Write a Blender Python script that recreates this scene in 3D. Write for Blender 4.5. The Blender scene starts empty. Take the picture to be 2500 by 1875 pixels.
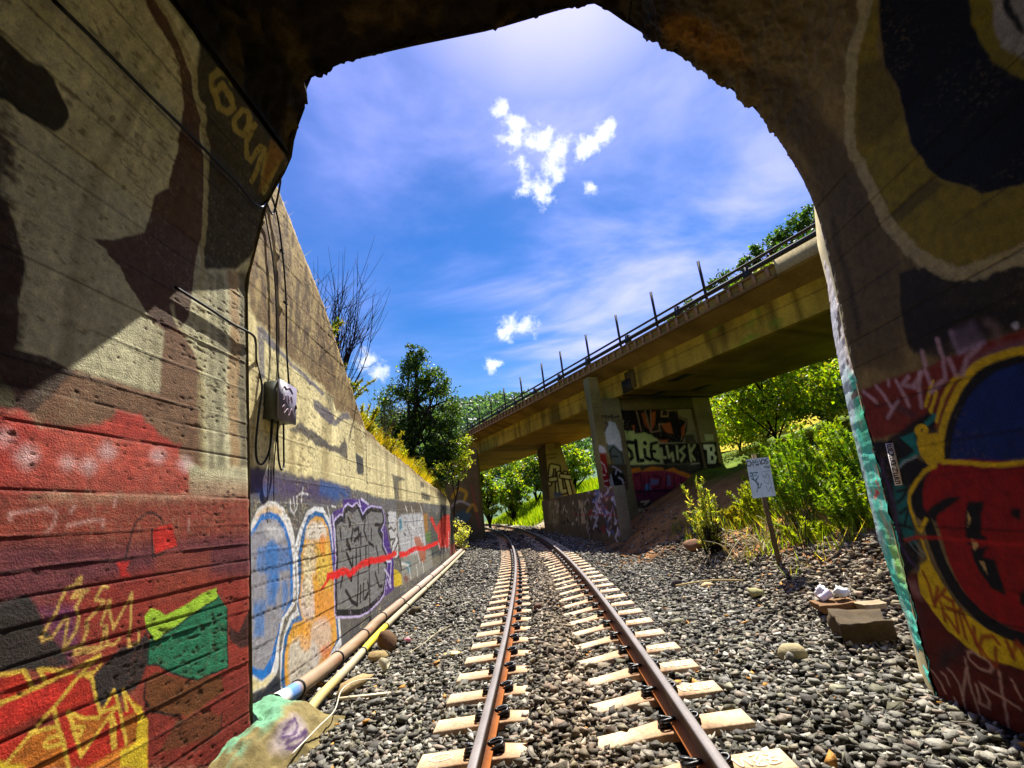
import bpy, math, random
import numpy as np
from mathutils import Vector, Matrix

SC = bpy.context.scene
COL = SC.collection
CZ = 1.75                                   # eye height over the ballast
# ------------------------------------------------------------------ camera
cam = bpy.data.cameras.new('camera')
cam.sensor_width = 36.0
cam.lens = 36.0 * 1140.29 / 2500.0
cam.clip_start = 0.05
cam.clip_end = 6000
camo = bpy.data.objects.new('camera', cam)
COL.objects.link(camo)
R_, U_, F_ = ((0.99116, 0.08011, -0.10577), (0.12313, -0.25872, 0.95807), (-0.04939, 0.96262, 0.26629))
mw = Matrix(((R_[0], U_[0], -F_[0]), (R_[1], U_[1], -F_[1]), (R_[2], U_[2], -F_[2]))).to_quaternion()
camo.rotation_mode = 'QUATERNION'
camo.rotation_quaternion = mw
camo.location = (0, 0, CZ)
SC.camera = camo
# ------------------------------------------------------------------ sun and sky
SUN_AZ, SUN_EL = math.radians(16.5), math.radians(59)
sdir = Vector((math.sin(SUN_AZ) * math.cos(SUN_EL), math.cos(SUN_AZ) * math.cos(SUN_EL), math.sin(SUN_EL)))
sl = bpy.data.lights.new('sun', 'SUN')
sl.energy = 5.0
sl.angle = math.radians(0.5)
sl.color = (1.0, 0.95, 0.85)
so = bpy.data.objects.new('sun', sl)
COL.objects.link(so)
so.rotation_mode = 'QUATERNION'
so.rotation_quaternion = sdir.to_track_quat('Z', 'Y')
so.location = (20, 20, 60)
SC.view_settings.view_transform = 'Standard'
SC.view_settings.look = 'None'
SC.view_settings.gamma = 1.0
SC.view_settings.use_curve_mapping = False
SC.view_settings.exposure = 1.32
W = bpy.data.worlds.new('World')
SC.world = W
W.use_nodes = True
nt = W.node_tree
nt.nodes.clear()


def N(t, tree=None, **kw):
    n = (tree or nt).nodes.new(t)
    for k, v in kw.items():
        setattr(n, k, v)
    return n


def LK(a, b, tree=None):
    (tree or nt).links.new(a, b)


def mth(op, a, b=None, c=None, tree=None, clamp=False):
    n = N('ShaderNodeMath', tree, operation=op, use_clamp=clamp)
    for i, v in enumerate((a, b, c)):
        if v is None:
            continue
        if isinstance(v, (int, float)):
            n.inputs[i].default_value = v
        else:
            LK(v, n.inputs[i], tree)
    return n.outputs[0]


def mixc(f, a, b, tree=None, mode='MIX'):
    n = N('ShaderNodeMix', tree, data_type='RGBA', blend_type=mode)
    for s, v in ((n.inputs[0], f), (n.inputs[6], a), (n.inputs[7], b)):
        if isinstance(v, (int, float)):
            s.default_value = v
        elif isinstance(v, tuple):
            s.default_value = v if len(v) == 4 else v + (1,)
        else:
            LK(v, s, tree)
    return n.outputs[2]


def smooth(x, lo, hi, tree=None):
    n = N('ShaderNodeMapRange', tree, interpolation_type='SMOOTHSTEP')
    LK(x, n.inputs[0], tree)
    n.inputs[1].default_value = lo
    n.inputs[2].default_value = hi
    return n.outputs[0]


sky = N('ShaderNodeTexSky', sky_type='NISHITA')
sky.sun_disc = False
sky.sun_elevation = SUN_EL
sky.sun_rotation = SUN_AZ
sky.air_density = 1.3
sky.dust_density = 0.3
sky.ozone_density = 3.0
hs = N('ShaderNodeHueSaturation')
hs.inputs['Saturation'].default_value = 1.5
hs.inputs['Hue'].default_value = 0.515
hs.inputs['Value'].default_value = 1.0
LK(sky.outputs[0], hs.inputs['Color'])
tc = N('ShaderNodeTexCoord')
dirv = tc.outputs['Generated']
# thin cirrus drawn out across the sky plane
sx = N('ShaderNodeSeparateXYZ')
LK(dirv, sx.inputs[0])
zz = mth('MAXIMUM', sx.outputs[2], 0.08)
cx = N('ShaderNodeCombineXYZ')
LK(mth('DIVIDE', sx.outputs[0], zz), cx.inputs[0])
LK(mth('DIVIDE', sx.outputs[1], zz), cx.inputs[1])
mp = N('ShaderNodeMapping')
mp.inputs['Rotation'].default_value = (0, 0, math.radians(35))
mp.inputs['Scale'].default_value = (0.75, 1.0, 1)
LK(cx.outputs[0], mp.inputs[0])
n1 = N('ShaderNodeTexNoise')
n1.inputs['Scale'].default_value = 1.25
n1.inputs['Detail'].default_value = 12
n1.inputs['Roughness'].default_value = 0.55
n1.inputs['Distortion'].default_value = 0.35
LK(mp.outputs[0], n1.inputs['Vector'])
cirr = mth('MULTIPLY', smooth(n1.outputs[0], 0.34, 0.78), 0.62)
# a brighter veil high up, towards the sun
vd = N('ShaderNodeVectorMath', operation='DISTANCE')
LK(dirv, vd.inputs[0])
vd.inputs[1].default_value = (0.08, 0.50, 0.86)
veil = mth('MULTIPLY', smooth(mth('ADD', vd.outputs['Value'], mth('MULTIPLY', n1.outputs[0], 0.25)), 0.48, 0.14), 0.75)
bank_ = smooth(mth('ADD', mth('DIVIDE', sx.outputs[0], zz), mth('MULTIPLY', mth('SUBTRACT', n1.outputs[0], 0.5), 1.2)), -0.55, 0.15)
cirr = mth('MULTIPLY', cirr, mth('ADD', mth('MULTIPLY', bank_, 0.95), 0.25))
cirr = mth('MAXIMUM', cirr, veil)
# cumulus puffs
n2 = N('ShaderNodeTexNoise')
n2.inputs['Scale'].default_value = 34
n2.inputs['Detail'].default_value = 8
n2.inputs['Roughness'].default_value = 0.62
LK(dirv, n2.inputs['Vector'])
n3 = N('ShaderNodeTexNoise')
n3.inputs['Scale'].default_value = 9
n3.inputs['Detail'].default_value = 3
LK(dirv, n3.inputs['Vector'])
PUFFS = [(0.0044, 0.6959, 0.7181, 0.012), (0.0178, 0.7093, 0.7047, 0.014), (0.0256, 0.717, 0.6966, 0.013), (0.0189, 0.7363, 0.6764, 0.02), (0.0436, 0.738, 0.6734, 0.022), (0.0741, 0.7408, 0.6677, 0.025), (0.095, 0.746, 0.6592, 0.022), (0.0881, 0.7621, 0.6415, 0.02), (0.0987, 0.7751, 0.624, 0.014), (0.0255, 0.7594, 0.6501, 0.016), (0.0331, 0.7864, 0.6168, 0.016), (0.0586, 0.7968, 0.6015, 0.02), (0.1393, 0.7515, 0.6448, 0.014), (0.1576, 0.741, 0.6528, 0.015), (0.1806, 0.7288, 0.6605, 0.015), (0.1913, 0.7196, 0.6675, 0.01), (0.1526, 0.7901, 0.5937, 0.012), (-0.0386, 0.9244, 0.3796, 0.02), (-0.0079, 0.9249, 0.3802, 0.018), (-0.0572, 0.9266, 0.3717, 0.012), (-0.0879, 0.9474, 0.3078, 0.014), (-0.077, 0.9473, 0.311, 0.01), (-0.3361, 0.8831, 0.3275, 0.018), (-0.3195, 0.895, 0.3113, 0.018)]
fmin = None
for (px, py, pz, pr) in PUFFS:
    dn = N('ShaderNodeVectorMath', operation='DISTANCE')
    LK(dirv, dn.inputs[0])
    dn.inputs[1].default_value = (px, py, pz)
    q = mth('DIVIDE', dn.outputs['Value'], pr)
    fmin = q if fmin is None else mth('SMOOTH_MIN', fmin, q, 0.35)
fn = mth('ADD', fmin, mth('MULTIPLY', mth('SUBTRACT', n2.outputs[0], 0.5), 5.2))
fn = mth('ADD', fn, mth('MULTIPLY', mth('SUBTRACT', n3.outputs[0], 0.5), 0.8))
puff = mth('MULTIPLY', smooth(fn, 1.55, -0.35), mth('ADD', 0.72, mth('MULTIPLY', n2.outputs[0], 0.5)), clamp=True)
skyc = mixc(cirr, hs.outputs[0], (8.4, 8.0, 15.8))
skyc = mixc(puff, skyc, (10.6, 10.9, 11.6))
bg = N('ShaderNodeBackground')
bg.inputs['Strength'].default_value = 0.053
LK(skyc, bg.inputs['Color'])
wo = N('ShaderNodeOutputWorld')
LK(bg.outputs[0], wo.inputs[0])

# ------------------------------------------------------------------ helpers
rng = np.random.default_rng(7)


def lin(c):
    c = np.asarray(c, float) / 255.0
    return np.where(c <= 0.04045, c / 12.92, ((c + 0.055) / 1.055) ** 2.4)


def _h(ix, iy, iz, seed):
    h = (ix.astype(np.uint32) * np.uint32(374761393) + iy.astype(np.uint32) * np.uint32(668265263)
         + iz.astype(np.uint32) * np.uint32(2246822519) + np.uint32((seed * 3266489917) & 0xffffffff))
    h = (h ^ (h >> np.uint32(13))) * np.uint32(1274126177)
    h = h ^ (h >> np.uint32(16))
    return (h & np.uint32(0xffffff)).astype(np.float32) / np.float32(0xffffff)


def vn(x, y, z=0.0, seed=1):
    x = np.asarray(x, np.float32)
    y = np.asarray(y, np.float32)
    z = np.zeros_like(x) + np.float32(z) if np.isscalar(z) else np.asarray(z, np.float32)
    fx, fy, fz = np.floor(x), np.floor(y), np.floor(z)
    ix, iy, iz = fx.astype(np.int64), fy.astype(np.int64), fz.astype(np.int64)
    tx, ty, tz = x - fx, y - fy, z - fz
    tx, ty, tz = tx * tx * (3 - 2 * tx), ty * ty * (3 - 2 * ty), tz * tz * (3 - 2 * tz)
    r = 0
    flat = np.all(tz == 0)
    for dz in ((0,) if flat else (0, 1)):
        wz = 1 if flat else (tz if dz else 1 - tz)
        a = _h(ix, iy, iz + dz, seed) * (1 - tx) + _h(ix + 1, iy, iz + dz, seed) * tx
        b = _h(ix, iy + 1, iz + dz, seed) * (1 - tx) + _h(ix + 1, iy + 1, iz + dz, seed) * tx
        r = r + wz * (a * (1 - ty) + b * ty)
    return r


def fbm(x, y, z=0.0, o=4, seed=1):
    r, a, s = 0, 0.5, 0
    for i in range(o):
        r = r + a * vn(np.asarray(x) * 2 ** i, np.asarray(y) * 2 ** i, z * 2 ** i, seed + i * 17)
        s += a
        a *= 0.55
    return r / s


def mesh_from(name, V, F, mat=None, col=None, smooth=False, mats=None, mi=None):
    """V (n,3); F a list of index arrays, each (m,3) or (m,4)."""
    me = bpy.data.meshes.new(name)
    V = np.asarray(V, np.float32)
    Fs = [np.asarray(f, np.int32) for f in (F if isinstance(F, list) else [F]) if len(f)]
    me.vertices.add(len(V))
    me.vertices.foreach_set('co', V.ravel())
    loops = np.concatenate([f.ravel() for f in Fs])
    tot = np.concatenate([np.full(len(f), f.shape[1], np.int32) for f in Fs])
    st = np.concatenate([[0], np.cumsum(tot)[:-1]]).astype(np.int32)
    me.loops.add(len(loops))
    me.loops.foreach_set('vertex_index', loops)
    me.polygons.add(len(tot))
    me.polygons.foreach_set('loop_start', st)
    if smooth:
        me.polygons.foreach_set('use_smooth', np.ones(len(tot), bool))
    if col is not None:
        a = me.color_attributes.new('Col', 'FLOAT_COLOR', 'POINT')
        c = np.ones((len(V), 4), np.float32)
        c[:, :3] = col
        a.data.foreach_set('color', c.ravel())
    for m in (mats or ([mat] if mat else [])):
        me.materials.append(m)
    if mi is not None:
        me.polygons.foreach_set('material_index', np.asarray(mi, np.int32))
    me.update(calc_edges=True)
    return me


def link(name, me, parent=None, label=None, cat=None, group=None, kind=None, loc=None):
    o = bpy.data.objects.new(name, me)
    COL.objects.link(o)
    if parent is not None:
        o.parent = parent
    if loc is not None:
        o.location = loc
    if label:
        o['label'] = label
    if cat:
        o['category'] = cat
    if group:
        o['group'] = group
    if kind:
        o['kind'] = kind
    return o


def thing(name, label, cat, loc=(0, 0, 0), group=None):
    return link(name, None, None, label, cat, group, None, loc)


class MB:
    """Collects shapes for one mesh."""

    def __init__(s):
        s.V, s.T, s.Q, s.C, s.n = [], [], [], [], 0

    def add(s, V, F, c=None):
        V = np.asarray(V, float)
        F = np.asarray(F, int)
        (s.T if F.shape[1] == 3 else s.Q).append(F + s.n)
        s.V.append(V)
        if c is not None:
            c = np.asarray(c, float)
            s.C.append(np.broadcast_to(c, (len(V), 3)))
        s.n += len(V)
        return s

    def box(s, x0, x1, y0, y1, z0, z1, c=None, fr=None):
        V = np.array([(x, y, z) for z in (z0, z1) for y in (y0, y1) for x in (x0, x1)], float)
        if fr is not None:
            V = fr(V)
        return s.add(V, [(0, 2, 3, 1), (4, 5, 7, 6), (0, 1, 5, 4), (2, 6, 7, 3), (0, 4, 6, 2), (1, 3, 7, 5)], c)

    def tube(s, pts, r, n=8, c=None, cap=True):
        V, F = tube(pts, r, n)
        s.add(V, F, c)
        if cap:
            k = len(pts)
            for a, rev in ((0, True), ((k - 1) * n, False)):
                q = list(range(a, a + n))
                q = q[::-1] if rev else q
                m = [(q[0], q[i], q[i + 1]) for i in range(1, n - 1)]
                s.T.append(np.asarray(m) + s.n - len(V))
        return s

    def mesh(s, name, mat, smooth=False):
        F = []
        if s.Q:
            F.append(np.concatenate(s.Q))
        if s.T:
            F.append(np.concatenate(s.T))
        return mesh_from(name, np.concatenate(s.V), F, mat, np.concatenate(s.C) if s.C else None, smooth)


def tube(pts, r, n=8):
    P = np.asarray(pts, float)
    k = len(P)
    r = np.broadcast_to(np.asarray(r, float), (k,))
    T = np.gradient(P, axis=0)
    T /= np.linalg.norm(T, axis=1)[:, None] + 1e-12
    up = np.array([0, 0, 1.0]) if abs(T[0, 2]) < 0.9 else np.array([1.0, 0, 0])
    V = []
    a = np.cross(up, T[0])
    a /= np.linalg.norm(a)
    for i in range(k):
        a = a - T[i] * (a @ T[i])
        a /= np.linalg.norm(a) + 1e-12
        b = np.cross(T[i], a)
        th = np.arange(n) * 2 * math.pi / n
        V.append(P[i] + r[i] * (np.cos(th)[:, None] * a + np.sin(th)[:, None] * b))
    F = [(i * n + j, i * n + (j + 1) % n, (i + 1) * n + (j + 1) % n, (i + 1) * n + j) for i in range(k - 1) for j in range(n)]
    return np.concatenate(V), np.array(F)


def grid_faces(nu, nv):
    i = np.arange(nu - 1)[:, None] * nv + np.arange(nv - 1)[None, :]
    i = i.ravel()
    return np.stack([i, i + nv, i + nv + 1, i + 1], 1)


def catmull(p, closed, k=6):
    p = np.asarray(p, float)
    n = len(p)
    out = []
    for i in range(n if closed else n - 1):
        if closed:
            a, b, c, d = p[(i - 1) % n], p[i], p[(i + 1) % n], p[(i + 2) % n]
        else:
            a, b, c, d = p[max(i - 1, 0)], p[i], p[i + 1], p[min(i + 2, n - 1)]
        for t in np.arange(k) / k:
            out.append(0.5 * (2 * b + (c - a) * t + (2 * a - 5 * b + 4 * c - d) * t * t + (3 * b - a - 3 * c + d) * t ** 3))
    if not closed:
        out.append(p[-1])
    return np.array(out)


def paint(u, v, col, ops, seed=3, wear=0.25, f=14.0):
    """Sprays flat paint shapes (polygons, strokes) into per-vertex colours of a wall."""
    u = np.asarray(u, np.float64)
    v = np.asarray(v, np.float64)
    nu = (fbm(u * f, v * f, 0.0, 3, seed) - 0.5) * 2
    nv = (fbm(u * f, v * f, 0.0, 3, seed + 5) - 0.5) * 2
    ws = fbm(u * 60, v * 60, 0.0, 2, seed + 9)
    wl = fbm(u * 3, v * 3, 0.0, 3, seed + 11)
    wearm = np.clip((ws - 0.62) * 8, 0, 1) * np.clip((wl - 0.4) * 4, 0, 1) * wear * 3
    for op in ops:
        kind, c, pts, soft, al, sm, j = op[:7]
        p = np.array(pts, float)
        if len(p) < 2:
            continue
        if sm and len(p) > 2:
            p = catmull(p, kind == 'P')
        wd = (op[7] / 2) if kind == 'L' else 0
        m = wd + soft + j * 1.5 + 0.01
        lo, hi = p.min(0) - m, p.max(0) + m
        idx = np.nonzero((u > lo[0]) & (u < hi[0]) & (v > lo[1]) & (v < hi[1]))[0]
        if not len(idx):
            continue
        x = u[idx] + nu[idx] * j
        y = v[idx] + nv[idx] * j
        d2 = np.full(len(idx), 1e9)
        ins = np.zeros(len(idx), bool)
        q = np.vstack([p, p[:1]]) if kind == 'P' else p
        for a, b in zip(q[:-1], q[1:]):
            ex, ey = b - a
            l2 = ex * ex + ey * ey + 1e-12
            t = np.clip(((x - a[0]) * ex + (y - a[1]) * ey) / l2, 0, 1)
            d2 = np.minimum(d2, (x - a[0] - t * ex) ** 2 + (y - a[1] - t * ey) ** 2)
            if kind == 'P' and ey != 0:
                cr = ((a[1] > y) != (b[1] > y)) & (x < ex * (y - a[1]) / ey + a[0])
                ins ^= cr
        d = np.sqrt(d2)
        d = np.where(ins, -d, d) if kind == 'P' else d - wd
        t = np.clip(0.5 - d / (2 * soft), 0, 1)
        t = t * t * (3 - 2 * t) * al * (1 - np.clip(wearm[idx], 0, 0.8))
        if soft > 0.03:
            t = t * (0.75 + 0.5 * ws[idx])
            t = np.clip(t, 0, 1)
        col[idx] = col[idx] * (1 - t[:, None]) + lin(c) * t[:, None]
    return col


# ------------------------------------------------------------------ materials
def material(name, base=None, rough=0.85, vcol=True, bump=0.25, scale=40.0, var=0.25, metal=0.0, spec=0.3, transl=0.0, obj=0.0, scale2=None, aniso=None):
    m = bpy.data.materials.new(name)
    m.use_nodes = True
    t = m.node_tree
    b = t.nodes['Principled BSDF']
    b.inputs['Roughness'].default_value = rough
    b.inputs['Metallic'].default_value = metal
    b.inputs['Specular IOR Level'].default_value = spec
    tcn = N('ShaderNodeTexCoord', t)
    mpn = N('ShaderNodeMapping', t)
    if aniso:
        mpn.inputs['Scale'].default_value = aniso
    LK(tcn.outputs['Object'], mpn.inputs[0], t)
    na = N('ShaderNodeTexNoise', t)
    na.inputs['Scale'].default_value = scale
    na.inputs['Detail'].default_value = 6
    na.inputs['Roughness'].default_value = 0.65
    LK(mpn.outputs[0], na.inputs['Vector'], t)
    nb = N('ShaderNodeTexNoise', t)
    nb.inputs['Scale'].default_value = scale2 or scale * 0.13
    nb.inputs['Detail'].default_value = 4
    LK(mpn.outputs[0], nb.inputs['Vector'], t)
    if vcol:
        a = N('ShaderNodeVertexColor', t)
        a.layer_name = 'Col'
        c = a.outputs[0]
    else:
        r = N('ShaderNodeRGB', t)
        r.outputs[0].default_value = tuple(lin(base)) + (1,)
        c = r.outputs[0]
    k = mth('ADD', mth('MULTIPLY', na.outputs[0], var * 3.2, tree=t), mth('MULTIPLY', nb.outputs[0], var * 3.2, tree=t), tree=t)
    k = mth('MAXIMUM', mth('ADD', k, 1 - 3.2 * var, tree=t), 0.12, tree=t)
    if obj:
        oi = N('ShaderNodeObjectInfo', t)
        k = mth('MULTIPLY', k, mth('ADD', mth('MULTIPLY', oi.outputs['Random'], obj), 1 - obj / 2, tree=t), tree=t)
    cc = mixc(1.0, c, k, t, 'MULTIPLY')
    LK(cc, b.inputs['Base Color'], t)
    if bump:
        bp = N('ShaderNodeBump', t)
        bp.inputs['Strength'].default_value = bump
        bp.inputs['Distance'].default_value = 0.01
        LK(na.outputs[0], bp.inputs['Height'], t)
        LK(bp.outputs[0], b.inputs['Normal'], t)
    if transl:
        tr = N('ShaderNodeBsdfTranslucent', t)
        LK(mixc(1.0, cc, (2.6, 2.35, 0.6), t, 'MULTIPLY'), tr.inputs[0], t)
        mx = N('ShaderNodeMixShader', t)
        mx.inputs[0].default_value = transl
        LK(b.outputs[0], mx.inputs[1], t)
        LK(tr.outputs[0], mx.inputs[2], t)
        LK(mx.outputs[0], t.nodes['Material Output'].inputs[0], t)
    return m


M_WALL = material('painted_concrete', rough=0.8, bump=0.85, scale=85, var=0.36, spec=0.22, scale2=16)
M_VAULT = material('sooty_vault', rough=0.95, bump=0.9, scale=30, var=0.5, spec=0.1)
M_FAR = material('bridge_concrete', rough=0.9, bump=0.5, scale=14, var=0.36, spec=0.15, scale2=0.9)
M_STONE = material('ballast_stone', rough=0.85, bump=0.7, scale=45, var=0.3, spec=0.25)
M_GROUND = material('ground_soil', rough=0.95, bump=0.8, scale=18, var=0.3, spec=0.1)
M_SLEEPER = material('sleeper_concrete', rough=0.9, bump=0.6, scale=26, var=0.42, obj=0.25, scale2=5)
M_RAIL = material('rail_steel', rough=0.5, bump=0.15, scale=30, var=0.2, spec=0.4)
M_CLIP = material('black_clip', (16, 14, 15), vcol=False, rough=0.38, bump=0.3, scale=60, spec=0.5)
M_LEAF = material('leaf', rough=0.5, bump=0, scale=3, var=0.25, spec=0.35, transl=0.42)
M_BARK = material('bark', rough=0.95, bump=0.8, scale=20, var=0.3)
M_METAL = material('painted_metal', rough=0.5, bump=0.08, scale=25, var=0.12, spec=0.4)
M_DARKM = material('dark_steel', (30, 27, 27), vcol=False, rough=0.6, bump=0.2, scale=20, var=0.2)
M_CABLE = material('black_cable', (14, 13, 13), vcol=False, rough=0.5, bump=0.1, scale=30)
M_RUBBISH = material('litter', rough=0.5, bump=0.2, scale=30, var=0.15)

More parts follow.
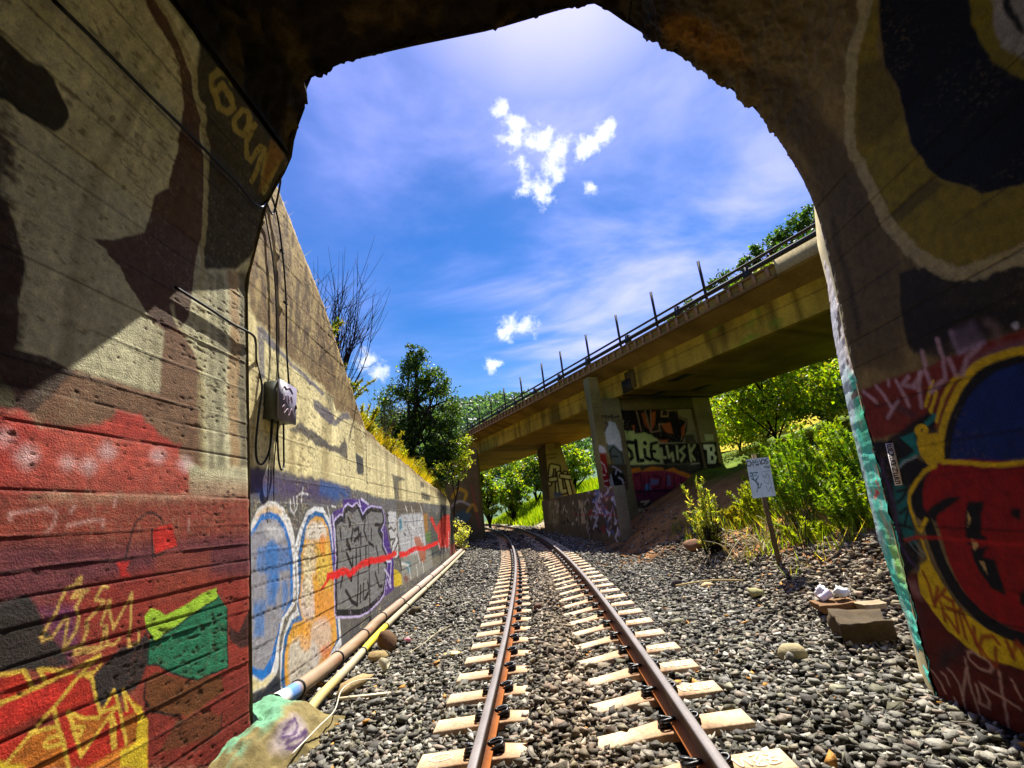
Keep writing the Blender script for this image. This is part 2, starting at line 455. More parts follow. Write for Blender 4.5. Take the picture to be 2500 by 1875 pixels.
PROF=[(-2.8, -0.25), (-2.8, 2.211), (-2.8, 4.302), (-2.692, 4.691), (-2.57, 5.154), (-2.422, 5.403), (-2.283, 5.594), (-2.279, 5.746), (-2.185, 6.045), (-2.114, 6.212), (-2.101, 6.461), (-2.045, 6.573), (-1.667, 6.692), (-0.927, 6.717), (0.002, 6.717), (0.705, 6.791), (1.039, 6.807), (1.158, 6.768), (1.324, 6.55), (1.576, 6.27), (1.858, 5.962), (2.15, 5.645), (2.438, 5.248), (2.595, 4.821), (2.706, 4.423), (2.75, 4.096), (2.75, 3.484), (2.72, 2.738), (2.72, 1.984), (2.72, 1.177), (2.72, 0.421), (2.72, -0.053), (2.72, -0.35)]
PAINT_LT=[
('P',(70,64,46),[(2.524,6.221),(2.446,6.112),(3.038,6.059),(3.728,6.049),(3.973,5.992),(4.119,5.277),(4.08,4.839),(3.935,4.613),(3.52,4.383),(3.279,5.185),(3.077,5.505),(2.802,5.721)],0.02,1,0,0.01),
('P',(30,24,16),[(1.721,4.883),(1.768,4.881),(1.892,4.873),(2.043,4.898),(2.107,4.858),(2.194,4.789),(2.223,4.73),(2.193,4.616),(2.127,4.589),(2.01,4.567),(1.937,4.583),(1.839,4.569)],0.008,0.95,1,0.01),
('P',(62,42,28),[(1.922,4.005),(2.036,3.959),(2.12,3.79),(2.169,3.666),(2.171,3.497),(2.191,3.294),(2.198,3.156),(2.365,3.156),(2.557,3.136),(2.493,3.037),(2.424,2.941),(2.326,2.8),(2.25,2.828),(2.121,2.809)],0.008,0.95,0,0.01),  # brown painted darker for its shaded part, lower edge along the sun's shadow
('P',(96,90,60),[(2.107,2.975),(2.15,2.979),(2.226,2.929),(2.247,2.845),(2.134,2.812)],0.01,0.9,0,0.01),
('P',(112,68,40),[(2.537,3.136),(3.177,3.142),(3.164,3.641),(3.008,3.707),(3.33,3.749),(3.425,3.66),(3.569,3.497),(3.633,3.318),(3.693,2.613),(3.205,2.782),(2.428,2.745),(2.326,2.8)],0.02,0.9,0,0.01),  # same brown paint in a lighter colour for its sunlit part
('P',(84,54,38),[(2.241,5.812),(2.386,5.767),(2.517,5.75),(2.669,5.696),(2.773,5.587),(2.873,5.464),(2.918,5.301),(2.961,5.139),(2.961,5.001),(2.998,4.821),(2.917,4.699),(2.94,4.573),(2.901,4.349),(2.662,4.135),(2.533,4.053),(2.628,4.033),(2.645,3.994),(2.734,3.971),(2.795,3.891),(2.883,3.822),(3.007,3.714),(3.162,3.661),(3.33,3.743),(3.403,3.873),(3.446,4.657),(3.198,5.282),(3.095,5.387),(3.026,5.522),(2.861,5.619),(2.77,5.717),(2.473,5.841),(2.297,5.897)],0.007,0.95,0,0.01),
('L',(176,166,122),[(2.291,5.888),(2.435,5.87),(2.632,5.802),(2.773,5.756),(2.88,5.641),(2.972,5.604),(3.047,5.544),(3.112,5.435),(3.184,5.402),(3.252,5.246),(3.318,5.052),(3.428,4.806),(3.505,4.534),(3.524,4.338),(3.488,4.119)],0.008,0.9,0,0.02,0.05),
('L',(190,180,135),[(3.216,3.88),(3.24,3.808),(3.35,3.715),(3.462,3.646),(3.567,3.511),(3.621,3.343),(3.662,3.117),(3.69,2.639)],0.012,0.8,0,0.02,0.045),
('L',(172,154,78),[(3.049,5.967),(3.057,6.08),(2.91,5.936),(2.899,5.84),(2.959,5.784),(3.1,5.725),(3.173,5.759),(3.185,5.839),(3.099,5.874),(2.997,5.885),(2.994,5.789)],0.006,0.85,0,0.015,0.055),
('L',(172,154,78),[(3.257,5.881),(3.256,5.763),(3.329,5.706),(3.417,5.737),(3.388,5.866),(3.311,5.921),(3.257,5.881)],0.006,0.85,0,0.015,0.055),
('L',(172,154,78),[(3.433,5.894),(3.48,5.722),(3.564,5.608),(3.631,5.631),(3.611,5.792),(3.671,5.81),(3.727,5.638),(3.756,5.485)],0.006,0.85,0,0.015,0.055),
('L',(172,154,78),[(3.73,5.805),(3.804,5.626),(3.952,5.507),(3.886,5.847)],0.006,0.85,0,0.015,0.055),
('P',(150,108,40),[(3.651,5.936),(3.811,6.087),(3.905,6.053),(3.922,5.666),(3.898,5.443),(3.777,5.703)],0.02,0.7,0,0.01),
('L',(140,126,92),[(2.446,6.112),(3.038,6.059),(3.612,6.093),(3.758,6.037)],0.01,0.8,0,0.02,0.03),
('P',(160,100,30),[(3.847,4.538),(3.99,4.599),(4.091,3.842),(4.093,3.207),(4.157,2.68),(4.014,2.667),(3.927,3.321),(3.93,3.945)],0.03,0.6,0,0.03),
('P',(70,52,26),[(3.984,4.613),(4.153,4.687),(4.289,3.913),(4.283,3.247),(4.346,2.696),(4.168,2.681),(4.081,3.359),(4.091,4.008)],0.03,0.7,0,0.03),
('P',(70,64,40),[(3.678,4.445),(3.783,4.486),(3.867,3.762),(3.877,3.162),(3.941,2.661),(3.851,2.653),(3.763,3.28),(3.761,3.878)],0.03,0.5,0,0.03),
('P',(180,170,120),[(3.467,4.329),(3.542,4.355),(3.627,3.676),(3.644,3.113),(3.709,2.641),(3.646,2.635),(3.559,3.23),(3.549,3.794)],0.03,0.5,0,0.03),
('P',(90,80,45),[(3.579,4.39),(3.659,4.418),(3.744,3.718),(3.757,3.136),(3.821,2.65),(3.755,2.645),(3.668,3.257),(3.661,3.838)],0.03,0.5,0,0.03),
('P',(188,56,44),[(2.122,2.801),(2.177,2.813),(2.326,2.804),(2.367,2.753),(2.515,2.76),(2.695,2.821),(2.833,2.867),(2.847,2.934),(3.046,2.952),(3.094,2.892),(3.259,2.825),(3.418,2.787),(3.407,2.736),(3.539,2.576),(3.556,2.417),(2.193,2.375)],0.03,0.9,0,0.03),
('P',(150,62,46),[(2.183,2.52),(3.098,2.538),(4.331,2.552),(4.497,0.161),(2.418,1.102)],0.06,0.45,0,0.01),
('P',(142,58,40),[(2.209,2.363),(4.34,2.42),(4.497,0.161),(2.418,1.102)],0.08,0.95,0,0.01),
('P',(98,44,54),[(2.251,2.11),(2.612,2.117),(3.033,2.07),(4.365,2.06),(4.389,1.725),(3.321,1.806),(2.571,1.813),(2.297,1.832)],0.07,0.85,1,0.01),
('P',(150,48,34),[(2.636,1.835),(3.056,1.891),(3.311,1.891),(4.391,1.684),(4.497,0.161),(3.329,0.69),(3.251,1.309),(2.791,1.521)],0.06,0.85,0,0.01),
('P',(120,40,30),[(3.281,1.07),(4.441,0.97),(4.497,0.161),(3.329,0.69)],0.06,0.7,0,0.01),
('P',(226,190,186),[(2.291,2.576),(2.335,2.642),(2.401,2.588),(2.354,2.523)],0.05,0.75,1,0.01),
('P',(226,190,186),[(2.761,2.658),(2.808,2.715),(2.871,2.672),(2.822,2.614)],0.05,0.75,1,0.01),
('P',(226,190,186),[(3.155,2.672),(3.212,2.73),(3.282,2.686),(3.224,2.627)],0.05,0.75,1,0.01),
('P',(226,190,186),[(2.651,2.558),(2.694,2.611),(2.752,2.567),(2.707,2.515)],0.05,0.75,1,0.01),
('P',(226,190,186),[(3.41,2.639),(3.476,2.701),(3.556,2.653),(3.488,2.591)],0.05,0.75,1,0.01),
('P',(226,190,186),[(2.188,2.663),(2.216,2.71),(2.26,2.674),(2.23,2.628)],0.05,0.75,1,0.01),
('P',(226,190,186),[(2.535,2.566),(2.566,2.607),(2.609,2.573),(2.577,2.533)],0.05,0.75,1,0.01),
('L',(205,160,150),[(2.309,2.277),(2.398,2.293),(2.486,2.31)],0.012,0.6,0,0.006,0.018),
('L',(205,160,150),[(2.488,2.293),(2.542,2.284),(2.542,2.223),(2.514,2.182)],0.012,0.6,0,0.006,0.018),
('L',(205,160,150),[(2.617,2.204),(2.708,2.228),(2.841,2.234),(2.836,2.196)],0.012,0.6,0,0.006,0.018),
('L',(205,160,150),[(2.623,2.284),(2.646,2.32)],0.012,0.6,0,0.006,0.018),
('L',(205,160,150),[(3.56,2.219),(3.569,2.137)],0.012,0.6,0,0.006,0.018),
('L',(205,160,150),[(2.906,2.322),(2.91,2.382)],0.012,0.6,0,0.006,0.018),
('L',(205,160,150),[(2.309,2.277),(2.314,2.245)],0.012,0.6,0,0.006,0.018),
('P',(104,48,88),[(2.513,1.792),(2.602,1.775),(2.727,1.769),(2.786,1.556),(2.747,1.444),(2.625,1.619)],0.04,0.85,0,0.01),
('P',(40,42,38),[(2.297,1.832),(2.349,1.851),(2.45,1.865),(2.506,1.809),(2.582,1.684),(2.625,1.619),(2.72,1.508),(2.747,1.444),(2.591,1.467),(2.347,1.532)],0.012,0.95,0,0.01),
('P',(38,40,38),[(2.896,1.327),(3.007,1.413),(3.069,1.441),(3.231,1.475),(3.266,1.495),(3.322,1.356),(3.263,1.212),(3.22,1.172),(3.128,1.167),(2.979,1.159),(2.925,1.26)],0.012,0.95,0,0.01),
('P',(46,32,28),[(4.114,1.349),(4.244,1.27),(4.408,1.441),(4.43,1.125),(4.275,1.139),(4.143,1.233)],0.012,0.9,0,0.01),
('P',(150,66,42),[(3.268,2.021),(3.827,1.977),(3.859,1.636),(3.311,1.664)],0.05,0.6,0,0.01),
('P',(34,116,80),[(3.292,1.441),(3.498,1.504),(3.712,1.547),(3.954,1.621),(4.082,1.489),(4.13,1.035),(3.779,1.052),(3.536,1.168),(3.4,1.257),(3.303,1.294)],0.006,1,0,0.01),
('P',(164,206,52),[(3.234,1.599),(3.288,1.638),(3.418,1.572),(3.608,1.611),(3.821,1.666),(3.93,1.673),(3.956,1.596),(3.713,1.536),(3.473,1.468),(3.34,1.424),(3.262,1.525)],0.006,1,0,0.01),
('L',(22,40,30),[(3.264,1.515),(3.34,1.419),(3.474,1.458),(3.714,1.53),(3.965,1.595)],0.004,1,0,0.006,0.014),
('L',(20,50,38),[(3.292,1.441),(3.303,1.294),(3.4,1.257),(3.536,1.168),(3.779,1.047),(4.13,1.035),(4.082,1.489)],0.004,1,0,0.006,0.014),
('P',(104,64,26),[(3.302,1.2),(3.391,1.221),(3.746,1.052),(4.046,1.003),(4.096,0.862),(3.722,0.834),(3.421,0.964),(3.32,1.056)],0.012,0.9,0,0.01),
('P',(96,58,26),[(3.6,0.85),(3.887,0.805),(4.092,0.697),(4.047,0.584),(3.741,0.648),(3.463,0.718)],0.02,0.8,0,0.01),
('L',(40,26,16),[(3.302,1.2),(3.297,1.091),(3.366,0.994),(3.643,0.864)],0.005,1,0,0.006,0.016),
('L',(40,26,16),[(4.09,0.72),(4.082,0.603),(3.907,0.589)],0.005,1,0,0.006,0.014),
('L',(28,20,20),[(3.031,1.991),(3.059,2.148),(3.098,2.229),(3.183,2.275),(3.269,2.247),(3.317,2.202)],0.005,0.9,1,0.006,0.014),
('P',(205,36,22),[(3.224,2.162),(3.39,2.2),(3.461,2.039),(3.271,2.0)],0.006,0.9,0,0.01),
('L',(28,20,20),[(3.224,2.162),(3.246,1.981),(3.355,1.998)],0.004,1,0,0.006,0.014),
('P',(190,36,28),[(2.965,1.969),(3.07,1.968),(3.042,1.912),(3.095,1.867),(3.012,1.873)],0.006,0.9,0,0.01),
('L',(206,168,84),[(2.719,1.89),(2.74,1.908),(2.749,1.877),(2.659,1.856),(2.624,1.739),(2.568,1.629),(2.577,1.611),(2.627,1.611),(2.686,1.706),(2.702,1.69),(2.703,1.532)],0.005,0.95,0,0.01,0.018),
('L',(206,168,84),[(2.703,1.532),(2.758,1.62),(2.766,1.694),(2.73,1.752),(2.768,1.813),(2.703,1.807),(2.718,1.83),(2.8,1.83)],0.005,0.95,0,0.01,0.018),
('L',(206,168,84),[(2.703,1.532),(2.8,1.528),(2.828,1.596),(2.814,1.659),(2.864,1.692),(2.918,1.753),(2.854,1.764),(2.896,1.838),(2.928,1.833)],0.005,0.95,0,0.01,0.018),
('L',(206,168,84),[(2.767,1.495),(2.773,1.518),(2.933,1.494),(2.938,1.606),(2.949,1.604),(2.975,1.492)],0.005,0.95,0,0.01,0.018),
('L',(206,168,84),[(2.915,1.62),(2.95,1.756),(2.959,1.691),(3.007,1.573),(3.108,1.768),(3.129,1.602),(3.127,1.435),(3.209,1.452),(3.2,1.52)],0.005,0.95,0,0.01,0.018),
('L',(206,168,84),[(2.767,1.495),(2.894,1.478),(2.975,1.492),(3.02,1.48),(3.061,1.506)],0.005,0.95,0,0.01,0.018),
('P',(186,44,24),[(2.37,1.516),(2.511,1.491),(2.565,1.388),(2.614,1.401),(2.588,1.468),(2.746,1.41),(2.834,1.368),(2.874,1.351),(2.984,1.12),(3.063,1.221),(3.128,1.064),(3.171,1.069),(3.132,1.199),(3.223,1.111),(3.286,1.036),(3.351,0.95),(3.386,0.664),(2.44,1.092)],0.008,0.95,0,0.01),
('P',(212,48,36),[(2.396,1.356),(2.566,1.38),(2.79,1.353),(2.693,1.257),(2.413,1.258)],0.01,0.7,0,0.01),
('P',(96,40,26),[(2.415,1.24),(2.577,1.242),(2.696,1.233),(2.724,1.157),(2.595,1.172)],0.02,0.7,0,0.01),
('P',(190,108,30),[(2.587,1.175),(2.725,1.153),(2.828,0.917),(2.482,1.079)],0.006,1,0,0.01),
('P',(184,106,32),[(2.786,1.197),(2.876,1.137),(2.987,1.103),(3.049,1.097),(2.895,0.946)],0.006,1,0,0.01),
('P',(166,96,26),[(3.141,1.042),(3.245,1.034),(3.284,0.862),(3.196,0.877)],0.006,1,0,0.01),
('P',(204,122,36),[(2.923,0.873),(3.231,0.872),(3.35,0.857),(3.361,0.676)],0.01,1,0,0.01),
('P',(218,190,42),[(3.211,1.111),(3.286,1.036),(3.351,0.95),(3.38,0.667),(3.156,0.768),(3.155,0.858),(3.266,0.861),(3.267,0.999)],0.008,0.95,0,0.012),
('P',(218,190,42),[(2.433,1.137),(2.456,1.117),(2.552,1.055),(2.593,1.023),(2.442,1.078)],0.01,1,0,0.01),
('L',(222,186,66),[(2.372,1.505),(2.507,1.492),(2.565,1.388)],0.004,0.95,0,0.006,0.02),
('L',(222,186,66),[(2.566,1.384),(2.755,1.407),(2.934,1.45)],0.004,0.95,0,0.006,0.02),
('L',(222,186,66),[(2.583,1.473),(2.625,1.405)],0.004,0.95,0,0.006,0.02),
('L',(222,186,66),[(2.583,1.473),(2.746,1.414)],0.004,0.95,0,0.006,0.02),
('L',(222,186,66),[(2.493,1.094),(2.693,1.257),(2.791,1.345),(2.928,1.451)],0.004,0.95,0,0.006,0.02),
('L',(222,186,66),[(2.693,1.253),(2.828,0.917)],0.004,0.95,0,0.006,0.02),
('L',(222,186,66),[(2.869,1.353),(2.905,1.334),(2.985,1.116)],0.004,0.95,0,0.006,0.02),
('L',(222,186,66),[(2.824,1.371),(2.911,1.36),(2.951,1.394)],0.004,0.95,0,0.006,0.02),
('L',(222,186,66),[(2.781,1.202),(2.895,0.942),(3.055,1.09),(3.109,1.121),(2.989,1.123)],0.004,0.95,0,0.006,0.02),
('L',(222,186,66),[(2.781,1.202),(2.876,1.137),(2.977,1.103)],0.004,0.95,0,0.006,0.02),
('L',(222,186,66),[(2.989,1.123),(3.063,1.221),(3.135,1.048),(3.196,0.877)],0.004,0.95,0,0.006,0.02),
('L',(222,186,66),[(3.05,1.088),(3.102,0.892),(3.118,0.894),(3.096,1.021),(3.06,1.088)],0.004,0.95,0,0.006,0.02),
('L',(222,186,66),[(3.132,1.199),(3.171,1.069)],0.004,0.95,0,0.006,0.02),
('L',(222,186,66),[(3.132,1.199),(3.243,1.043)],0.004,0.95,0,0.006,0.02),
('L',(222,186,66),[(2.587,1.175),(2.724,1.157)],0.004,0.95,0,0.006,0.02),
('L',(222,186,66),[(2.672,1.098),(2.69,1.116),(2.758,1.1)],0.004,0.95,0,0.006,0.02),
('L',(222,186,66),[(2.669,1.093),(2.697,1.067),(2.773,1.057)],0.004,0.95,0,0.006,0.02),
('L',(222,186,66),[(2.811,1.12),(2.888,1.086),(2.875,1.053),(2.831,1.074)],0.004,0.95,0,0.006,0.02),
('L',(222,186,66),[(2.394,1.37),(2.566,1.384)],0.004,0.95,0,0.006,0.02),
('L',(222,186,66),[(2.389,1.398),(2.421,1.367)],0.004,0.95,0,0.006,0.02),
]
PAINT_RT=[
('P',(128,90,26),[(3.473,11.067),(3.399,11.313),(3.394,11.647),(3.447,11.888),(3.538,11.935),(3.664,11.681),(3.696,11.249),(3.606,11.079)],0.08,0.8,1,0.01),
('P',(74,62,38),[(3.601,11.857),(3.407,12.276),(3.332,12.621),(3.358,12.947),(3.315,13.269),(3.271,13.683),(3.244,14.05),(3.253,14.301),(3.406,14.794),(3.553,15.021),(4.064,14.866),(3.9,14.191),(3.769,13.503),(3.741,13.022),(3.735,12.538),(3.706,12.069)],0.06,0.75,0,0.01),
('P',(126,112,22),[(2.577,12.569),(2.53,12.649),(2.635,12.822),(2.714,12.888),(2.78,13.02),(2.763,13.247),(2.826,13.415),(2.853,13.613),(2.805,13.854),(2.758,13.995),(2.609,14.162),(2.565,14.243),(2.361,14.342),(2.293,14.354),(2.402,14.655),(2.469,14.641),(2.656,14.642),(2.855,14.56),(3.034,14.376),(3.161,14.177),(3.238,13.979),(3.271,13.683),(3.266,13.358),(3.208,13.195),(3.028,12.937),(2.818,12.79)],0.02,0.95,0,0.01),
('P',(70,60,24),[(3.336,13.931),(2.813,13.916),(2.755,14.031),(3.239,14.035)],0.02,0.7,0,0.01),
('P',(66,54,26),[(2.929,12.828),(2.747,12.954),(2.763,13.247),(2.838,13.441),(2.964,13.433),(3.229,13.305)],0.05,0.55,0,0.01),
('P',(9,9,9),[(2.496,12.636),(2.638,12.84),(2.759,13.048),(2.757,13.254),(2.819,13.422),(2.845,13.639),(2.805,13.854),(2.758,13.995),(2.609,14.162),(2.565,14.245),(2.458,14.295),(2.361,14.342),(2.281,14.351),(1.95,13.496)],0.008,1,0,0.01),
('P',(120,108,16),[(2.162,13.174),(2.243,13.339),(2.254,13.51),(2.235,13.661),(2.167,13.833),(2.116,13.908),(1.95,13.496)],0.01,1,0,0.01),
('P',(150,146,134),[(2.096,13.276),(2.165,13.461),(2.179,13.588),(2.13,13.741),(2.081,13.822),(1.95,13.496)],0.012,1,0,0.01),
('P',(30,30,26),[(2.061,13.329),(2.098,13.44),(2.092,13.59),(2.081,13.65),(2.065,13.611),(2.062,13.458),(2.031,13.376)],0.01,1,0,0.01),
('P',(26,21,17),[(3.283,14.375),(3.104,14.404),(3.012,14.513),(2.879,14.624),(2.428,14.759),(2.551,15.064),(3.022,14.974),(3.391,14.954),(3.4,14.831),(3.353,14.553)],0.02,0.92,0,0.01),
('L',(166,156,112),[(2.577,12.569),(2.728,12.687),(2.881,12.774),(3.011,12.888),(3.212,13.102),(3.288,13.271),(3.291,13.504),(3.266,13.726),(3.244,13.994),(3.166,14.192),(3.061,14.394),(2.959,14.518),(2.853,14.6),(2.664,14.666),(2.49,14.696),(2.409,14.705)],0.012,0.85,1,0.03,0.1),
('L',(40,30,18),[(3.761,13.621),(3.819,13.805),(3.801,14.031),(3.797,14.242),(3.839,14.625)],0.05,0.7,0,0.006,0.05),
('P',(30,24,18),[(3.363,14.638),(3.119,14.731),(2.559,14.957),(2.611,15.083),(2.874,15.063),(3.2,15.067),(3.413,14.906)],0.03,0.85,0,0.01),
('P',(110,28,18),[(4.056,15.07),(3.757,15.057),(3.572,15.066),(3.325,15.074),(3.2,15.067),(2.991,15.07),(2.874,15.063),(2.606,15.072),(2.667,15.222),(3.039,15.221),(3.293,15.384),(3.421,15.511),(3.593,15.45),(3.767,15.471),(4.018,15.484),(4.133,15.44),(4.079,15.179)],0.02,0.95,0,0.01),
('P',(78,20,12),[(4.249,16.532),(4.02,16.504),(4.01,16.767),(3.793,16.957),(3.368,16.947),(3.514,17.307),(4.474,17.677)],0.03,1,0,0.01),
('P',(82,20,10),[(4.274,16.843),(4.005,16.777),(3.921,16.852),(3.797,16.923),(3.69,17.007),(3.551,17.047),(3.414,17.03),(3.674,17.67),(4.041,17.843),(4.328,17.594),(4.354,17.511),(4.266,17.104)],0.02,1,0,0.01),
('P',(110,40,12),[(3.878,17.286),(3.536,17.27),(3.633,17.505),(3.876,17.45)],0.15,0.35,1,0.01),
('P',(34,32,34),[(4.075,17.054),(3.844,16.946),(3.794,16.968),(4.088,17.161),(4.179,17.194)],0.05,0.8,0,0.01),
('P',(70,34,34),[(4.209,16.764),(4.119,16.773),(4.191,16.957),(4.304,17.127),(4.264,16.907)],0.04,0.7,0,0.01),
('P',(150,110,105),[(4.192,16.589),(4.091,16.591),(4.092,16.691),(4.181,16.667)],0.05,0.7,1,0.01),
('P',(16,14,17),[(4.127,15.487),(3.927,15.506),(3.573,15.405),(3.394,15.362),(3.425,15.518),(3.597,15.506),(3.671,15.671),(3.562,15.744),(3.819,15.86),(3.877,15.914),(3.98,16.416),(4.206,16.568),(4.281,16.191),(4.17,15.894)],0.02,1,0,0.01),
('P',(34,44,58),[(3.939,15.201),(3.699,15.246),(3.537,15.372),(3.605,15.383),(3.738,15.28)],0.03,0.6,0,0.01),
('P',(20,112,110),[(3.781,15.502),(3.62,15.486),(3.652,15.642),(3.68,15.622),(3.774,15.511)],0.01,1,0,0.01),
('L',(20,112,110),[(3.923,15.738),(3.842,15.686),(3.654,15.634)],0.01,1,0,0.006,0.03),
('L',(150,160,160),[(3.893,15.723),(3.806,15.682),(3.676,15.659)],0.008,1,0,0.006,0.012),
('L',(20,112,110),[(3.489,15.445),(3.4,15.407)],0.008,1,0,0.006,0.035),
('P',(20,112,110),[(3.976,15.801),(3.899,15.864),(3.862,15.906),(3.926,16.098),(3.968,16.29),(4.069,16.265),(4.065,16.101),(4.037,15.934)],0.03,0.75,0,0.01),
('L',(10,14,16),[(3.986,15.902),(3.877,15.889),(3.951,15.953),(4.024,15.984)],0.01,1,0,0.006,0.022),
('L',(10,14,16),[(4.038,16.067),(3.912,16.018),(4.016,16.149)],0.01,1,0,0.006,0.022),
('L',(10,14,16),[(4.088,16.151),(3.962,16.179)],0.01,1,0,0.006,0.022),
('L',(70,50,90),[(4.039,15.641),(4.074,15.743),(4.062,15.882),(4.089,16.101),(4.141,16.269),(4.105,16.396),(4.04,16.476)],0.02,0.8,1,0.006,0.03),
('L',(110,130,135),[(4.033,16.286),(3.993,16.347),(3.944,16.381)],0.008,0.8,0,0.006,0.012),
('L',(110,130,135),[(3.972,16.275),(3.937,16.342),(3.904,16.363)],0.008,0.8,0,0.006,0.012),
('L',(120,90,105),[(2.64,15.155),(2.785,15.136),(2.91,15.148),(3.023,15.182)],0.03,0.7,0,0.006,0.05),
('P',(12,36,98),[(2.642,15.249),(2.824,15.23),(2.954,15.252),(3.1,15.326),(3.231,15.441),(3.352,15.581),(3.444,15.71),(3.255,15.73),(3.113,15.757),(2.848,15.759)],0.008,1,0,0.01),
('L',(12,11,12),[(2.631,15.221),(2.813,15.203),(2.968,15.234),(3.119,15.314),(3.248,15.43),(3.356,15.559),(3.449,15.717)],0.008,1,1,0.006,0.075),
('L',(206,174,12),[(2.62,15.194),(2.733,15.17),(2.798,15.168),(2.943,15.175),(3.053,15.217),(3.164,15.295),(3.269,15.389),(3.355,15.484),(3.422,15.586),(3.482,15.714)],0.008,1,1,0.006,0.05),
('L',(120,60,20),[(3.119,15.219),(3.236,15.292),(3.335,15.375),(3.409,15.482)],0.01,1,0,0.006,0.03),
('L',(206,174,12),[(3.114,15.206),(3.194,15.236),(3.288,15.31),(3.402,15.445)],0.006,1,0,0.006,0.028),
('L',(206,174,12),[(3.365,15.229),(3.442,15.328)],0.006,1,0,0.006,0.028),
('L',(206,174,12),[(3.32,15.256),(3.42,15.376)],0.006,1,0,0.006,0.026),
('L',(206,174,12),[(3.306,15.182),(3.365,15.229)],0.006,1,0,0.006,0.02),
('P',(206,174,12),[(3.608,15.52),(3.519,15.514),(3.379,15.54),(3.469,15.726),(3.596,15.734),(3.634,15.66),(3.637,15.572)],0.008,1,0,0.01),
('P',(206,174,12),[(3.526,15.438),(3.596,15.458),(3.62,15.486),(3.604,15.521),(3.534,15.524),(3.496,15.483)],0.006,1,1,0.01),
('P',(60,50,20),[(3.553,15.477),(3.536,15.48),(3.549,15.501),(3.56,15.497)],0.004,1,0,0.01),
('P',(12,11,12),[(3.562,15.744),(3.343,15.742),(2.86,15.788),(2.979,16.083),(3.882,16.098),(3.854,15.939),(3.77,15.846)],0.01,1,0,0.01),
('P',(134,14,10),[(3.776,16.026),(3.735,15.91),(3.661,15.812),(3.561,15.743),(3.464,15.715),(3.331,15.714),(3.179,15.736),(2.857,15.781),(3.267,16.793),(3.329,16.762),(3.516,16.723),(3.642,16.642),(3.694,16.52),(3.706,16.38),(3.702,16.22),(3.699,16.124)],0.012,1,0,0.01),
('L',(12,11,12),[(3.684,15.748),(3.755,15.838),(3.828,16.025),(3.786,16.118),(3.789,16.284),(3.768,16.459),(3.713,16.607),(3.607,16.716),(3.468,16.788),(3.272,16.806)],0.008,1,1,0.006,0.1),
('L',(206,174,12),[(3.476,15.722),(3.339,15.732),(3.191,15.763),(3.051,15.778),(2.852,15.768)],0.006,1,1,0.006,0.032),
('L',(206,174,12),[(3.54,15.739),(3.651,15.768),(3.77,15.846),(3.864,15.922),(3.891,15.97),(3.908,16.058),(3.903,16.169),(3.881,16.192),(3.78,16.104)],0.006,1,0,0.006,0.03),
('L',(206,174,12),[(3.898,16.253),(3.889,16.398)],0.006,1,0,0.006,0.022),
('P',(206,174,12),[(3.882,16.382),(3.994,16.447),(4.059,16.532),(4.085,16.652),(4.021,16.769),(3.925,16.886),(3.793,16.957),(3.724,16.992),(3.378,16.974),(3.328,16.849),(3.483,16.822),(3.585,16.795),(3.755,16.704),(3.815,16.587),(3.853,16.498)],0.008,1,0,0.01),
('P',(12,11,12),[(3.755,16.049),(3.675,16.003),(3.524,15.958),(3.416,15.953),(3.487,15.998),(3.673,16.086),(3.712,16.131)],0.012,1,0,0.01),
('P',(12,11,12),[(3.38,15.986),(3.254,15.988),(3.322,16.094),(3.37,16.189),(3.334,16.214),(3.418,16.266),(3.499,16.264),(3.482,16.167),(3.426,16.055)],0.012,1,0,0.01),
('P',(12,11,12),[(3.49,16.284),(3.333,16.266),(3.376,16.295),(3.409,16.338),(3.336,16.344),(3.338,16.42),(3.35,16.554),(3.432,16.523),(3.485,16.425),(3.5,16.346)],0.012,1,0,0.01),
('P',(12,11,12),[(3.095,16.034),(3.042,16.034),(3.069,16.102),(3.113,16.078)],0.012,1,0,0.01),
('P',(12,11,12),[(3.258,16.533),(3.119,16.429),(3.187,16.597),(3.282,16.591)],0.012,1,0,0.01),
('P',(12,11,12),[(3.225,16.233),(3.189,16.231),(3.216,16.264)],0.012,1,0,0.01),
('P',(188,158,96),[(3.409,16.055),(3.402,16.096),(3.452,16.145)],0.005,1,0,0.01),
('P',(188,158,96),[(3.455,16.221),(3.42,16.232),(3.415,16.259),(3.471,16.296)],0.005,1,0,0.01),
('P',(188,158,96),[(3.456,16.366),(3.415,16.361),(3.429,16.441)],0.005,1,0,0.01),
('L',(140,56,10),[(3.993,16.493),(3.973,16.589),(3.985,16.732),(3.89,16.584)],0.008,0.9,0,0.006,0.028),
('L',(140,56,10),[(3.974,16.708),(3.825,16.589)],0.008,0.9,0,0.006,0.028),
('L',(140,56,10),[(3.91,16.697),(3.928,16.815)],0.008,0.9,0,0.006,0.028),
('L',(140,56,10),[(3.865,16.638),(3.794,16.669)],0.008,0.9,0,0.006,0.028),
('L',(140,56,10),[(3.878,16.713),(3.8,16.726)],0.008,0.9,0,0.006,0.028),
('L',(140,56,10),[(3.902,16.767),(3.841,16.874)],0.008,0.9,0,0.006,0.028),
('L',(140,56,10),[(3.791,16.661),(3.836,16.873)],0.008,0.9,0,0.006,0.028),
('L',(140,56,10),[(3.771,16.721),(3.788,16.895)],0.008,0.9,0,0.006,0.028),
('L',(140,56,10),[(3.748,16.709),(3.699,16.972)],0.008,0.9,0,0.006,0.028),
('L',(140,56,10),[(3.686,16.805),(3.717,16.918)],0.008,0.9,0,0.006,0.028),
('L',(140,56,10),[(3.53,16.865),(3.56,16.828),(3.641,16.854),(3.693,16.918),(3.663,16.982),(3.616,17.019)],0.008,0.9,0,0.006,0.028),
('L',(140,56,10),[(3.467,16.837),(3.456,16.931)],0.008,0.9,0,0.006,0.028),
('L',(140,56,10),[(3.566,16.899),(3.602,17.002)],0.008,0.9,0,0.006,0.028),
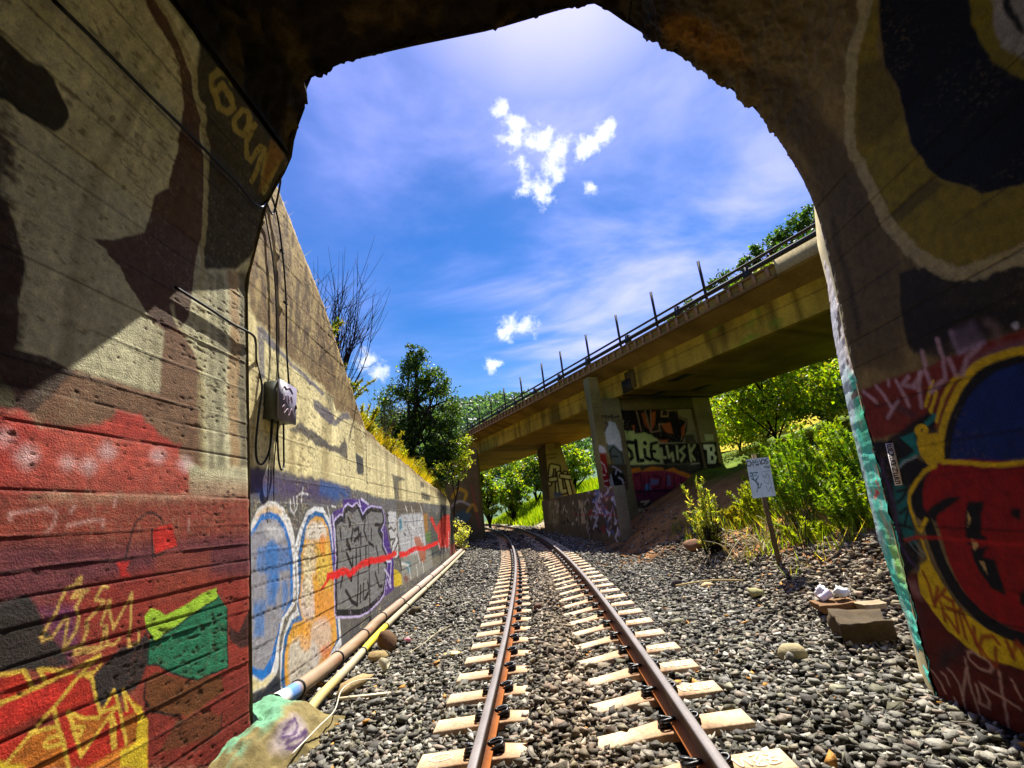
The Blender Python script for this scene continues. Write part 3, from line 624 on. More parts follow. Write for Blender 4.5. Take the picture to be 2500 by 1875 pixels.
('L',(140,56,10),[(3.356,16.944),(3.386,16.822),(3.468,16.919)],0.01,0.8,0,0.006,0.028),
('L',(140,56,10),[(3.361,16.841),(3.413,16.843)],0.01,0.8,0,0.006,0.028),
('L',(168,26,14),[(4.072,16.272),(3.946,16.241),(3.739,16.237),(3.47,16.235),(3.317,16.245),(3.081,16.242)],0.01,0.85,0,0.006,0.022),
('L',(190,152,134),[(4.275,17.228),(4.222,17.231),(4.179,17.292),(4.163,17.354)],0.008,0.8,0,0.006,0.017),
('L',(190,152,134),[(4.135,17.211),(4.105,17.221),(4.097,17.278)],0.008,0.8,0,0.006,0.017),
('L',(190,152,134),[(4.065,17.166),(4.03,17.18),(3.995,17.245),(4.007,17.399)],0.008,0.8,0,0.006,0.017),
('L',(190,152,134),[(3.855,17.042),(3.868,17.091),(3.994,17.314)],0.008,0.8,0,0.006,0.017),
('L',(190,152,134),[(3.868,17.091),(3.896,17.208),(3.894,17.325),(3.893,17.424)],0.008,0.8,0,0.006,0.017),
('L',(190,152,134),[(3.839,17.196),(3.844,17.275),(3.869,17.316),(3.792,17.316),(3.771,17.266),(3.796,17.176),(3.545,17.238)],0.008,0.8,0,0.006,0.017),
('L',(190,152,134),[(3.598,17.04),(3.638,17.152),(3.664,17.291),(3.69,17.429)],0.008,0.8,0,0.006,0.017),
('L',(190,152,134),[(4.085,17.363),(4.107,17.47),(4.14,17.529)],0.008,0.8,0,0.006,0.017),
('L',(190,152,134),[(4.252,17.559),(4.156,17.546),(4.02,17.5),(3.908,17.528),(3.794,17.575),(3.671,17.6)],0.008,0.8,0,0.006,0.017),
('L',(190,152,134),[(3.813,16.996),(3.821,17.032),(3.753,17.075),(3.675,17.068),(3.64,17.031),(3.662,17.005),(3.766,16.972),(3.813,16.996)],0.008,0.8,0,0.006,0.017),
('L',(190,152,134),[(3.528,17.065),(3.511,17.171)],0.008,0.8,0,0.006,0.017),
('L',(176,144,158),[(4.006,15.083),(3.895,15.193)],0.012,0.8,0,0.006,0.034),
('L',(176,144,158),[(3.842,15.079),(3.782,15.192),(3.767,15.266)],0.012,0.8,0,0.006,0.034),
('L',(176,144,158),[(3.672,15.236),(3.837,15.338)],0.012,0.8,0,0.006,0.034),
('L',(176,144,158),[(3.629,15.092),(3.6,15.202),(3.588,15.296)],0.012,0.8,0,0.006,0.034),
('L',(176,144,158),[(3.498,15.096),(3.579,15.132),(3.484,15.182)],0.012,0.8,0,0.006,0.034),
('L',(176,144,158),[(3.393,15.094),(3.453,15.206),(3.482,15.328)],0.012,0.8,0,0.006,0.034),
('L',(176,144,158),[(3.343,15.093),(3.337,15.189)],0.012,0.8,0,0.006,0.034),
('L',(176,144,158),[(3.316,14.965),(3.328,15.058)],0.012,0.8,0,0.006,0.034),
('L',(176,144,158),[(3.183,15.088),(3.211,15.194),(3.362,15.245)],0.012,0.8,0,0.006,0.034),
('L',(176,144,158),[(3.168,14.931),(3.171,15.061)],0.012,0.8,0,0.006,0.034),
('L',(176,144,158),[(3.136,15.081),(3.126,15.196)],0.012,0.8,0,0.006,0.034),
('L',(176,144,158),[(2.91,15.078),(3.01,15.115),(3.086,15.2)],0.012,0.8,0,0.006,0.034),
('L',(176,144,158),[(3.702,15.072),(3.711,15.105)],0.012,0.8,0,0.006,0.034),
('L',(176,144,158),[(3.376,15.099),(3.477,15.167)],0.012,0.8,0,0.006,0.034),
('P',(104,88,112),[(3.058,14.92),(2.886,14.915),(2.86,15.047),(2.874,15.063),(3.053,15.064)],0.03,0.65,0,0.01),
('L',(150,130,160),[(3.053,14.929),(3.053,15.064),(2.874,15.063)],0.02,0.7,0,0.006,0.03),
('P',(190,190,205),[(2.683,15.024),(2.652,15.011),(2.64,15.042),(2.669,15.053)],0.01,0.9,1,0.01),
('L',(120,100,95),[(2.801,14.958),(2.772,15.005),(2.779,15.057)],0.03,0.6,0,0.006,0.05),
]
PAINT_OW=[
('P',(112,80,36),[(-1.411,5.451),(-0.515,4.206),(-0.349,4.185),(0.012,4.125),(0.484,4.035),(1.028,3.993),(1.583,3.954),(1.893,3.898),(2.079,3.695),(2.759,3.787),(2.986,3.678),(3.557,3.705),(4.106,4.319),(2.851,6.113),(-0.168,7.179)],0.05,0.9,0,0.06),
('P',(168,142,86),[(1.322,5.007),(1.76,4.899),(2.243,4.585),(2.78,4.319),(3.122,3.964),(3.384,4.106),(2.252,5.014),(1.669,5.346),(0.184,6.432),(-0.682,6.682),(-0.868,6.051),(0.557,5.487)],0.12,0.75,0,0.1),
('P',(196,176,112),[(-0.563,5.126),(-0.031,4.852),(0.522,4.658),(0.798,4.519),(0.596,4.44),(0.211,4.642),(-0.422,4.858)],0.1,0.5,0,0.1),
('P',(86,86,112),[(-0.474,4.12),(-0.373,4.176),(0.015,4.084),(0.485,3.991),(1.103,3.936),(1.583,3.853),(1.499,3.798),(0.958,3.863),(0.488,3.933),(0.159,3.982),(-0.29,4.024),(-0.435,4.059)],0.02,0.85,0,0.03),
('P',(86,86,112),[(-0.448,4.079),(-0.301,4.019),(-0.257,3.557),(-0.373,3.548)],0.02,0.8,0,0.01),
('P',(116,110,92),[(1.626,3.864),(1.939,3.909),(1.982,3.535),(1.89,3.534)],0.02,0.6,0,0.01),
('P',(74,72,98),[(1.146,3.662),(1.338,3.693),(1.756,3.641),(1.982,3.553),(2.076,3.537),(2.378,3.724),(2.703,3.794),(2.87,3.694),(2.643,3.668),(2.427,3.625),(2.123,3.458),(2.027,3.423),(1.669,3.423),(1.34,3.486),(1.186,3.531)],0.02,0.85,0,0.03),
('P',(62,60,68),[(0.404,3.097),(0.612,3.176),(0.642,3.224),(1.118,3.195),(1.754,3.11),(2.213,3.092),(2.47,3.288),(2.6,3.217),(2.617,2.949),(2.211,2.971),(1.544,3.0),(0.979,3.039),(0.776,3.078),(0.406,3.07)],0.02,0.88,0,0.04),
('P',(58,56,62),[(3.047,3.111),(3.515,3.09),(3.562,2.818),(3.176,2.728)],0.02,0.8,0,0.01),
('P',(128,108,56),[(2.927,3.686),(3.358,3.689),(3.586,3.158),(3.077,3.115)],0.04,0.6,0,0.01),
('P',(56,56,60),[(3.101,3.118),(3.525,3.063),(3.503,2.74),(3.083,2.783)],0.04,0.85,0,0.04),
('P',(56,56,60),[(5.863,2.959),(7.277,2.961),(7.265,2.904),(6.507,2.835),(6.502,2.384),(6.052,2.371),(5.963,2.699)],0.04,0.85,0,0.04),
('P',(56,56,60),[(9.575,3.039),(10.208,3.036),(10.156,2.873),(9.522,2.861)],0.04,0.85,0,0.04),
('P',(56,56,60),[(9.607,2.735),(11.359,2.67),(11.287,2.475),(9.658,2.498)],0.04,0.85,0,0.04),
('P',(112,84,40),[(3.667,3.779),(5.184,3.77),(6.571,3.628),(9.203,3.403),(13.268,3.231),(15.802,3.206),(13.196,3.063),(9.142,3.182),(6.538,3.442),(4.914,3.567),(3.75,3.623)],0.06,0.8,0,0.05),
('P',(96,76,40),[(11.845,3.14),(17.318,3.157),(17.571,2.64),(12.667,2.667)],0.1,0.6,0,0.01),
('P',(84,84,88),[(-0.527,2.516),(-0.39,2.539),(0.841,2.522),(2.47,2.49),(4.343,2.388),(6.933,2.371),(17.482,2.415),(20.619,-0.015),(16.678,0.002),(-0.299,-0.226)],0.03,0.96,0,0.04),
('P',(72,52,104),[(-0.525,2.489),(-0.004,2.477),(0.583,2.459),(1.434,2.468),(1.987,2.212),(0.012,2.223),(-0.506,2.259)],0.12,0.75,0,0.01),
('P',(40,84,150),[(1.433,2.518),(2.643,2.471),(2.817,2.319),(1.987,2.238),(1.371,2.318)],0.08,0.85,0,0.01),
('P',(50,90,160),[(-0.37,2.283),(-0.077,2.355),(0.131,2.307),(-0.255,2.177)],0.06,0.6,0,0.01),
('P',(110,110,112),[(2.642,2.457),(5.176,2.361),(10.633,2.358),(17.433,2.335),(18.047,2.179),(5.781,2.144),(2.722,2.229)],0.05,0.5,0,0.01),
('P',(228,226,222),[(-0.444,1.91),(-0.39,1.996),(-0.32,2.085),(-0.141,2.162),(0.055,2.18),(0.272,2.111),(0.46,1.969),(0.588,1.761),(0.629,1.354),(0.667,0.996),(0.51,0.91),(0.38,0.879),(0.267,0.673),(0.262,0.4),(0.207,0.349),(-0.013,0.303),(-0.218,0.322),(-0.316,0.354)],0.012,1,0,0.01),
('P',(224,170,60),[(-0.333,2.023),(-0.138,2.106),(0.079,2.124),(0.253,2.061),(0.19,2.021),(-0.057,2.06),(-0.277,1.996)],0.05,0.75,0,0.01),
('P',(22,110,190),[(-0.439,1.859),(-0.382,1.9),(-0.244,2.028),(-0.058,2.065),(0.147,2.031),(0.327,1.911),(0.472,1.726),(0.552,1.481),(0.586,1.029),(0.442,0.941),(0.296,0.878),(0.226,0.683),(0.177,0.525),(0.09,0.4),(-0.088,0.381),(-0.33,0.523)],0.01,1,0,0.01),
('P',(150,148,154),[(-0.435,1.807),(-0.378,1.848),(-0.238,1.956),(-0.053,1.99),(0.109,1.969),(0.285,1.863),(0.405,1.69),(0.488,1.37),(0.503,1.042),(0.376,0.953),(0.257,0.851),(0.167,0.68),(0.08,0.55),(-0.06,0.484),(-0.2,0.524),(-0.337,0.6)],0.012,1,0,0.01),
('P',(44,116,190),[(-0.289,1.679),(0.08,1.784),(0.189,1.665),(0.452,1.648),(0.442,1.394),(0.063,1.417),(-0.308,1.475)],0.04,0.7,0,0.05),
('P',(44,116,190),[(-0.317,1.162),(-0.072,1.155),(-0.082,0.788),(-0.291,0.836)],0.04,0.7,0,0.05),
('P',(44,116,190),[(-0.015,1.426),(0.224,1.418),(0.215,1.217),(0.081,1.13)],0.04,0.7,0,0.05),
('P',(44,116,190),[(-0.146,1.687),(0.166,1.704),(0.165,1.045),(-0.03,1.079)],0.04,0.7,0,0.05),
('P',(44,116,190),[(0.276,1.245),(0.448,1.259),(0.439,0.997),(0.312,0.965)],0.04,0.7,0,0.05),
('P',(230,228,224),[(-0.161,1.903),(0.091,1.926),(0.288,1.814),(0.206,1.74),(-0.078,1.791)],0.06,0.6,0,0.01),
('P',(214,190,90),[(-0.329,0.507),(-0.087,0.373),(0.128,0.389),(0.206,0.366),(-0.013,0.303),(-0.316,0.354)],0.03,0.7,0,0.01),
('P',(226,228,228),[(0.593,1.638),(0.684,1.798),(0.807,1.922),(0.964,2.075),(1.191,2.135),(1.501,2.127),(1.701,2.005),(1.874,1.828),(1.992,1.448),(2.094,0.947),(2.194,0.451),(2.262,0.155),(1.826,0.02),(1.23,-0.032),(0.687,-0.06),(0.556,-0.084),(0.393,-0.002),(0.307,0.319),(0.295,0.527),(0.388,0.734),(0.511,0.872),(0.694,0.914),(0.653,1.351)],0.012,1,0,0.01),
('P',(24,100,160),[(0.694,1.55),(0.821,1.836),(0.993,2.019),(1.252,2.077),(1.501,2.049),(1.701,1.906),(1.838,1.705),(1.946,1.208),(2.047,0.716),(2.161,0.248),(1.23,-0.032),(0.608,-0.085),(0.503,-0.04),(0.39,0.125),(0.329,0.279),(0.338,0.482),(0.39,0.679),(0.558,0.826),(0.784,0.839),(0.717,0.948),(0.742,1.181),(0.701,1.366)],0.01,1,0,0.01),
('P',(226,166,58),[(0.828,1.602),(0.942,1.876),(1.078,1.962),(1.253,2.007),(1.502,1.982),(1.701,1.833),(1.802,1.559),(1.904,1.212),(1.983,0.727),(2.068,0.27),(1.762,0.124),(1.229,0.067),(0.776,-0.0),(0.598,-0.064),(0.508,0.018),(0.411,0.289),(0.4,0.5),(0.477,0.659),(0.606,0.779),(0.871,0.753),(0.749,0.982),(0.815,1.374),(0.76,1.524)],0.012,1,0,0.01),
('P',(228,226,215),[(0.968,1.897),(1.254,1.937),(1.567,1.884),(1.633,1.714),(1.199,1.688),(0.918,1.746)],0.05,0.85,1,0.04),
('P',(226,220,190),[(0.869,1.62),(1.2,1.643),(1.264,1.283),(0.88,1.285)],0.05,0.6,1,0.04),
('P',(232,206,90),[(1.318,1.637),(1.7,1.566),(1.766,0.994),(1.385,1.093)],0.05,0.6,1,0.04),
('P',(222,214,214),[(0.831,1.209),(1.151,1.189),(1.216,0.736),(0.87,0.803)],0.05,0.7,1,0.04),
('P',(230,150,60),[(1.268,1.066),(1.833,0.938),(1.897,0.513),(1.332,0.629)],0.05,0.7,1,0.04),
('P',(232,140,50),[(1.44,1.746),(1.601,1.715),(1.569,1.434),(1.319,1.591)],0.05,0.8,1,0.04),
('P',(196,200,190),[(0.526,0.557),(1.111,0.513),(1.396,0.139),(0.729,0.033),(0.543,0.197)],0.05,0.85,1,0.04),
('P',(206,200,196),[(1.163,0.644),(1.699,0.598),(1.828,0.238),(1.282,0.17),(1.113,0.413)],0.05,0.6,1,0.04),
('P',(232,160,50),[(0.799,0.681),(1.107,0.696),(1.113,0.413),(0.857,0.438)],0.05,0.7,1,0.04),
('P',(236,226,180),[(0.925,1.532),(1.088,1.519),(1.102,0.922),(0.942,0.949)],0.05,0.6,1,0.04),
('P',(232,120,40),[(1.453,0.288),(1.828,0.26),(1.762,0.102),(1.574,0.132)],0.05,0.7,1,0.04),
('P',(44,46,52),[(-0.316,0.347),(-0.012,0.295),(0.227,0.335),(0.309,0.285),(0.394,-0.01),(0.154,-0.022),(-0.28,-0.094)],0.015,1,0,0.01),
('P',(30,62,58),[(-0.304,0.203),(0.385,-0.007),(0.156,-0.054),(-0.28,-0.094)],0.05,0.8,0,0.01),
('P',(70,32,128),[(1.829,2.02),(1.984,2.097),(2.351,2.136),(2.354,2.253),(2.723,2.294),(3.212,2.296),(3.3,2.312),(3.853,2.21),(4.601,2.194),(5.067,2.06),(5.153,1.747),(5.477,1.264),(5.643,1.016),(5.618,0.434),(4.912,0.422),(3.438,0.471),(1.998,0.724),(1.885,1.517)],0.02,0.97,0,0.02),
('L',(196,184,230),[(2.045,1.854),(2.243,1.917),(2.468,1.89),(2.454,2.031),(2.602,2.091),(2.829,2.043),(3.075,2.119),(3.198,2.056),(3.384,1.899),(3.644,2.016),(3.94,2.058),(4.044,2.079),(4.821,2.06),(4.927,1.937),(4.49,1.707),(4.762,1.579),(4.734,1.346),(5.068,1.129),(4.92,0.937),(4.833,0.731),(4.694,0.553),(4.41,0.5),(3.705,0.448),(3.144,0.475),(2.089,0.666),(2.064,1.081),(2.133,1.391),(2.104,1.556),(2.043,1.722),(2.045,1.854)],0.01,1,0,0.006,0.26),
('L',(14,13,16),[(2.045,1.854),(2.243,1.917),(2.468,1.89),(2.454,2.031),(2.602,2.091),(2.829,2.043),(3.075,2.119),(3.198,2.056),(3.384,1.899),(3.644,2.016),(3.94,2.058),(4.044,2.079),(4.821,2.06),(4.927,1.937),(4.49,1.707),(4.762,1.579),(4.734,1.346),(5.068,1.129),(4.92,0.937),(4.833,0.731),(4.694,0.553),(4.41,0.5),(3.705,0.448),(3.144,0.475),(2.089,0.666),(2.064,1.081),(2.133,1.391),(2.104,1.556),(2.043,1.722),(2.045,1.854)],0.008,1,0,0.006,0.19),
('P',(124,124,121),[(2.045,1.854),(2.243,1.917),(2.468,1.89),(2.454,2.031),(2.602,2.091),(2.829,2.043),(3.075,2.119),(3.198,2.056),(3.384,1.899),(3.644,2.016),(3.94,2.058),(4.044,2.079),(4.821,2.06),(4.927,1.937),(4.49,1.707),(4.762,1.579),(4.734,1.346),(5.068,1.129),(4.92,0.937),(4.833,0.731),(4.694,0.553),(4.41,0.5),(3.705,0.448),(3.144,0.475),(2.089,0.666),(2.064,1.081),(2.133,1.391),(2.104,1.556),(2.043,1.722)],0.006,1,0,0.01),
('L',(16,15,18),[(2.597,1.971),(2.706,1.886),(2.63,1.839)],0.006,1,0,0.006,0.07),
('L',(16,15,18),[(2.207,1.805),(2.237,1.669)],0.006,1,0,0.006,0.07),
('L',(16,15,18),[(2.817,1.786),(2.732,1.599)],0.006,1,0,0.006,0.07),
('L',(16,15,18),[(2.886,1.59),(3.261,1.697),(3.25,1.521)],0.006,1,0,0.006,0.07),
('L',(16,15,18),[(2.513,1.633),(2.689,1.46),(2.511,1.564)],0.006,1,0,0.006,0.07),
('L',(16,15,18),[(3.719,1.759),(3.758,1.651)],0.006,1,0,0.006,0.07),
('L',(16,15,18),[(4.014,1.75),(3.997,1.572)],0.006,1,0,0.006,0.07),
('L',(16,15,18),[(4.283,1.828),(4.674,1.82),(4.49,1.707),(4.759,1.55)],0.006,1,0,0.006,0.07),
('L',(16,15,18),[(2.997,1.439),(2.979,1.083)],0.006,1,0,0.006,0.07),
('L',(16,15,18),[(3.202,1.424),(3.234,1.261)],0.006,1,0,0.006,0.07),
('L',(16,15,18),[(3.556,1.464),(3.541,1.272)],0.006,1,0,0.006,0.07),
('L',(16,15,18),[(3.759,1.085),(3.96,1.17)],0.006,1,0,0.006,0.07),
('L',(16,15,18),[(4.294,1.417),(4.433,1.197),(4.403,0.922)],0.006,1,0,0.006,0.07),
('L',(16,15,18),[(2.506,1.416),(2.789,1.162),(2.797,1.335)],0.006,1,0,0.006,0.07),
('L',(16,15,18),[(2.324,1.124),(2.221,0.955)],0.006,1,0,0.006,0.07),
('L',(16,15,18),[(2.428,1.167),(2.744,0.984),(2.749,1.108)],0.006,1,0,0.006,0.07),
('L',(16,15,18),[(2.453,0.868),(2.766,0.654),(3.03,0.565),(3.098,1.069)],0.006,1,0,0.006,0.07),
('L',(16,15,18),[(3.207,0.829),(3.193,0.595)],0.006,1,0,0.006,0.07),
('L',(16,15,18),[(3.378,0.842),(3.361,0.603)],0.006,1,0,0.006,0.07),
('L',(16,15,18),[(3.645,0.843),(3.724,0.669),(3.447,0.589)],0.006,1,0,0.006,0.07),
('L',(16,15,18),[(4.142,0.952),(4.426,0.646),(4.648,0.643)],0.006,1,0,0.006,0.07),
('L',(16,15,18),[(2.894,1.76),(3.14,1.802),(3.129,1.602)],0.006,1,0,0.006,0.07),
('L',(16,15,18),[(3.546,1.95),(3.44,1.742),(3.61,1.578)],0.006,1,0,0.006,0.07),
('L',(16,15,18),[(4.137,1.427),(3.795,1.515)],0.006,1,0,0.006,0.07),
('L',(16,15,18),[(4.822,1.106),(5.05,0.997)],0.006,1,0,0.006,0.07),
('L',(214,210,232),[(1.89,2.02),(1.98,1.725),(2.008,1.508)],0.012,0.9,0,0.006,0.05),
('L',(214,210,232),[(1.768,1.999),(1.886,1.538)],0.012,0.9,0,0.006,0.05),
('L',(214,210,232),[(3.211,2.277),(3.291,2.174)],0.012,0.9,0,0.006,0.05),
('L',(214,210,232),[(3.344,2.307),(3.568,2.259),(3.854,2.224)],0.012,0.9,0,0.006,0.05),
('L',(214,210,232),[(4.859,0.929),(5.323,0.684),(5.442,1.035),(5.06,1.07)],0.012,0.9,0,0.006,0.05),
('L',(206,196,226),[(4.951,0.716),(4.988,0.539)],0.01,0.9,0,0.006,0.05),
('L',(206,196,226),[(5.074,0.715),(5.299,0.524),(5.262,0.707)],0.01,0.9,0,0.006,0.05),
('L',(206,196,226),[(5.353,0.665),(5.363,0.515)],0.01,0.9,0,0.006,0.05),
('P',(206,206,206),[(5.331,2.093),(6.113,2.097),(6.171,1.55),(6.164,1.084),(5.712,1.01),(5.544,1.26),(5.347,1.742)],0.02,0.95,0,0.03),
('P',(188,190,192),[(6.237,1.924),(6.659,2.028),(9.704,2.093),(9.918,1.106),(9.826,0.828),(6.469,1.042),(6.247,1.547)],0.03,0.9,0,0.05),
('P',(150,150,138),[(6.39,1.049),(10.842,0.887),(11.094,0.332),(7.652,0.393),(6.427,0.415)],0.04,0.85,0,0.05),
('P',(96,80,52),[(6.152,2.323),(9.657,2.364),(10.099,2.072),(9.814,2.026),(6.67,2.082),(6.256,2.028)],0.06,0.6,0,0.01),
('P',(48,130,150),[(6.394,1.923),(6.642,1.938),(6.722,1.705),(6.419,1.626)],0.02,0.9,0,0.01),
('P',(48,124,140),[(6.687,0.904),(7.474,0.849),(7.491,0.521),(7.144,0.614)],0.04,0.75,0,0.01),
('P',(176,92,52),[(8.011,1.435),(9.113,1.386),(9.868,0.956),(9.637,0.651),(9.13,0.636),(8.168,1.231)],0.05,0.85,0,0.05),
('P',(216,186,30),[(5.653,0.859),(6.033,0.771),(6.39,0.633),(6.43,0.431),(5.762,0.459),(5.594,0.498)],0.02,0.95,0,0.01),
('P',(120,60,50),[(6.537,0.566),(6.872,0.576),(7.285,0.439),(6.748,0.388)],0.03,0.8,0,0.01),
('L',(24,24,28),[(5.342,1.711),(5.617,1.735),(5.818,1.663),(6.046,1.706)],0.01,0.9,0,0.006,0.06),
('L',(24,24,28),[(5.39,1.583),(5.443,1.486),(5.933,1.478),(5.632,1.381)],0.01,0.9,0,0.006,0.06),
('L',(24,24,28),[(6.098,1.57),(6.306,1.443),(5.898,1.267),(5.597,1.161)],0.01,0.9,0,0.006,0.06),
('L',(24,24,28),[(5.632,1.381),(5.544,1.26)],0.01,0.9,0,0.006,0.06),
('L',(24,24,28),[(6.164,1.084),(6.415,0.762)],0.01,0.9,0,0.006,0.06),
('L',(24,24,28),[(5.31,1.949),(5.356,1.805)],0.01,0.9,0,0.006,0.06),
('L',(24,24,28),[(5.139,2.123),(5.187,1.997),(5.386,2.013)],0.01,0.9,0,0.006,0.06),
('L',(24,24,28),[(6.905,1.556),(7.072,1.513)],0.01,0.9,0,0.006,0.06),
('L',(24,24,28),[(6.488,1.142),(6.535,0.969)],0.01,0.9,0,0.006,0.06),
('L',(24,24,28),[(5.72,1.057),(6.075,1.009)],0.01,0.9,0,0.006,0.06),
('L',(218,216,210),[(7.534,1.931),(7.776,1.715),(8.269,1.623)],0.015,0.85,0,0.006,0.07),
('L',(218,216,210),[(8.385,2.068),(8.376,1.62)],0.015,0.85,0,0.006,0.07),
('L',(218,216,210),[(9.071,2.069),(8.708,1.61),(9.304,1.207)],0.015,0.85,0,0.006,0.07),
('L',(218,216,210),[(9.46,1.718),(9.679,1.186)],0.015,0.85,0,0.006,0.07),
('L',(218,216,210),[(7.948,1.593),(8.168,1.231),(8.785,0.669)],0.015,0.85,0,0.006,0.07),
('L',(218,216,210),[(9.662,1.959),(8.973,1.728)],0.015,0.85,0,0.006,0.07),
('L',(218,216,210),[(7.393,1.314),(7.419,1.018)],0.015,0.85,0,0.006,0.07),
('L',(218,216,210),[(8.001,2.227),(8.075,2.107)],0.015,0.85,0,0.006,0.07),
('L',(218,216,210),[(7.226,2.235),(7.383,2.104)],0.015,0.85,0,0.006,0.07),
('L',(218,216,210),[(9.38,2.291),(9.581,2.115)],0.015,0.85,0,0.006,0.07),
('L',(218,216,210),[(6.44,0.893),(7.267,0.76),(7.466,0.416)],0.015,0.85,0,0.006,0.07),
('L',(218,216,210),[(8.235,0.683),(8.363,0.362)],0.015,0.85,0,0.006,0.07),
('L',(218,216,210),[(9.142,0.676),(9.294,0.372)],0.015,0.85,0,0.006,0.07),
('L',(96,84,70),[(8.05,2.007),(8.194,1.745)],0.02,0.8,0,0.006,0.07),
('L',(96,84,70),[(8.691,1.964),(8.64,1.777)],0.02,0.8,0,0.006,0.07),
('L',(96,84,70),[(7.308,1.764),(7.625,1.49)],0.02,0.8,0,0.006,0.07),
('L',(96,84,70),[(9.309,1.635),(9.479,1.369)],0.02,0.8,0,0.006,0.07),
('L',(96,84,70),[(7.82,1.482),(7.633,1.113)],0.02,0.8,0,0.006,0.07),
('P',(172,122,40),[(9.683,2.026),(10.523,2.073),(10.466,1.487),(9.893,1.44)],0.05,0.85,0,0.01),
('P',(84,124,50),[(9.893,1.44),(11.066,1.491),(10.944,1.162),(9.94,1.171)],0.05,0.85,0,0.01),
('P',(76,80,74),[(10.988,2.123),(11.51,2.252),(12.045,1.895),(13.042,2.079),(14.416,2.348),(16.595,2.251),(17.927,1.061),(17.715,0.736),(14.456,0.633),(11.57,0.715),(10.696,0.898),(11.102,1.586)],0.05,0.92,0,0.01),
('P',(216,40,30),[(10.776,1.953),(11.549,1.924),(12.28,1.606),(13.746,1.853),(14.709,2.023),(16.445,1.989),(16.312,1.286),(15.443,0.683),(12.502,0.848),(12.508,1.287),(11.744,1.569)],0.05,0.95,0,0.06),
('P',(46,58,66),[(10.817,0.819),(13.214,0.72),(12.86,0.382),(10.979,0.436)],0.05,0.8,0,0.01),
('L',(228,224,220),[(13.46,0.811),(13.154,0.381)],0.02,0.9,0,0.006,0.09),
('L',(228,224,220),[(15.649,1.278),(15.411,0.626)],0.02,0.9,0,0.006,0.09),
('L',(228,224,220),[(12.557,0.973),(12.834,0.747)],0.02,0.9,0,0.006,0.09),
('L',(228,224,220),[(14.307,0.785),(14.441,0.606)],0.02,0.9,0,0.006,0.09),
('P',(142,50,46),[(15.757,0.784),(19.69,0.661),(19.074,0.309),(15.492,0.322)],0.05,0.8,0,0.01),
('P',(150,140,110),[(10.759,0.663),(15.315,0.455),(15.22,0.286),(11.086,0.309)],0.08,0.5,0,0.01),
('L',(226,20,18),[(1.484,1.04),(1.599,1.086),(1.779,1.158),(2.069,1.179),(2.383,1.167)],0.012,1,0,0.02,0.055),
('L',(226,20,18),[(1.708,1.166),(1.973,1.165),(2.326,1.178),(2.674,1.094),(3.401,1.184),(3.962,1.184),(4.483,1.151),(5.458,1.141),(5.954,1.166)],0.02,1,0,0.03,0.12),
('L',(226,20,18),[(6.322,1.104),(6.978,1.07),(8.138,1.116),(9.499,1.024),(11.206,1.029),(12.399,1.033)],0.02,1,0,0.03,0.13),
('L',(224,224,226),[(0.465,2.216),(0.47,2.092),(0.56,2.035),(0.647,2.123),(0.665,2.242)],0.008,0.9,0,0.006,0.026),
('L',(224,224,226),[(0.784,2.195),(0.827,2.37)],0.008,0.9,0,0.006,0.026),
('L',(224,224,226),[(0.642,2.251),(0.781,2.306),(0.98,2.294)],0.008,0.9,0,0.006,0.026),
('L',(224,224,226),[(0.552,2.238),(0.579,2.122)],0.008,0.9,0,0.006,0.026),
('L',(224,224,226),[(1.689,2.138),(1.751,2.024)],0.008,0.9,0,0.006,0.026),
('L',(224,224,226),[(1.849,2.152),(2.016,2.142)],0.008,0.9,0,0.006,0.026),
('L',(30,24,16),[(1.017,1.821),(1.045,1.719)],0.004,0.9,0,0.012,0.008),
('L',(30,24,16),[(1.044,1.78),(1.23,1.638),(1.205,1.507)],0.004,0.9,0,0.012,0.008),
('L',(30,24,16),[(1.325,1.601),(1.326,1.508),(0.784,1.503)],0.004,0.9,0,0.012,0.008),
('L',(30,24,16),[(1.326,1.508),(1.598,1.498)],0.004,0.9,0,0.012,0.008),
('L',(30,24,16),[(1.327,1.498),(1.412,1.325),(1.484,1.071)],0.004,0.9,0,0.012,0.008),
('L',(22,24,30),[(-0.202,1.452),(-0.018,1.464),(0.238,1.463),(0.541,1.478)],0.008,0.9,0,0.02,0.014),
]
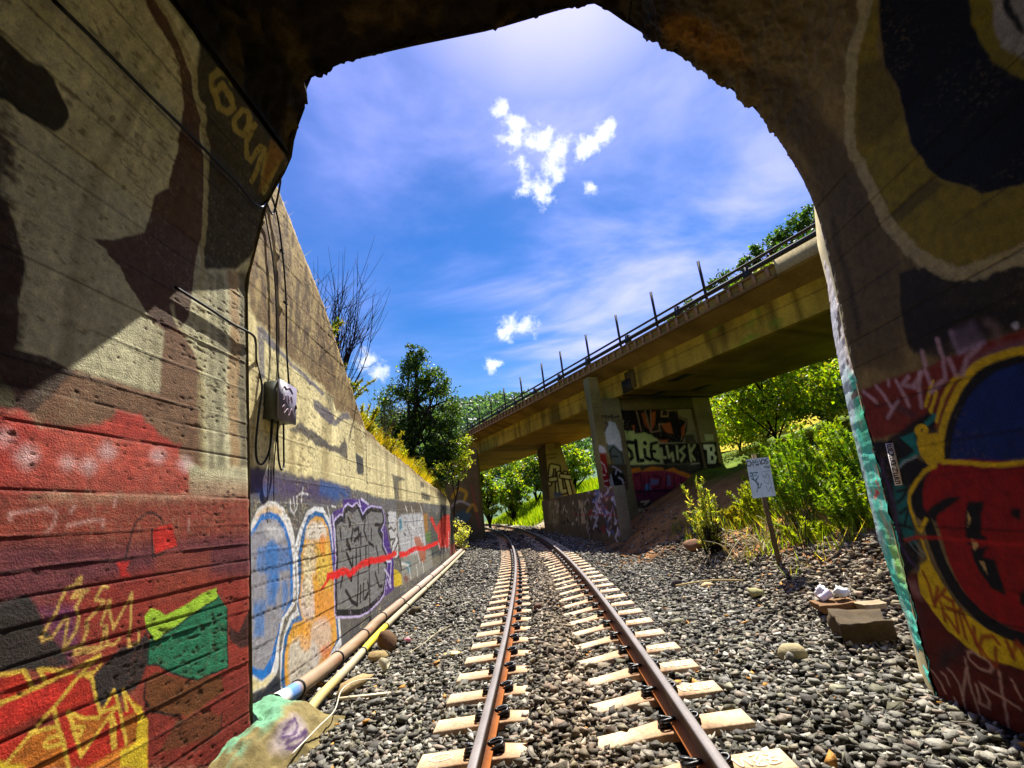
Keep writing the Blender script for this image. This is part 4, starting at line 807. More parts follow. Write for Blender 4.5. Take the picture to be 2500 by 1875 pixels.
PAINT_BW=[
('P',(24,17,14),[(1.024,6.029),(2.187,5.972),(3.48,5.882),(3.626,5.687),(4.319,5.749),(4.394,5.389),(4.808,5.209),(4.607,4.673),(4.219,4.156),(3.46,4.17),(2.681,4.289),(2.628,4.604),(1.74,4.698),(1.008,4.885),(0.971,5.299),(1.157,5.344),(0.983,5.663)],0.03,1,0,0.01),
('L',(150,122,92),[(1.151,5.92),(0.976,5.325),(1.205,5.29),(1.076,4.934)],0.02,0.85,0,0.006,0.07),
('L',(150,122,92),[(1.151,5.92),(1.99,5.907)],0.02,0.85,0,0.006,0.07),
('L',(150,122,92),[(1.988,5.897),(2.059,4.787)],0.02,0.85,0,0.006,0.07),
('L',(150,122,92),[(2.464,5.83),(2.541,4.765)],0.02,0.85,0,0.006,0.07),
('L',(150,122,92),[(2.798,5.793),(2.59,4.711),(3.092,4.741),(3.102,5.059),(3.539,5.041)],0.02,0.85,0,0.006,0.07),
('L',(150,122,92),[(3.461,5.801),(3.312,5.426),(3.69,5.413),(3.753,5.683),(4.338,5.693),(4.316,5.337),(4.729,5.157),(4.182,4.264)],0.02,0.85,0,0.006,0.07),
('P',(158,80,38),[(1.606,5.066),(1.766,5.06),(1.658,4.65)],0.02,0.9,0,0.01),
('P',(158,80,38),[(2.236,5.623),(2.418,5.617),(2.541,4.765),(2.306,5.091)],0.02,0.9,0,0.01),
('P',(158,80,38),[(2.787,5.605),(3.06,5.704),(2.886,5.067),(2.632,4.761)],0.02,0.9,0,0.01),
('P',(158,80,38),[(3.214,5.001),(3.753,5.14),(3.803,4.549),(3.39,4.674)],0.02,0.9,0,0.01),
('P',(158,80,38),[(4.326,4.847),(4.605,5.053),(4.425,4.466),(4.208,4.369)],0.02,0.9,0,0.01),
('P',(158,80,38),[(2.693,4.34),(3.491,4.3),(3.269,4.154)],0.02,0.9,0,0.01),
('P',(178,188,108),[(1.008,4.885),(1.29,4.821),(1.259,4.669),(1.407,4.816),(1.702,4.803),(1.67,4.649),(2.222,4.701),(2.556,4.555),(2.875,4.331),(2.878,4.071),(2.869,3.225),(0.925,3.283),(0.899,3.879)],0.04,1,0,0.01),
('L',(14,13,14),[(1.504,4.273),(1.189,4.315),(1.091,4.119),(1.33,3.853),(1.337,3.602),(1.006,3.4)],0.02,1,0,0.006,0.17),
('L',(14,13,14),[(1.666,4.342),(1.631,3.886),(1.625,3.434),(1.863,3.444)],0.02,1,0,0.006,0.19),
('L',(14,13,14),[(2.138,4.224),(2.152,4.203)],0.02,1,0,0.006,0.2),
('L',(14,13,14),[(2.053,3.912),(2.037,3.558),(2.251,3.443)],0.02,1,0,0.006,0.17),
('L',(14,13,14),[(2.785,4.206),(2.466,4.145),(2.399,3.841),(2.603,3.803)],0.02,1,0,0.006,0.15),
('L',(14,13,14),[(2.399,3.841),(2.381,3.486),(2.712,3.337)],0.02,1,0,0.006,0.16),
('P',(24,17,14),[(2.859,4.124),(5.04,4.059),(5.286,3.992),(5.051,3.104),(4.858,3.117),(2.984,3.192)],0.03,1,0,0.01),
('L',(170,170,106),[(3.294,3.996),(3.297,3.478),(3.53,3.67),(3.506,3.311)],0.03,1,0,0.006,0.13),
('L',(170,170,106),[(3.853,3.965),(3.778,3.396)],0.03,1,0,0.006,0.13),
('L',(170,170,106),[(4.294,3.94),(3.99,3.747),(4.19,3.526),(3.939,3.282)],0.03,1,0,0.006,0.13),
('L',(170,170,106),[(4.562,3.978),(4.504,3.245)],0.03,1,0,0.006,0.13),
('L',(170,170,106),[(4.883,3.961),(4.533,3.61),(4.707,3.284)],0.03,1,0,0.006,0.13),
('L',(170,170,106),[(2.965,3.911),(2.932,3.501),(3.114,3.49)],0.03,1,0,0.006,0.13),
('P',(16,14,14),[(0.756,3.294),(6.027,3.039),(6.129,2.45),(5.699,0.946),(0.616,1.441)],0.05,0.9,0,0.01),
('P',(192,112,26),[(1.067,3.125),(1.65,3.134),(1.677,2.983),(2.245,3.142),(2.829,3.051),(2.92,2.918),(3.434,3.009),(3.704,2.837),(4.0,2.764),(4.335,2.586),(4.669,2.151),(1.448,2.171),(0.95,2.261)],0.04,0.95,0,0.01),
('P',(118,26,54),[(1.198,2.92),(1.73,2.955),(2.8,2.927),(3.386,2.809),(4.284,2.386),(4.157,1.891),(3.117,1.685),(1.134,1.768),(1.034,2.399)],0.04,0.95,0,0.01),
('P',(66,26,44),[(1.221,2.191),(3.209,2.071),(4.208,2.088),(4.095,1.646),(2.952,1.504),(1.17,1.67)],0.05,0.8,0,0.01),
('P',(86,100,130),[(2.068,2.608),(2.527,2.523),(2.424,2.334),(2.063,2.314)],0.03,0.85,0,0.01),
('P',(60,110,140),[(1.727,2.39),(2.026,2.415),(2.021,2.123),(1.665,2.104)],0.03,0.85,0,0.01),
('P',(90,90,110),[(2.989,2.687),(3.169,2.674),(3.124,2.227),(2.904,2.196)],0.03,0.85,0,0.01),
('P',(190,120,40),[(4.21,2.595),(4.46,2.576),(4.432,2.221),(4.184,2.241)],0.03,0.85,0,0.01),
('L',(20,12,20),[(1.349,2.811),(1.599,2.89),(1.612,2.4),(1.418,2.029)],0.03,0.85,0,0.006,0.07),
('L',(20,12,20),[(2.042,2.758),(1.854,1.895)],0.03,0.85,0,0.006,0.07),
('L',(20,12,20),[(2.276,2.741),(2.667,2.612),(2.519,2.227),(2.147,2.161)],0.03,0.85,0,0.006,0.07),
('L',(20,12,20),[(1.768,2.583),(1.615,1.868)],0.03,0.85,0,0.006,0.07),
('L',(20,12,20),[(3.012,2.786),(2.77,2.01)],0.03,0.85,0,0.006,0.07),
('L',(20,12,20),[(3.35,2.66),(3.282,1.867)],0.03,0.85,0,0.006,0.07),
('L',(20,12,20),[(1.202,2.096),(3.802,1.971)],0.03,0.85,0,0.006,0.07),
('L',(20,12,20),[(3.692,2.533),(3.729,1.928)],0.03,0.85,0,0.006,0.07),
('L',(190,170,130),[(1.395,1.649),(1.802,1.659),(1.545,1.54)],0.03,0.7,0,0.006,0.06),
('L',(190,170,130),[(2.262,1.617),(2.952,1.504),(2.462,1.454)],0.03,0.7,0,0.006,0.06),
('L',(190,170,130),[(4.465,3.092),(4.922,3.113)],0.03,0.7,0,0.006,0.06),
('P',(14,12,12),[(5.098,4.029),(6.034,4.033),(5.906,2.967),(5.003,2.925)],0.03,1,0,0.01),
('P',(200,198,170),[(5.24,3.941),(5.872,3.934),(5.891,3.636),(5.748,3.483),(5.869,3.315),(5.717,3.007),(5.262,3.038),(5.398,3.665),(5.216,3.729)],0.03,1,0,0.01),
('P',(14,12,12),[(5.591,3.814),(5.743,3.806),(5.685,3.594),(5.547,3.602)],0.02,1,0,0.01),
('P',(14,12,12),[(5.536,3.39),(5.699,3.379),(5.642,3.171),(5.485,3.181)],0.02,1,0,0.01),
('P',(176,180,130),[(5.44,4.444),(5.964,4.392),(5.923,4.121),(5.446,4.092)],0.04,0.9,0,0.01),
('P',(20,16,14),[(4.425,4.466),(4.955,4.495),(5.04,4.059),(4.397,4.094)],0.06,0.7,0,0.01),
]
PAINT_PA=[
('P',(192,192,186),[(-0.077,4.773),(0.108,5.014),(0.322,5.258),(0.587,5.146),(0.718,4.637),(0.687,3.894),(0.352,3.914),(-0.082,4.281)],0.05,0.9,0,0.05),
('L',(26,22,20),[(-0.091,5.475),(0.195,5.49),(0.12,5.391)],0.03,0.85,0,0.006,0.07),
('L',(26,22,20),[(0.237,5.413),(0.483,5.506),(0.431,5.38)],0.03,0.85,0,0.006,0.07),
('L',(26,22,20),[(0.521,5.403),(0.816,5.443)],0.03,0.85,0,0.006,0.07),
('L',(26,22,20),[(0.032,5.218),(0.182,5.112),(-0.04,4.821)],0.03,0.85,0,0.006,0.07),
('P',(88,98,88),[(-0.155,4.187),(0.352,4.208),(0.668,3.797),(0.686,3.309),(0.335,3.237),(-0.052,3.84)],0.05,0.9,0,0.01),
('L',(22,24,24),[(0.012,3.885),(0.278,4.114),(0.612,3.8),(0.639,3.361)],0.03,0.85,0,0.006,0.07),
('L',(22,24,24),[(0.141,3.683),(0.417,3.666)],0.03,0.85,0,0.006,0.07),
('L',(22,24,24),[(0.076,3.93),(0.059,3.544)],0.03,0.85,0,0.006,0.07),
('P',(40,16,18),[(-0.784,3.409),(0.797,3.301),(0.691,2.211),(-0.766,2.289)],0.05,0.7,0,0.01),
('P',(14,13,15),[(-0.118,2.889),(0.207,3.15),(0.509,2.985),(0.61,2.643),(0.336,2.382),(-0.043,2.414)],0.03,1,0,0.01),
('L',(186,184,190),[(-0.118,2.889),(-0.097,2.558),(-0.051,2.368)],0.03,0.85,0,0.006,0.06),
('L',(186,184,190),[(0.162,2.915),(0.262,3.146),(0.454,2.989)],0.03,0.85,0,0.006,0.06),
('L',(186,184,190),[(0.299,2.762),(0.445,2.656),(0.473,2.512)],0.03,0.85,0,0.006,0.06),
('L',(186,184,190),[(-0.206,2.707),(-0.167,2.331)],0.03,0.85,0,0.006,0.06),
('L',(186,184,190),[(0.061,3.256),(0.216,3.197)],0.03,0.85,0,0.006,0.06),
('P',(200,190,190),[(-0.659,3.973),(-0.428,4.202),(-0.227,4.093),(-0.171,3.944),(-0.179,3.752),(-0.433,3.863)],0.05,0.9,0,0.01),
('P',(136,16,16),[(-0.657,3.829),(-0.161,3.847),(-0.26,2.712),(-0.274,2.34),(-0.698,2.376),(-0.667,3.306)],0.05,0.92,0,0.01),
('L',(216,186,180),[(-0.669,3.448),(-0.5,3.485),(-0.364,3.333),(-0.308,3.044)],0.025,0.85,0,0.006,0.05),
('L',(216,186,180),[(-0.657,3.211),(-0.534,3.297),(-0.505,3.153),(-0.647,3.116)],0.025,0.85,0,0.006,0.05),
('L',(216,186,180),[(-0.6,2.925),(-0.386,2.909)],0.025,0.85,0,0.006,0.05),
('L',(216,186,180),[(-0.649,2.649),(-0.322,2.67)],0.025,0.85,0,0.006,0.05),
('L',(216,186,180),[(-0.637,2.417),(-0.47,2.449),(-0.323,2.367)],0.025,0.85,0,0.006,0.05),
]
PAINT_CW=[
('P',(60,44,44),[(2.803,2.228),(-1.493,2.151),(-1.254,0.694),(3.577,0.724)],0.2,0.6,0,0.01),
('P',(120,60,66),[(1.491,2.203),(-1.276,2.165),(-1.22,1.803),(1.524,1.826)],0.15,0.6,0,0.01),
('L',(206,206,210),[(1.682,2.051),(1.655,2.198),(1.927,2.257),(1.648,2.111)],0.03,0.8,0,0.006,0.04),
('L',(150,40,44),[(0.447,1.613),(0.304,1.481),(0.513,1.31),(0.822,1.257)],0.03,0.8,0,0.006,0.06),
('L',(20,18,20),[(2.076,1.74),(1.997,1.637),(1.782,1.469),(2.083,1.429)],0.03,0.8,0,0.006,0.1),
('L',(150,40,44),[(1.724,1.826),(1.951,1.643),(1.776,1.45),(1.398,1.649)],0.03,0.8,0,0.006,0.1),
('L',(150,40,44),[(-0.407,1.656),(-0.637,1.763),(-0.654,1.842),(-0.697,1.941)],0.03,0.8,0,0.006,0.04),
('L',(206,206,210),[(2.848,1.513),(2.419,1.496),(2.314,1.406),(2.6,1.334)],0.03,0.8,0,0.006,0.06),
('L',(60,110,170),[(-1.052,1.206),(-1.095,1.32),(-1.068,1.288),(-1.212,1.394)],0.03,0.8,0,0.006,0.04),
('L',(206,206,210),[(-0.712,1.11),(-0.596,1.08),(-0.885,1.217),(-1.175,1.29)],0.03,0.8,0,0.006,0.04),
('L',(170,160,190),[(1.039,2.051),(0.655,2.118),(0.48,2.179),(0.534,2.254)],0.03,0.8,0,0.006,0.1),
('L',(20,18,20),[(1.402,0.757),(1.353,0.629),(1.406,0.753),(1.342,0.902)],0.03,0.8,0,0.006,0.1),
('L',(206,206,210),[(-1.42,1.598),(-1.261,1.767),(-1.06,1.672),(-1.043,1.749)],0.03,0.8,0,0.006,0.06),
('L',(206,206,210),[(-1.439,1.477),(-1.382,1.635),(-1.226,1.761),(-1.398,1.88)],0.03,0.8,0,0.006,0.1),
('L',(20,18,20),[(0.508,1.778),(0.096,1.911),(0.103,1.804),(0.224,1.616)],0.03,0.8,0,0.006,0.04),
('L',(206,206,210),[(1.888,1.575),(2.191,1.617),(2.439,1.452),(2.15,1.447)],0.03,0.8,0,0.006,0.04),
('L',(206,206,210),[(1.691,1.833),(1.819,1.953),(1.443,2.089),(1.831,1.924)],0.03,0.8,0,0.006,0.1),
('L',(170,160,190),[(1.409,0.82),(1.331,0.703),(1.132,0.71),(1.326,0.823)],0.03,0.8,0,0.006,0.06),
('L',(60,110,170),[(1.643,1.475),(1.289,1.545),(1.258,1.662),(1.081,1.533)],0.03,0.8,0,0.006,0.06),
('L',(150,40,44),[(-1.552,1.929),(-1.735,1.757),(-1.91,1.908),(-2.179,2.023)],0.03,0.8,0,0.006,0.1),
('L',(196,196,200),[(-0.679,0.893),(-0.811,0.908),(-0.835,0.943),(-0.747,0.834)],0.03,0.8,0,0.006,0.04),
('L',(196,196,200),[(3.621,0.828),(4.001,0.679),(3.8,0.51),(3.809,0.337)],0.03,0.8,0,0.006,0.04),
('L',(206,206,210),[(-0.252,1.635),(-0.456,1.525),(-0.459,1.515),(-0.29,1.697)],0.03,0.8,0,0.006,0.06),
('L',(60,110,170),[(0.189,1.755),(-0.09,1.923),(0.214,1.787),(-0.099,1.854)],0.03,0.8,0,0.006,0.04),
('L',(206,206,210),[(2.891,1.381),(3.02,1.253),(3.082,1.374),(3.166,1.164)],0.03,0.8,0,0.006,0.04),
('L',(196,196,200),[(2.78,1.253),(2.442,1.245),(2.54,1.089),(2.197,1.275)],0.03,0.8,0,0.006,0.1),
('L',(20,18,20),[(1.889,0.912),(1.979,0.786),(2.278,0.621),(2.42,0.768)],0.03,0.8,0,0.006,0.06),
('L',(20,18,20),[(2.236,0.694),(2.516,0.832),(2.285,0.997),(2.62,0.871)],0.03,0.8,0,0.006,0.1),
('L',(60,110,170),[(2.7,1.866),(2.357,1.916),(2.223,1.698),(2.131,1.618)],0.03,0.8,0,0.006,0.1),
('L',(170,160,190),[(-1.151,1.427),(-1.419,1.49),(-1.581,1.386),(-1.667,1.404)],0.03,0.8,0,0.006,0.06),
('L',(60,110,170),[(-0.651,1.58),(-0.828,1.71),(-0.679,1.849),(-0.93,1.958)],0.03,0.8,0,0.006,0.04),
('L',(60,110,170),[(0.184,1.62),(0.009,1.773),(0.123,1.607),(0.326,1.552)],0.03,0.8,0,0.006,0.04),
('L',(170,160,190),[(1.282,2.155),(1.691,1.985),(1.483,1.847),(1.328,1.652)],0.03,0.8,0,0.006,0.04),
('L',(196,196,200),[(0.245,1.414),(0.255,1.243),(0.155,1.062),(0.395,1.002)],0.03,0.8,0,0.006,0.1),
('L',(60,110,170),[(-0.526,1.175),(-0.715,1.105),(-0.991,1.2),(-1.054,1.3)],0.03,0.8,0,0.006,0.04),
('L',(20,18,20),[(-0.433,1.344),(-0.483,1.361),(-0.677,1.356),(-0.99,1.419)],0.03,0.8,0,0.006,0.06),
('L',(206,206,210),[(0.062,1.758),(-0.211,1.764),(-0.214,1.639),(-0.202,1.682)],0.03,0.8,0,0.006,0.04),
('L',(20,18,20),[(0.557,1.473),(0.26,1.416),(0.385,1.302),(0.15,1.2)],0.03,0.8,0,0.006,0.04),
('L',(20,18,20),[(-0.017,1.435),(-0.183,1.598),(-0.532,1.75),(-0.424,1.927)],0.03,0.8,0,0.006,0.1),
('L',(60,110,170),[(-0.149,1.334),(-0.484,1.419),(-0.582,1.545),(-0.457,1.725)],0.03,0.8,0,0.006,0.04),
('L',(170,160,190),[(2.282,2.149),(1.827,2.217),(1.551,2.114),(1.386,2.04)],0.03,0.8,0,0.006,0.1),
('L',(20,18,20),[(-0.307,1.314),(-0.405,1.229),(-0.458,1.228),(-0.221,1.1)],0.03,0.8,0,0.006,0.1),
('L',(20,18,20),[(2.683,1.993),(2.296,2.084),(2.389,2.008),(2.038,2.067)],0.03,0.8,0,0.006,0.04),
('L',(206,206,210),[(0.674,2.114),(0.31,2.287),(-0.068,2.399),(0.184,2.278)],0.03,0.8,0,0.006,0.04),
('L',(20,18,20),[(1.635,2.198),(1.315,2.166),(1.007,2.168),(0.894,2.009)],0.03,0.8,0,0.006,0.06),
('L',(20,18,20),[(-0.666,0.941),(-0.804,1.085),(-0.822,0.936),(-0.713,0.882)],0.03,0.8,0,0.006,0.1),
('L',(60,110,170),[(-0.217,0.955),(-0.057,0.924),(-0.244,0.892),(-0.437,0.902)],0.03,0.8,0,0.006,0.04),
('L',(60,110,170),[(-0.806,0.864),(-1.009,0.811),(-1.119,0.776),(-1.075,0.603)],0.03,0.8,0,0.006,0.04),
('L',(170,160,190),[(1.956,2.161),(1.98,2.019),(1.693,2.204),(1.5,2.263)],0.03,0.8,0,0.006,0.1),
('L',(206,206,210),[(1.605,1.418),(1.364,1.28),(1.015,1.451),(1.129,1.546)],0.03,0.8,0,0.006,0.1),
('L',(20,18,20),[(-1.653,2.007),(-1.818,2.099),(-1.676,2.023),(-1.541,1.858)],0.03,0.8,0,0.006,0.1),
('L',(196,196,200),[(-0.158,2.059),(-0.043,1.879),(-0.156,1.734),(-0.025,1.665)],0.03,0.8,0,0.006,0.1),
('L',(20,18,20),[(-0.394,1.643),(-0.255,1.655),(-0.158,1.478),(-0.007,1.324)],0.03,0.8,0,0.006,0.06),
('L',(60,110,170),[(-0.662,1.788),(-0.633,1.945),(-0.582,1.906),(-0.681,1.848)],0.03,0.8,0,0.006,0.04),
('L',(206,206,210),[(-1.046,1.013),(-1.099,0.941),(-1.387,1.03),(-1.239,0.98)],0.03,0.8,0,0.006,0.1),
('L',(150,40,44),[(1.399,1.494),(0.963,1.621),(1.178,1.486),(1.516,1.296)],0.03,0.8,0,0.006,0.1),
('L',(170,160,190),[(0.022,1.901),(-0.124,1.831),(-0.37,1.669),(-0.492,1.568)],0.03,0.8,0,0.006,0.1),
('L',(170,160,190),[(1.791,2.165),(1.854,2.243),(1.49,2.176),(1.661,1.975)],0.03,0.8,0,0.006,0.04),
('L',(20,18,20),[(2.697,2.184),(3.045,2.0),(2.695,1.907),(2.952,1.726)],0.03,0.8,0,0.006,0.04),
('L',(206,206,210),[(-0.686,0.99),(-0.631,0.952),(-0.683,1.017),(-0.683,1.052)],0.03,0.8,0,0.006,0.04),
('L',(196,170,160),[(2.182,1.666),(2.278,1.728),(2.06,1.531),(1.87,1.577)],0.03,0.8,0,0.006,0.1),
('L',(60,110,170),[(2.471,1.892),(1.984,2.009),(1.825,2.21),(2.039,2.311)],0.03,0.8,0,0.006,0.1),
('L',(60,110,170),[(0.332,2.075),(0.472,1.994),(0.445,2.138),(0.492,2.156)],0.03,0.8,0,0.006,0.04),
('L',(196,170,160),[(0.639,1.95),(0.982,1.849),(0.781,1.874),(0.972,1.967)],0.03,0.8,0,0.006,0.04),
('L',(206,206,210),[(-1.072,1.409),(-1.339,1.394),(-1.175,1.356),(-1.233,1.319)],0.03,0.8,0,0.006,0.06),
('L',(60,110,170),[(1.163,0.973),(1.293,1.159),(1.443,1.249),(1.422,1.326)],0.03,0.8,0,0.006,0.04),
('L',(206,206,210),[(-0.112,0.806),(-0.305,0.75),(-0.399,0.809),(-0.397,0.638)],0.03,0.8,0,0.006,0.1),
('L',(170,160,190),[(2.519,1.332),(2.209,1.331),(1.838,1.508),(1.65,1.632)],0.03,0.8,0,0.006,0.04),
('L',(170,160,190),[(0.153,1.922),(-0.073,1.897),(0.076,1.732),(-0.159,1.898)],0.03,0.8,0,0.006,0.1),
('L',(206,206,210),[(2.425,1.244),(2.638,1.077),(2.813,1.014),(2.577,1.002)],0.03,0.8,0,0.006,0.04),
('L',(206,206,210),[(1.646,1.559),(1.99,1.555),(1.768,1.403),(2.042,1.436)],0.03,0.8,0,0.006,0.06),
('L',(206,206,210),[(-0.932,2.018),(-0.757,1.961),(-0.666,2.09),(-0.768,1.991)],0.03,0.8,0,0.006,0.04),
('L',(196,196,200),[(2.89,2.278),(3.034,2.278),(2.968,2.463),(2.855,2.378)],0.03,0.8,0,0.006,0.1),
('L',(196,170,160),[(-0.516,2.0),(-0.349,2.148),(-0.574,1.986),(-0.856,1.964)],0.03,0.8,0,0.006,0.06),
('L',(150,40,44),[(-0.354,1.909),(-0.414,1.875),(-0.492,1.833),(-0.308,2.017)],0.03,0.8,0,0.006,0.1),
('L',(20,18,20),[(0.166,1.017),(0.168,0.839),(0.332,0.89),(0.423,0.701)],0.03,0.8,0,0.006,0.04),
('L',(20,18,20),[(-1.091,0.732),(-1.232,0.901),(-1.208,0.737),(-1.09,0.704)],0.03,0.8,0,0.006,0.06),
('L',(170,160,190),[(2.134,1.981),(1.83,1.817),(1.655,1.796),(1.491,1.888)],0.03,0.8,0,0.006,0.06),
('L',(196,170,160),[(2.563,1.881),(2.247,1.809),(2.441,1.842),(1.999,1.908)],0.03,0.8,0,0.006,0.04),
('L',(20,18,20),[(3.467,0.72),(3.154,0.644),(3.488,0.448),(3.596,0.379)],0.03,0.8,0,0.006,0.04),
('L',(20,18,20),[(0.334,0.769),(0.352,0.766),(0.339,0.942),(0.494,0.977)],0.03,0.8,0,0.006,0.04),
('L',(60,110,170),[(1.131,1.067),(1.157,0.875),(1.206,0.935),(0.955,1.138)],0.03,0.8,0,0.006,0.04),
('L',(20,18,20),[(-0.468,1.295),(-0.409,1.132),(-0.354,1.046),(-0.389,1.2)],0.03,0.8,0,0.006,0.1),
('L',(60,110,170),[(1.76,2.175),(1.809,2.341),(1.861,2.24),(1.719,2.066)],0.03,0.8,0,0.006,0.06),
('L',(206,206,210),[(0.128,0.856),(0.242,0.696),(0.543,0.526),(0.366,0.349)],0.03,0.8,0,0.006,0.1),
('L',(196,170,160),[(1.046,0.702),(1.053,0.811),(0.724,0.949),(0.672,1.098)],0.03,0.8,0,0.006,0.04),
('L',(20,18,20),[(0.74,1.011),(0.545,0.94),(0.497,0.833),(0.646,0.823)],0.03,0.8,0,0.006,0.06),
('L',(150,40,44),[(1.291,0.906),(1.601,0.752),(1.968,0.662),(1.738,0.68)],0.03,0.8,0,0.006,0.04),
('L',(170,160,190),[(2.412,1.67),(2.614,1.579),(2.565,1.506),(2.219,1.381)],0.03,0.8,0,0.006,0.06),
('L',(20,18,20),[(-1.046,1.066),(-0.985,1.063),(-1.096,0.961),(-1.287,0.877)],0.03,0.8,0,0.006,0.06),
('L',(170,160,190),[(0.346,1.13),(0.089,1.116),(-0.151,1.131),(-0.273,1.104)],0.03,0.8,0,0.006,0.04),
('L',(206,206,210),[(3.136,1.904),(3.194,1.992),(3.294,2.019),(3.563,1.893)],0.03,0.8,0,0.006,0.04),
('L',(206,206,210),[(1.085,1.091),(0.91,1.201),(0.601,1.373),(0.439,1.499)],0.03,0.8,0,0.006,0.04),
('L',(60,110,170),[(0.361,1.858),(0.051,1.845),(0.088,1.938),(0.053,2.082)],0.03,0.8,0,0.006,0.1),
('L',(20,18,20),[(-0.234,1.935),(-0.183,2.094),(-0.451,2.141),(-0.531,1.992)],0.03,0.8,0,0.006,0.04),
('L',(170,160,190),[(1.953,1.834),(1.906,1.881),(2.278,1.741),(2.219,1.577)],0.03,0.8,0,0.006,0.1),
('L',(20,18,20),[(-1.137,1.455),(-1.279,1.447),(-1.203,1.378),(-1.128,1.547)],0.03,0.8,0,0.006,0.1),
('L',(206,206,210),[(-0.925,1.351),(-1.16,1.396),(-1.258,1.485),(-1.391,1.563)],0.03,0.8,0,0.006,0.06),
('L',(170,160,190),[(1.184,1.327),(0.855,1.409),(0.607,1.281),(0.858,1.172)],0.03,0.8,0,0.006,0.1),
('L',(150,40,44),[(-0.477,1.173),(-0.342,1.293),(-0.532,1.267),(-0.266,1.178)],0.03,0.8,0,0.006,0.04),
('L',(150,40,44),[(2.85,1.516),(3.16,1.508),(3.39,1.362),(3.054,1.5)],0.03,0.8,0,0.006,0.1),
('L',(60,110,170),[(1.155,1.38),(1.204,1.545),(1.333,1.42),(1.16,1.375)],0.03,0.8,0,0.006,0.1),
('L',(196,196,200),[(-0.242,0.916),(-0.306,1.012),(-0.643,1.135),(-0.722,0.977)],0.03,0.8,0,0.006,0.1),
('L',(60,110,170),[(0.768,0.77),(0.879,0.725),(0.661,0.699),(0.726,0.602)],0.03,0.8,0,0.006,0.06),
('L',(150,40,44),[(-1.131,0.746),(-1.356,0.898),(-1.393,0.977),(-1.202,0.902)],0.03,0.8,0,0.006,0.1),
('L',(206,206,210),[(1.278,0.721),(1.215,0.661),(1.044,0.682),(1.221,0.578)],0.03,0.8,0,0.006,0.1),
('L',(196,196,200),[(1.262,2.176),(1.395,2.019),(1.237,2.019),(1.483,2.15)],0.03,0.8,0,0.006,0.06),
('L',(206,206,210),[(0.273,1.853),(0.105,1.863),(0.118,1.928),(0.303,1.879)],0.03,0.8,0,0.006,0.1),
('L',(206,206,210),[(2.498,0.926),(2.836,0.925),(3.065,0.801),(2.725,0.969)],0.03,0.8,0,0.006,0.1),
('L',(20,18,20),[(-0.445,1.507),(-0.422,1.565),(-0.355,1.537),(-0.38,1.677)],0.03,0.8,0,0.006,0.06),
('L',(170,160,190),[(-1.26,1.034),(-1.325,0.884),(-1.34,0.933),(-1.573,1.072)],0.03,0.8,0,0.006,0.04),
('L',(150,40,44),[(1.938,0.789),(1.716,0.937),(1.734,0.85),(1.744,0.682)],0.03,0.8,0,0.006,0.1),
('L',(170,160,190),[(-0.141,0.737),(0.116,0.767),(0.178,0.583),(-0.186,0.769)],0.03,0.8,0,0.006,0.06),
('L',(196,170,160),[(-1.149,0.953),(-1.06,0.969),(-1.272,0.874),(-1.098,0.934)],0.03,0.8,0,0.006,0.1),
('L',(170,160,190),[(-0.805,0.849),(-0.729,0.709),(-0.997,0.803),(-0.917,0.859)],0.03,0.8,0,0.006,0.06),
('L',(20,18,20),[(-0.871,1.303),(-0.817,1.449),(-0.82,1.412),(-0.754,1.329)],0.03,0.8,0,0.006,0.06),
('L',(60,110,170),[(-0.58,1.363),(-0.508,1.223),(-0.276,1.092),(-0.347,1.172)],0.03,0.8,0,0.006,0.06),
('L',(196,170,160),[(-0.45,1.992),(-0.564,1.948),(-0.714,1.932),(-0.475,1.755)],0.03,0.8,0,0.006,0.06),
('L',(170,160,190),[(1.828,1.483),(1.688,1.666),(1.445,1.675),(1.452,1.53)],0.03,0.8,0,0.006,0.04),
('L',(170,160,190),[(1.903,1.643),(2.141,1.755),(1.881,1.596),(1.991,1.634)],0.03,0.8,0,0.006,0.1),
('L',(196,196,200),[(-0.497,1.778),(-0.497,1.86),(-0.476,1.999),(-0.702,2.01)],0.03,0.8,0,0.006,0.04),
('L',(170,160,190),[(0.845,1.202),(0.672,1.375),(0.258,1.558),(0.314,1.627)],0.03,0.8,0,0.006,0.04),
('L',(190,180,150),[(5.616,1.972),(5.912,1.856)],0.04,0.85,0,0.006,0.11),
('L',(30,26,20),[(7.642,1.699),(8.101,1.445)],0.04,0.85,0,0.006,0.11),
('L',(30,26,20),[(5.326,1.493),(5.64,1.294)],0.04,0.85,0,0.006,0.11),
('L',(120,110,80),[(8.373,1.106),(8.252,0.834)],0.04,0.85,0,0.006,0.11),
('L',(30,26,20),[(7.074,1.185),(7.379,1.089)],0.04,0.85,0,0.006,0.11),
('L',(120,110,80),[(5.21,1.05),(5.168,0.971)],0.04,0.85,0,0.006,0.11),
('L',(30,26,20),[(10.736,2.035),(10.57,1.815)],0.04,0.85,0,0.006,0.11),
('L',(120,110,80),[(7.982,1.534),(7.782,1.319)],0.04,0.85,0,0.006,0.11),
('L',(150,140,110),[(3.825,1.148),(4.163,1.003)],0.04,0.85,0,0.006,0.11),
('L',(190,180,150),[(8.263,1.617),(8.135,1.507)],0.04,0.85,0,0.006,0.11),
('L',(190,180,150),[(9.213,2.096),(9.638,2.013)],0.04,0.85,0,0.006,0.11),
('L',(150,140,110),[(10.226,0.949),(10.613,0.816)],0.04,0.85,0,0.006,0.11),
('L',(190,180,150),[(3.663,1.912),(3.82,1.815)],0.04,0.85,0,0.006,0.11),
('L',(150,140,110),[(6.966,1.248),(7.112,0.984)],0.04,0.85,0,0.006,0.11),
('L',(190,180,150),[(6.14,1.005),(6.481,0.945)],0.04,0.85,0,0.006,0.11),
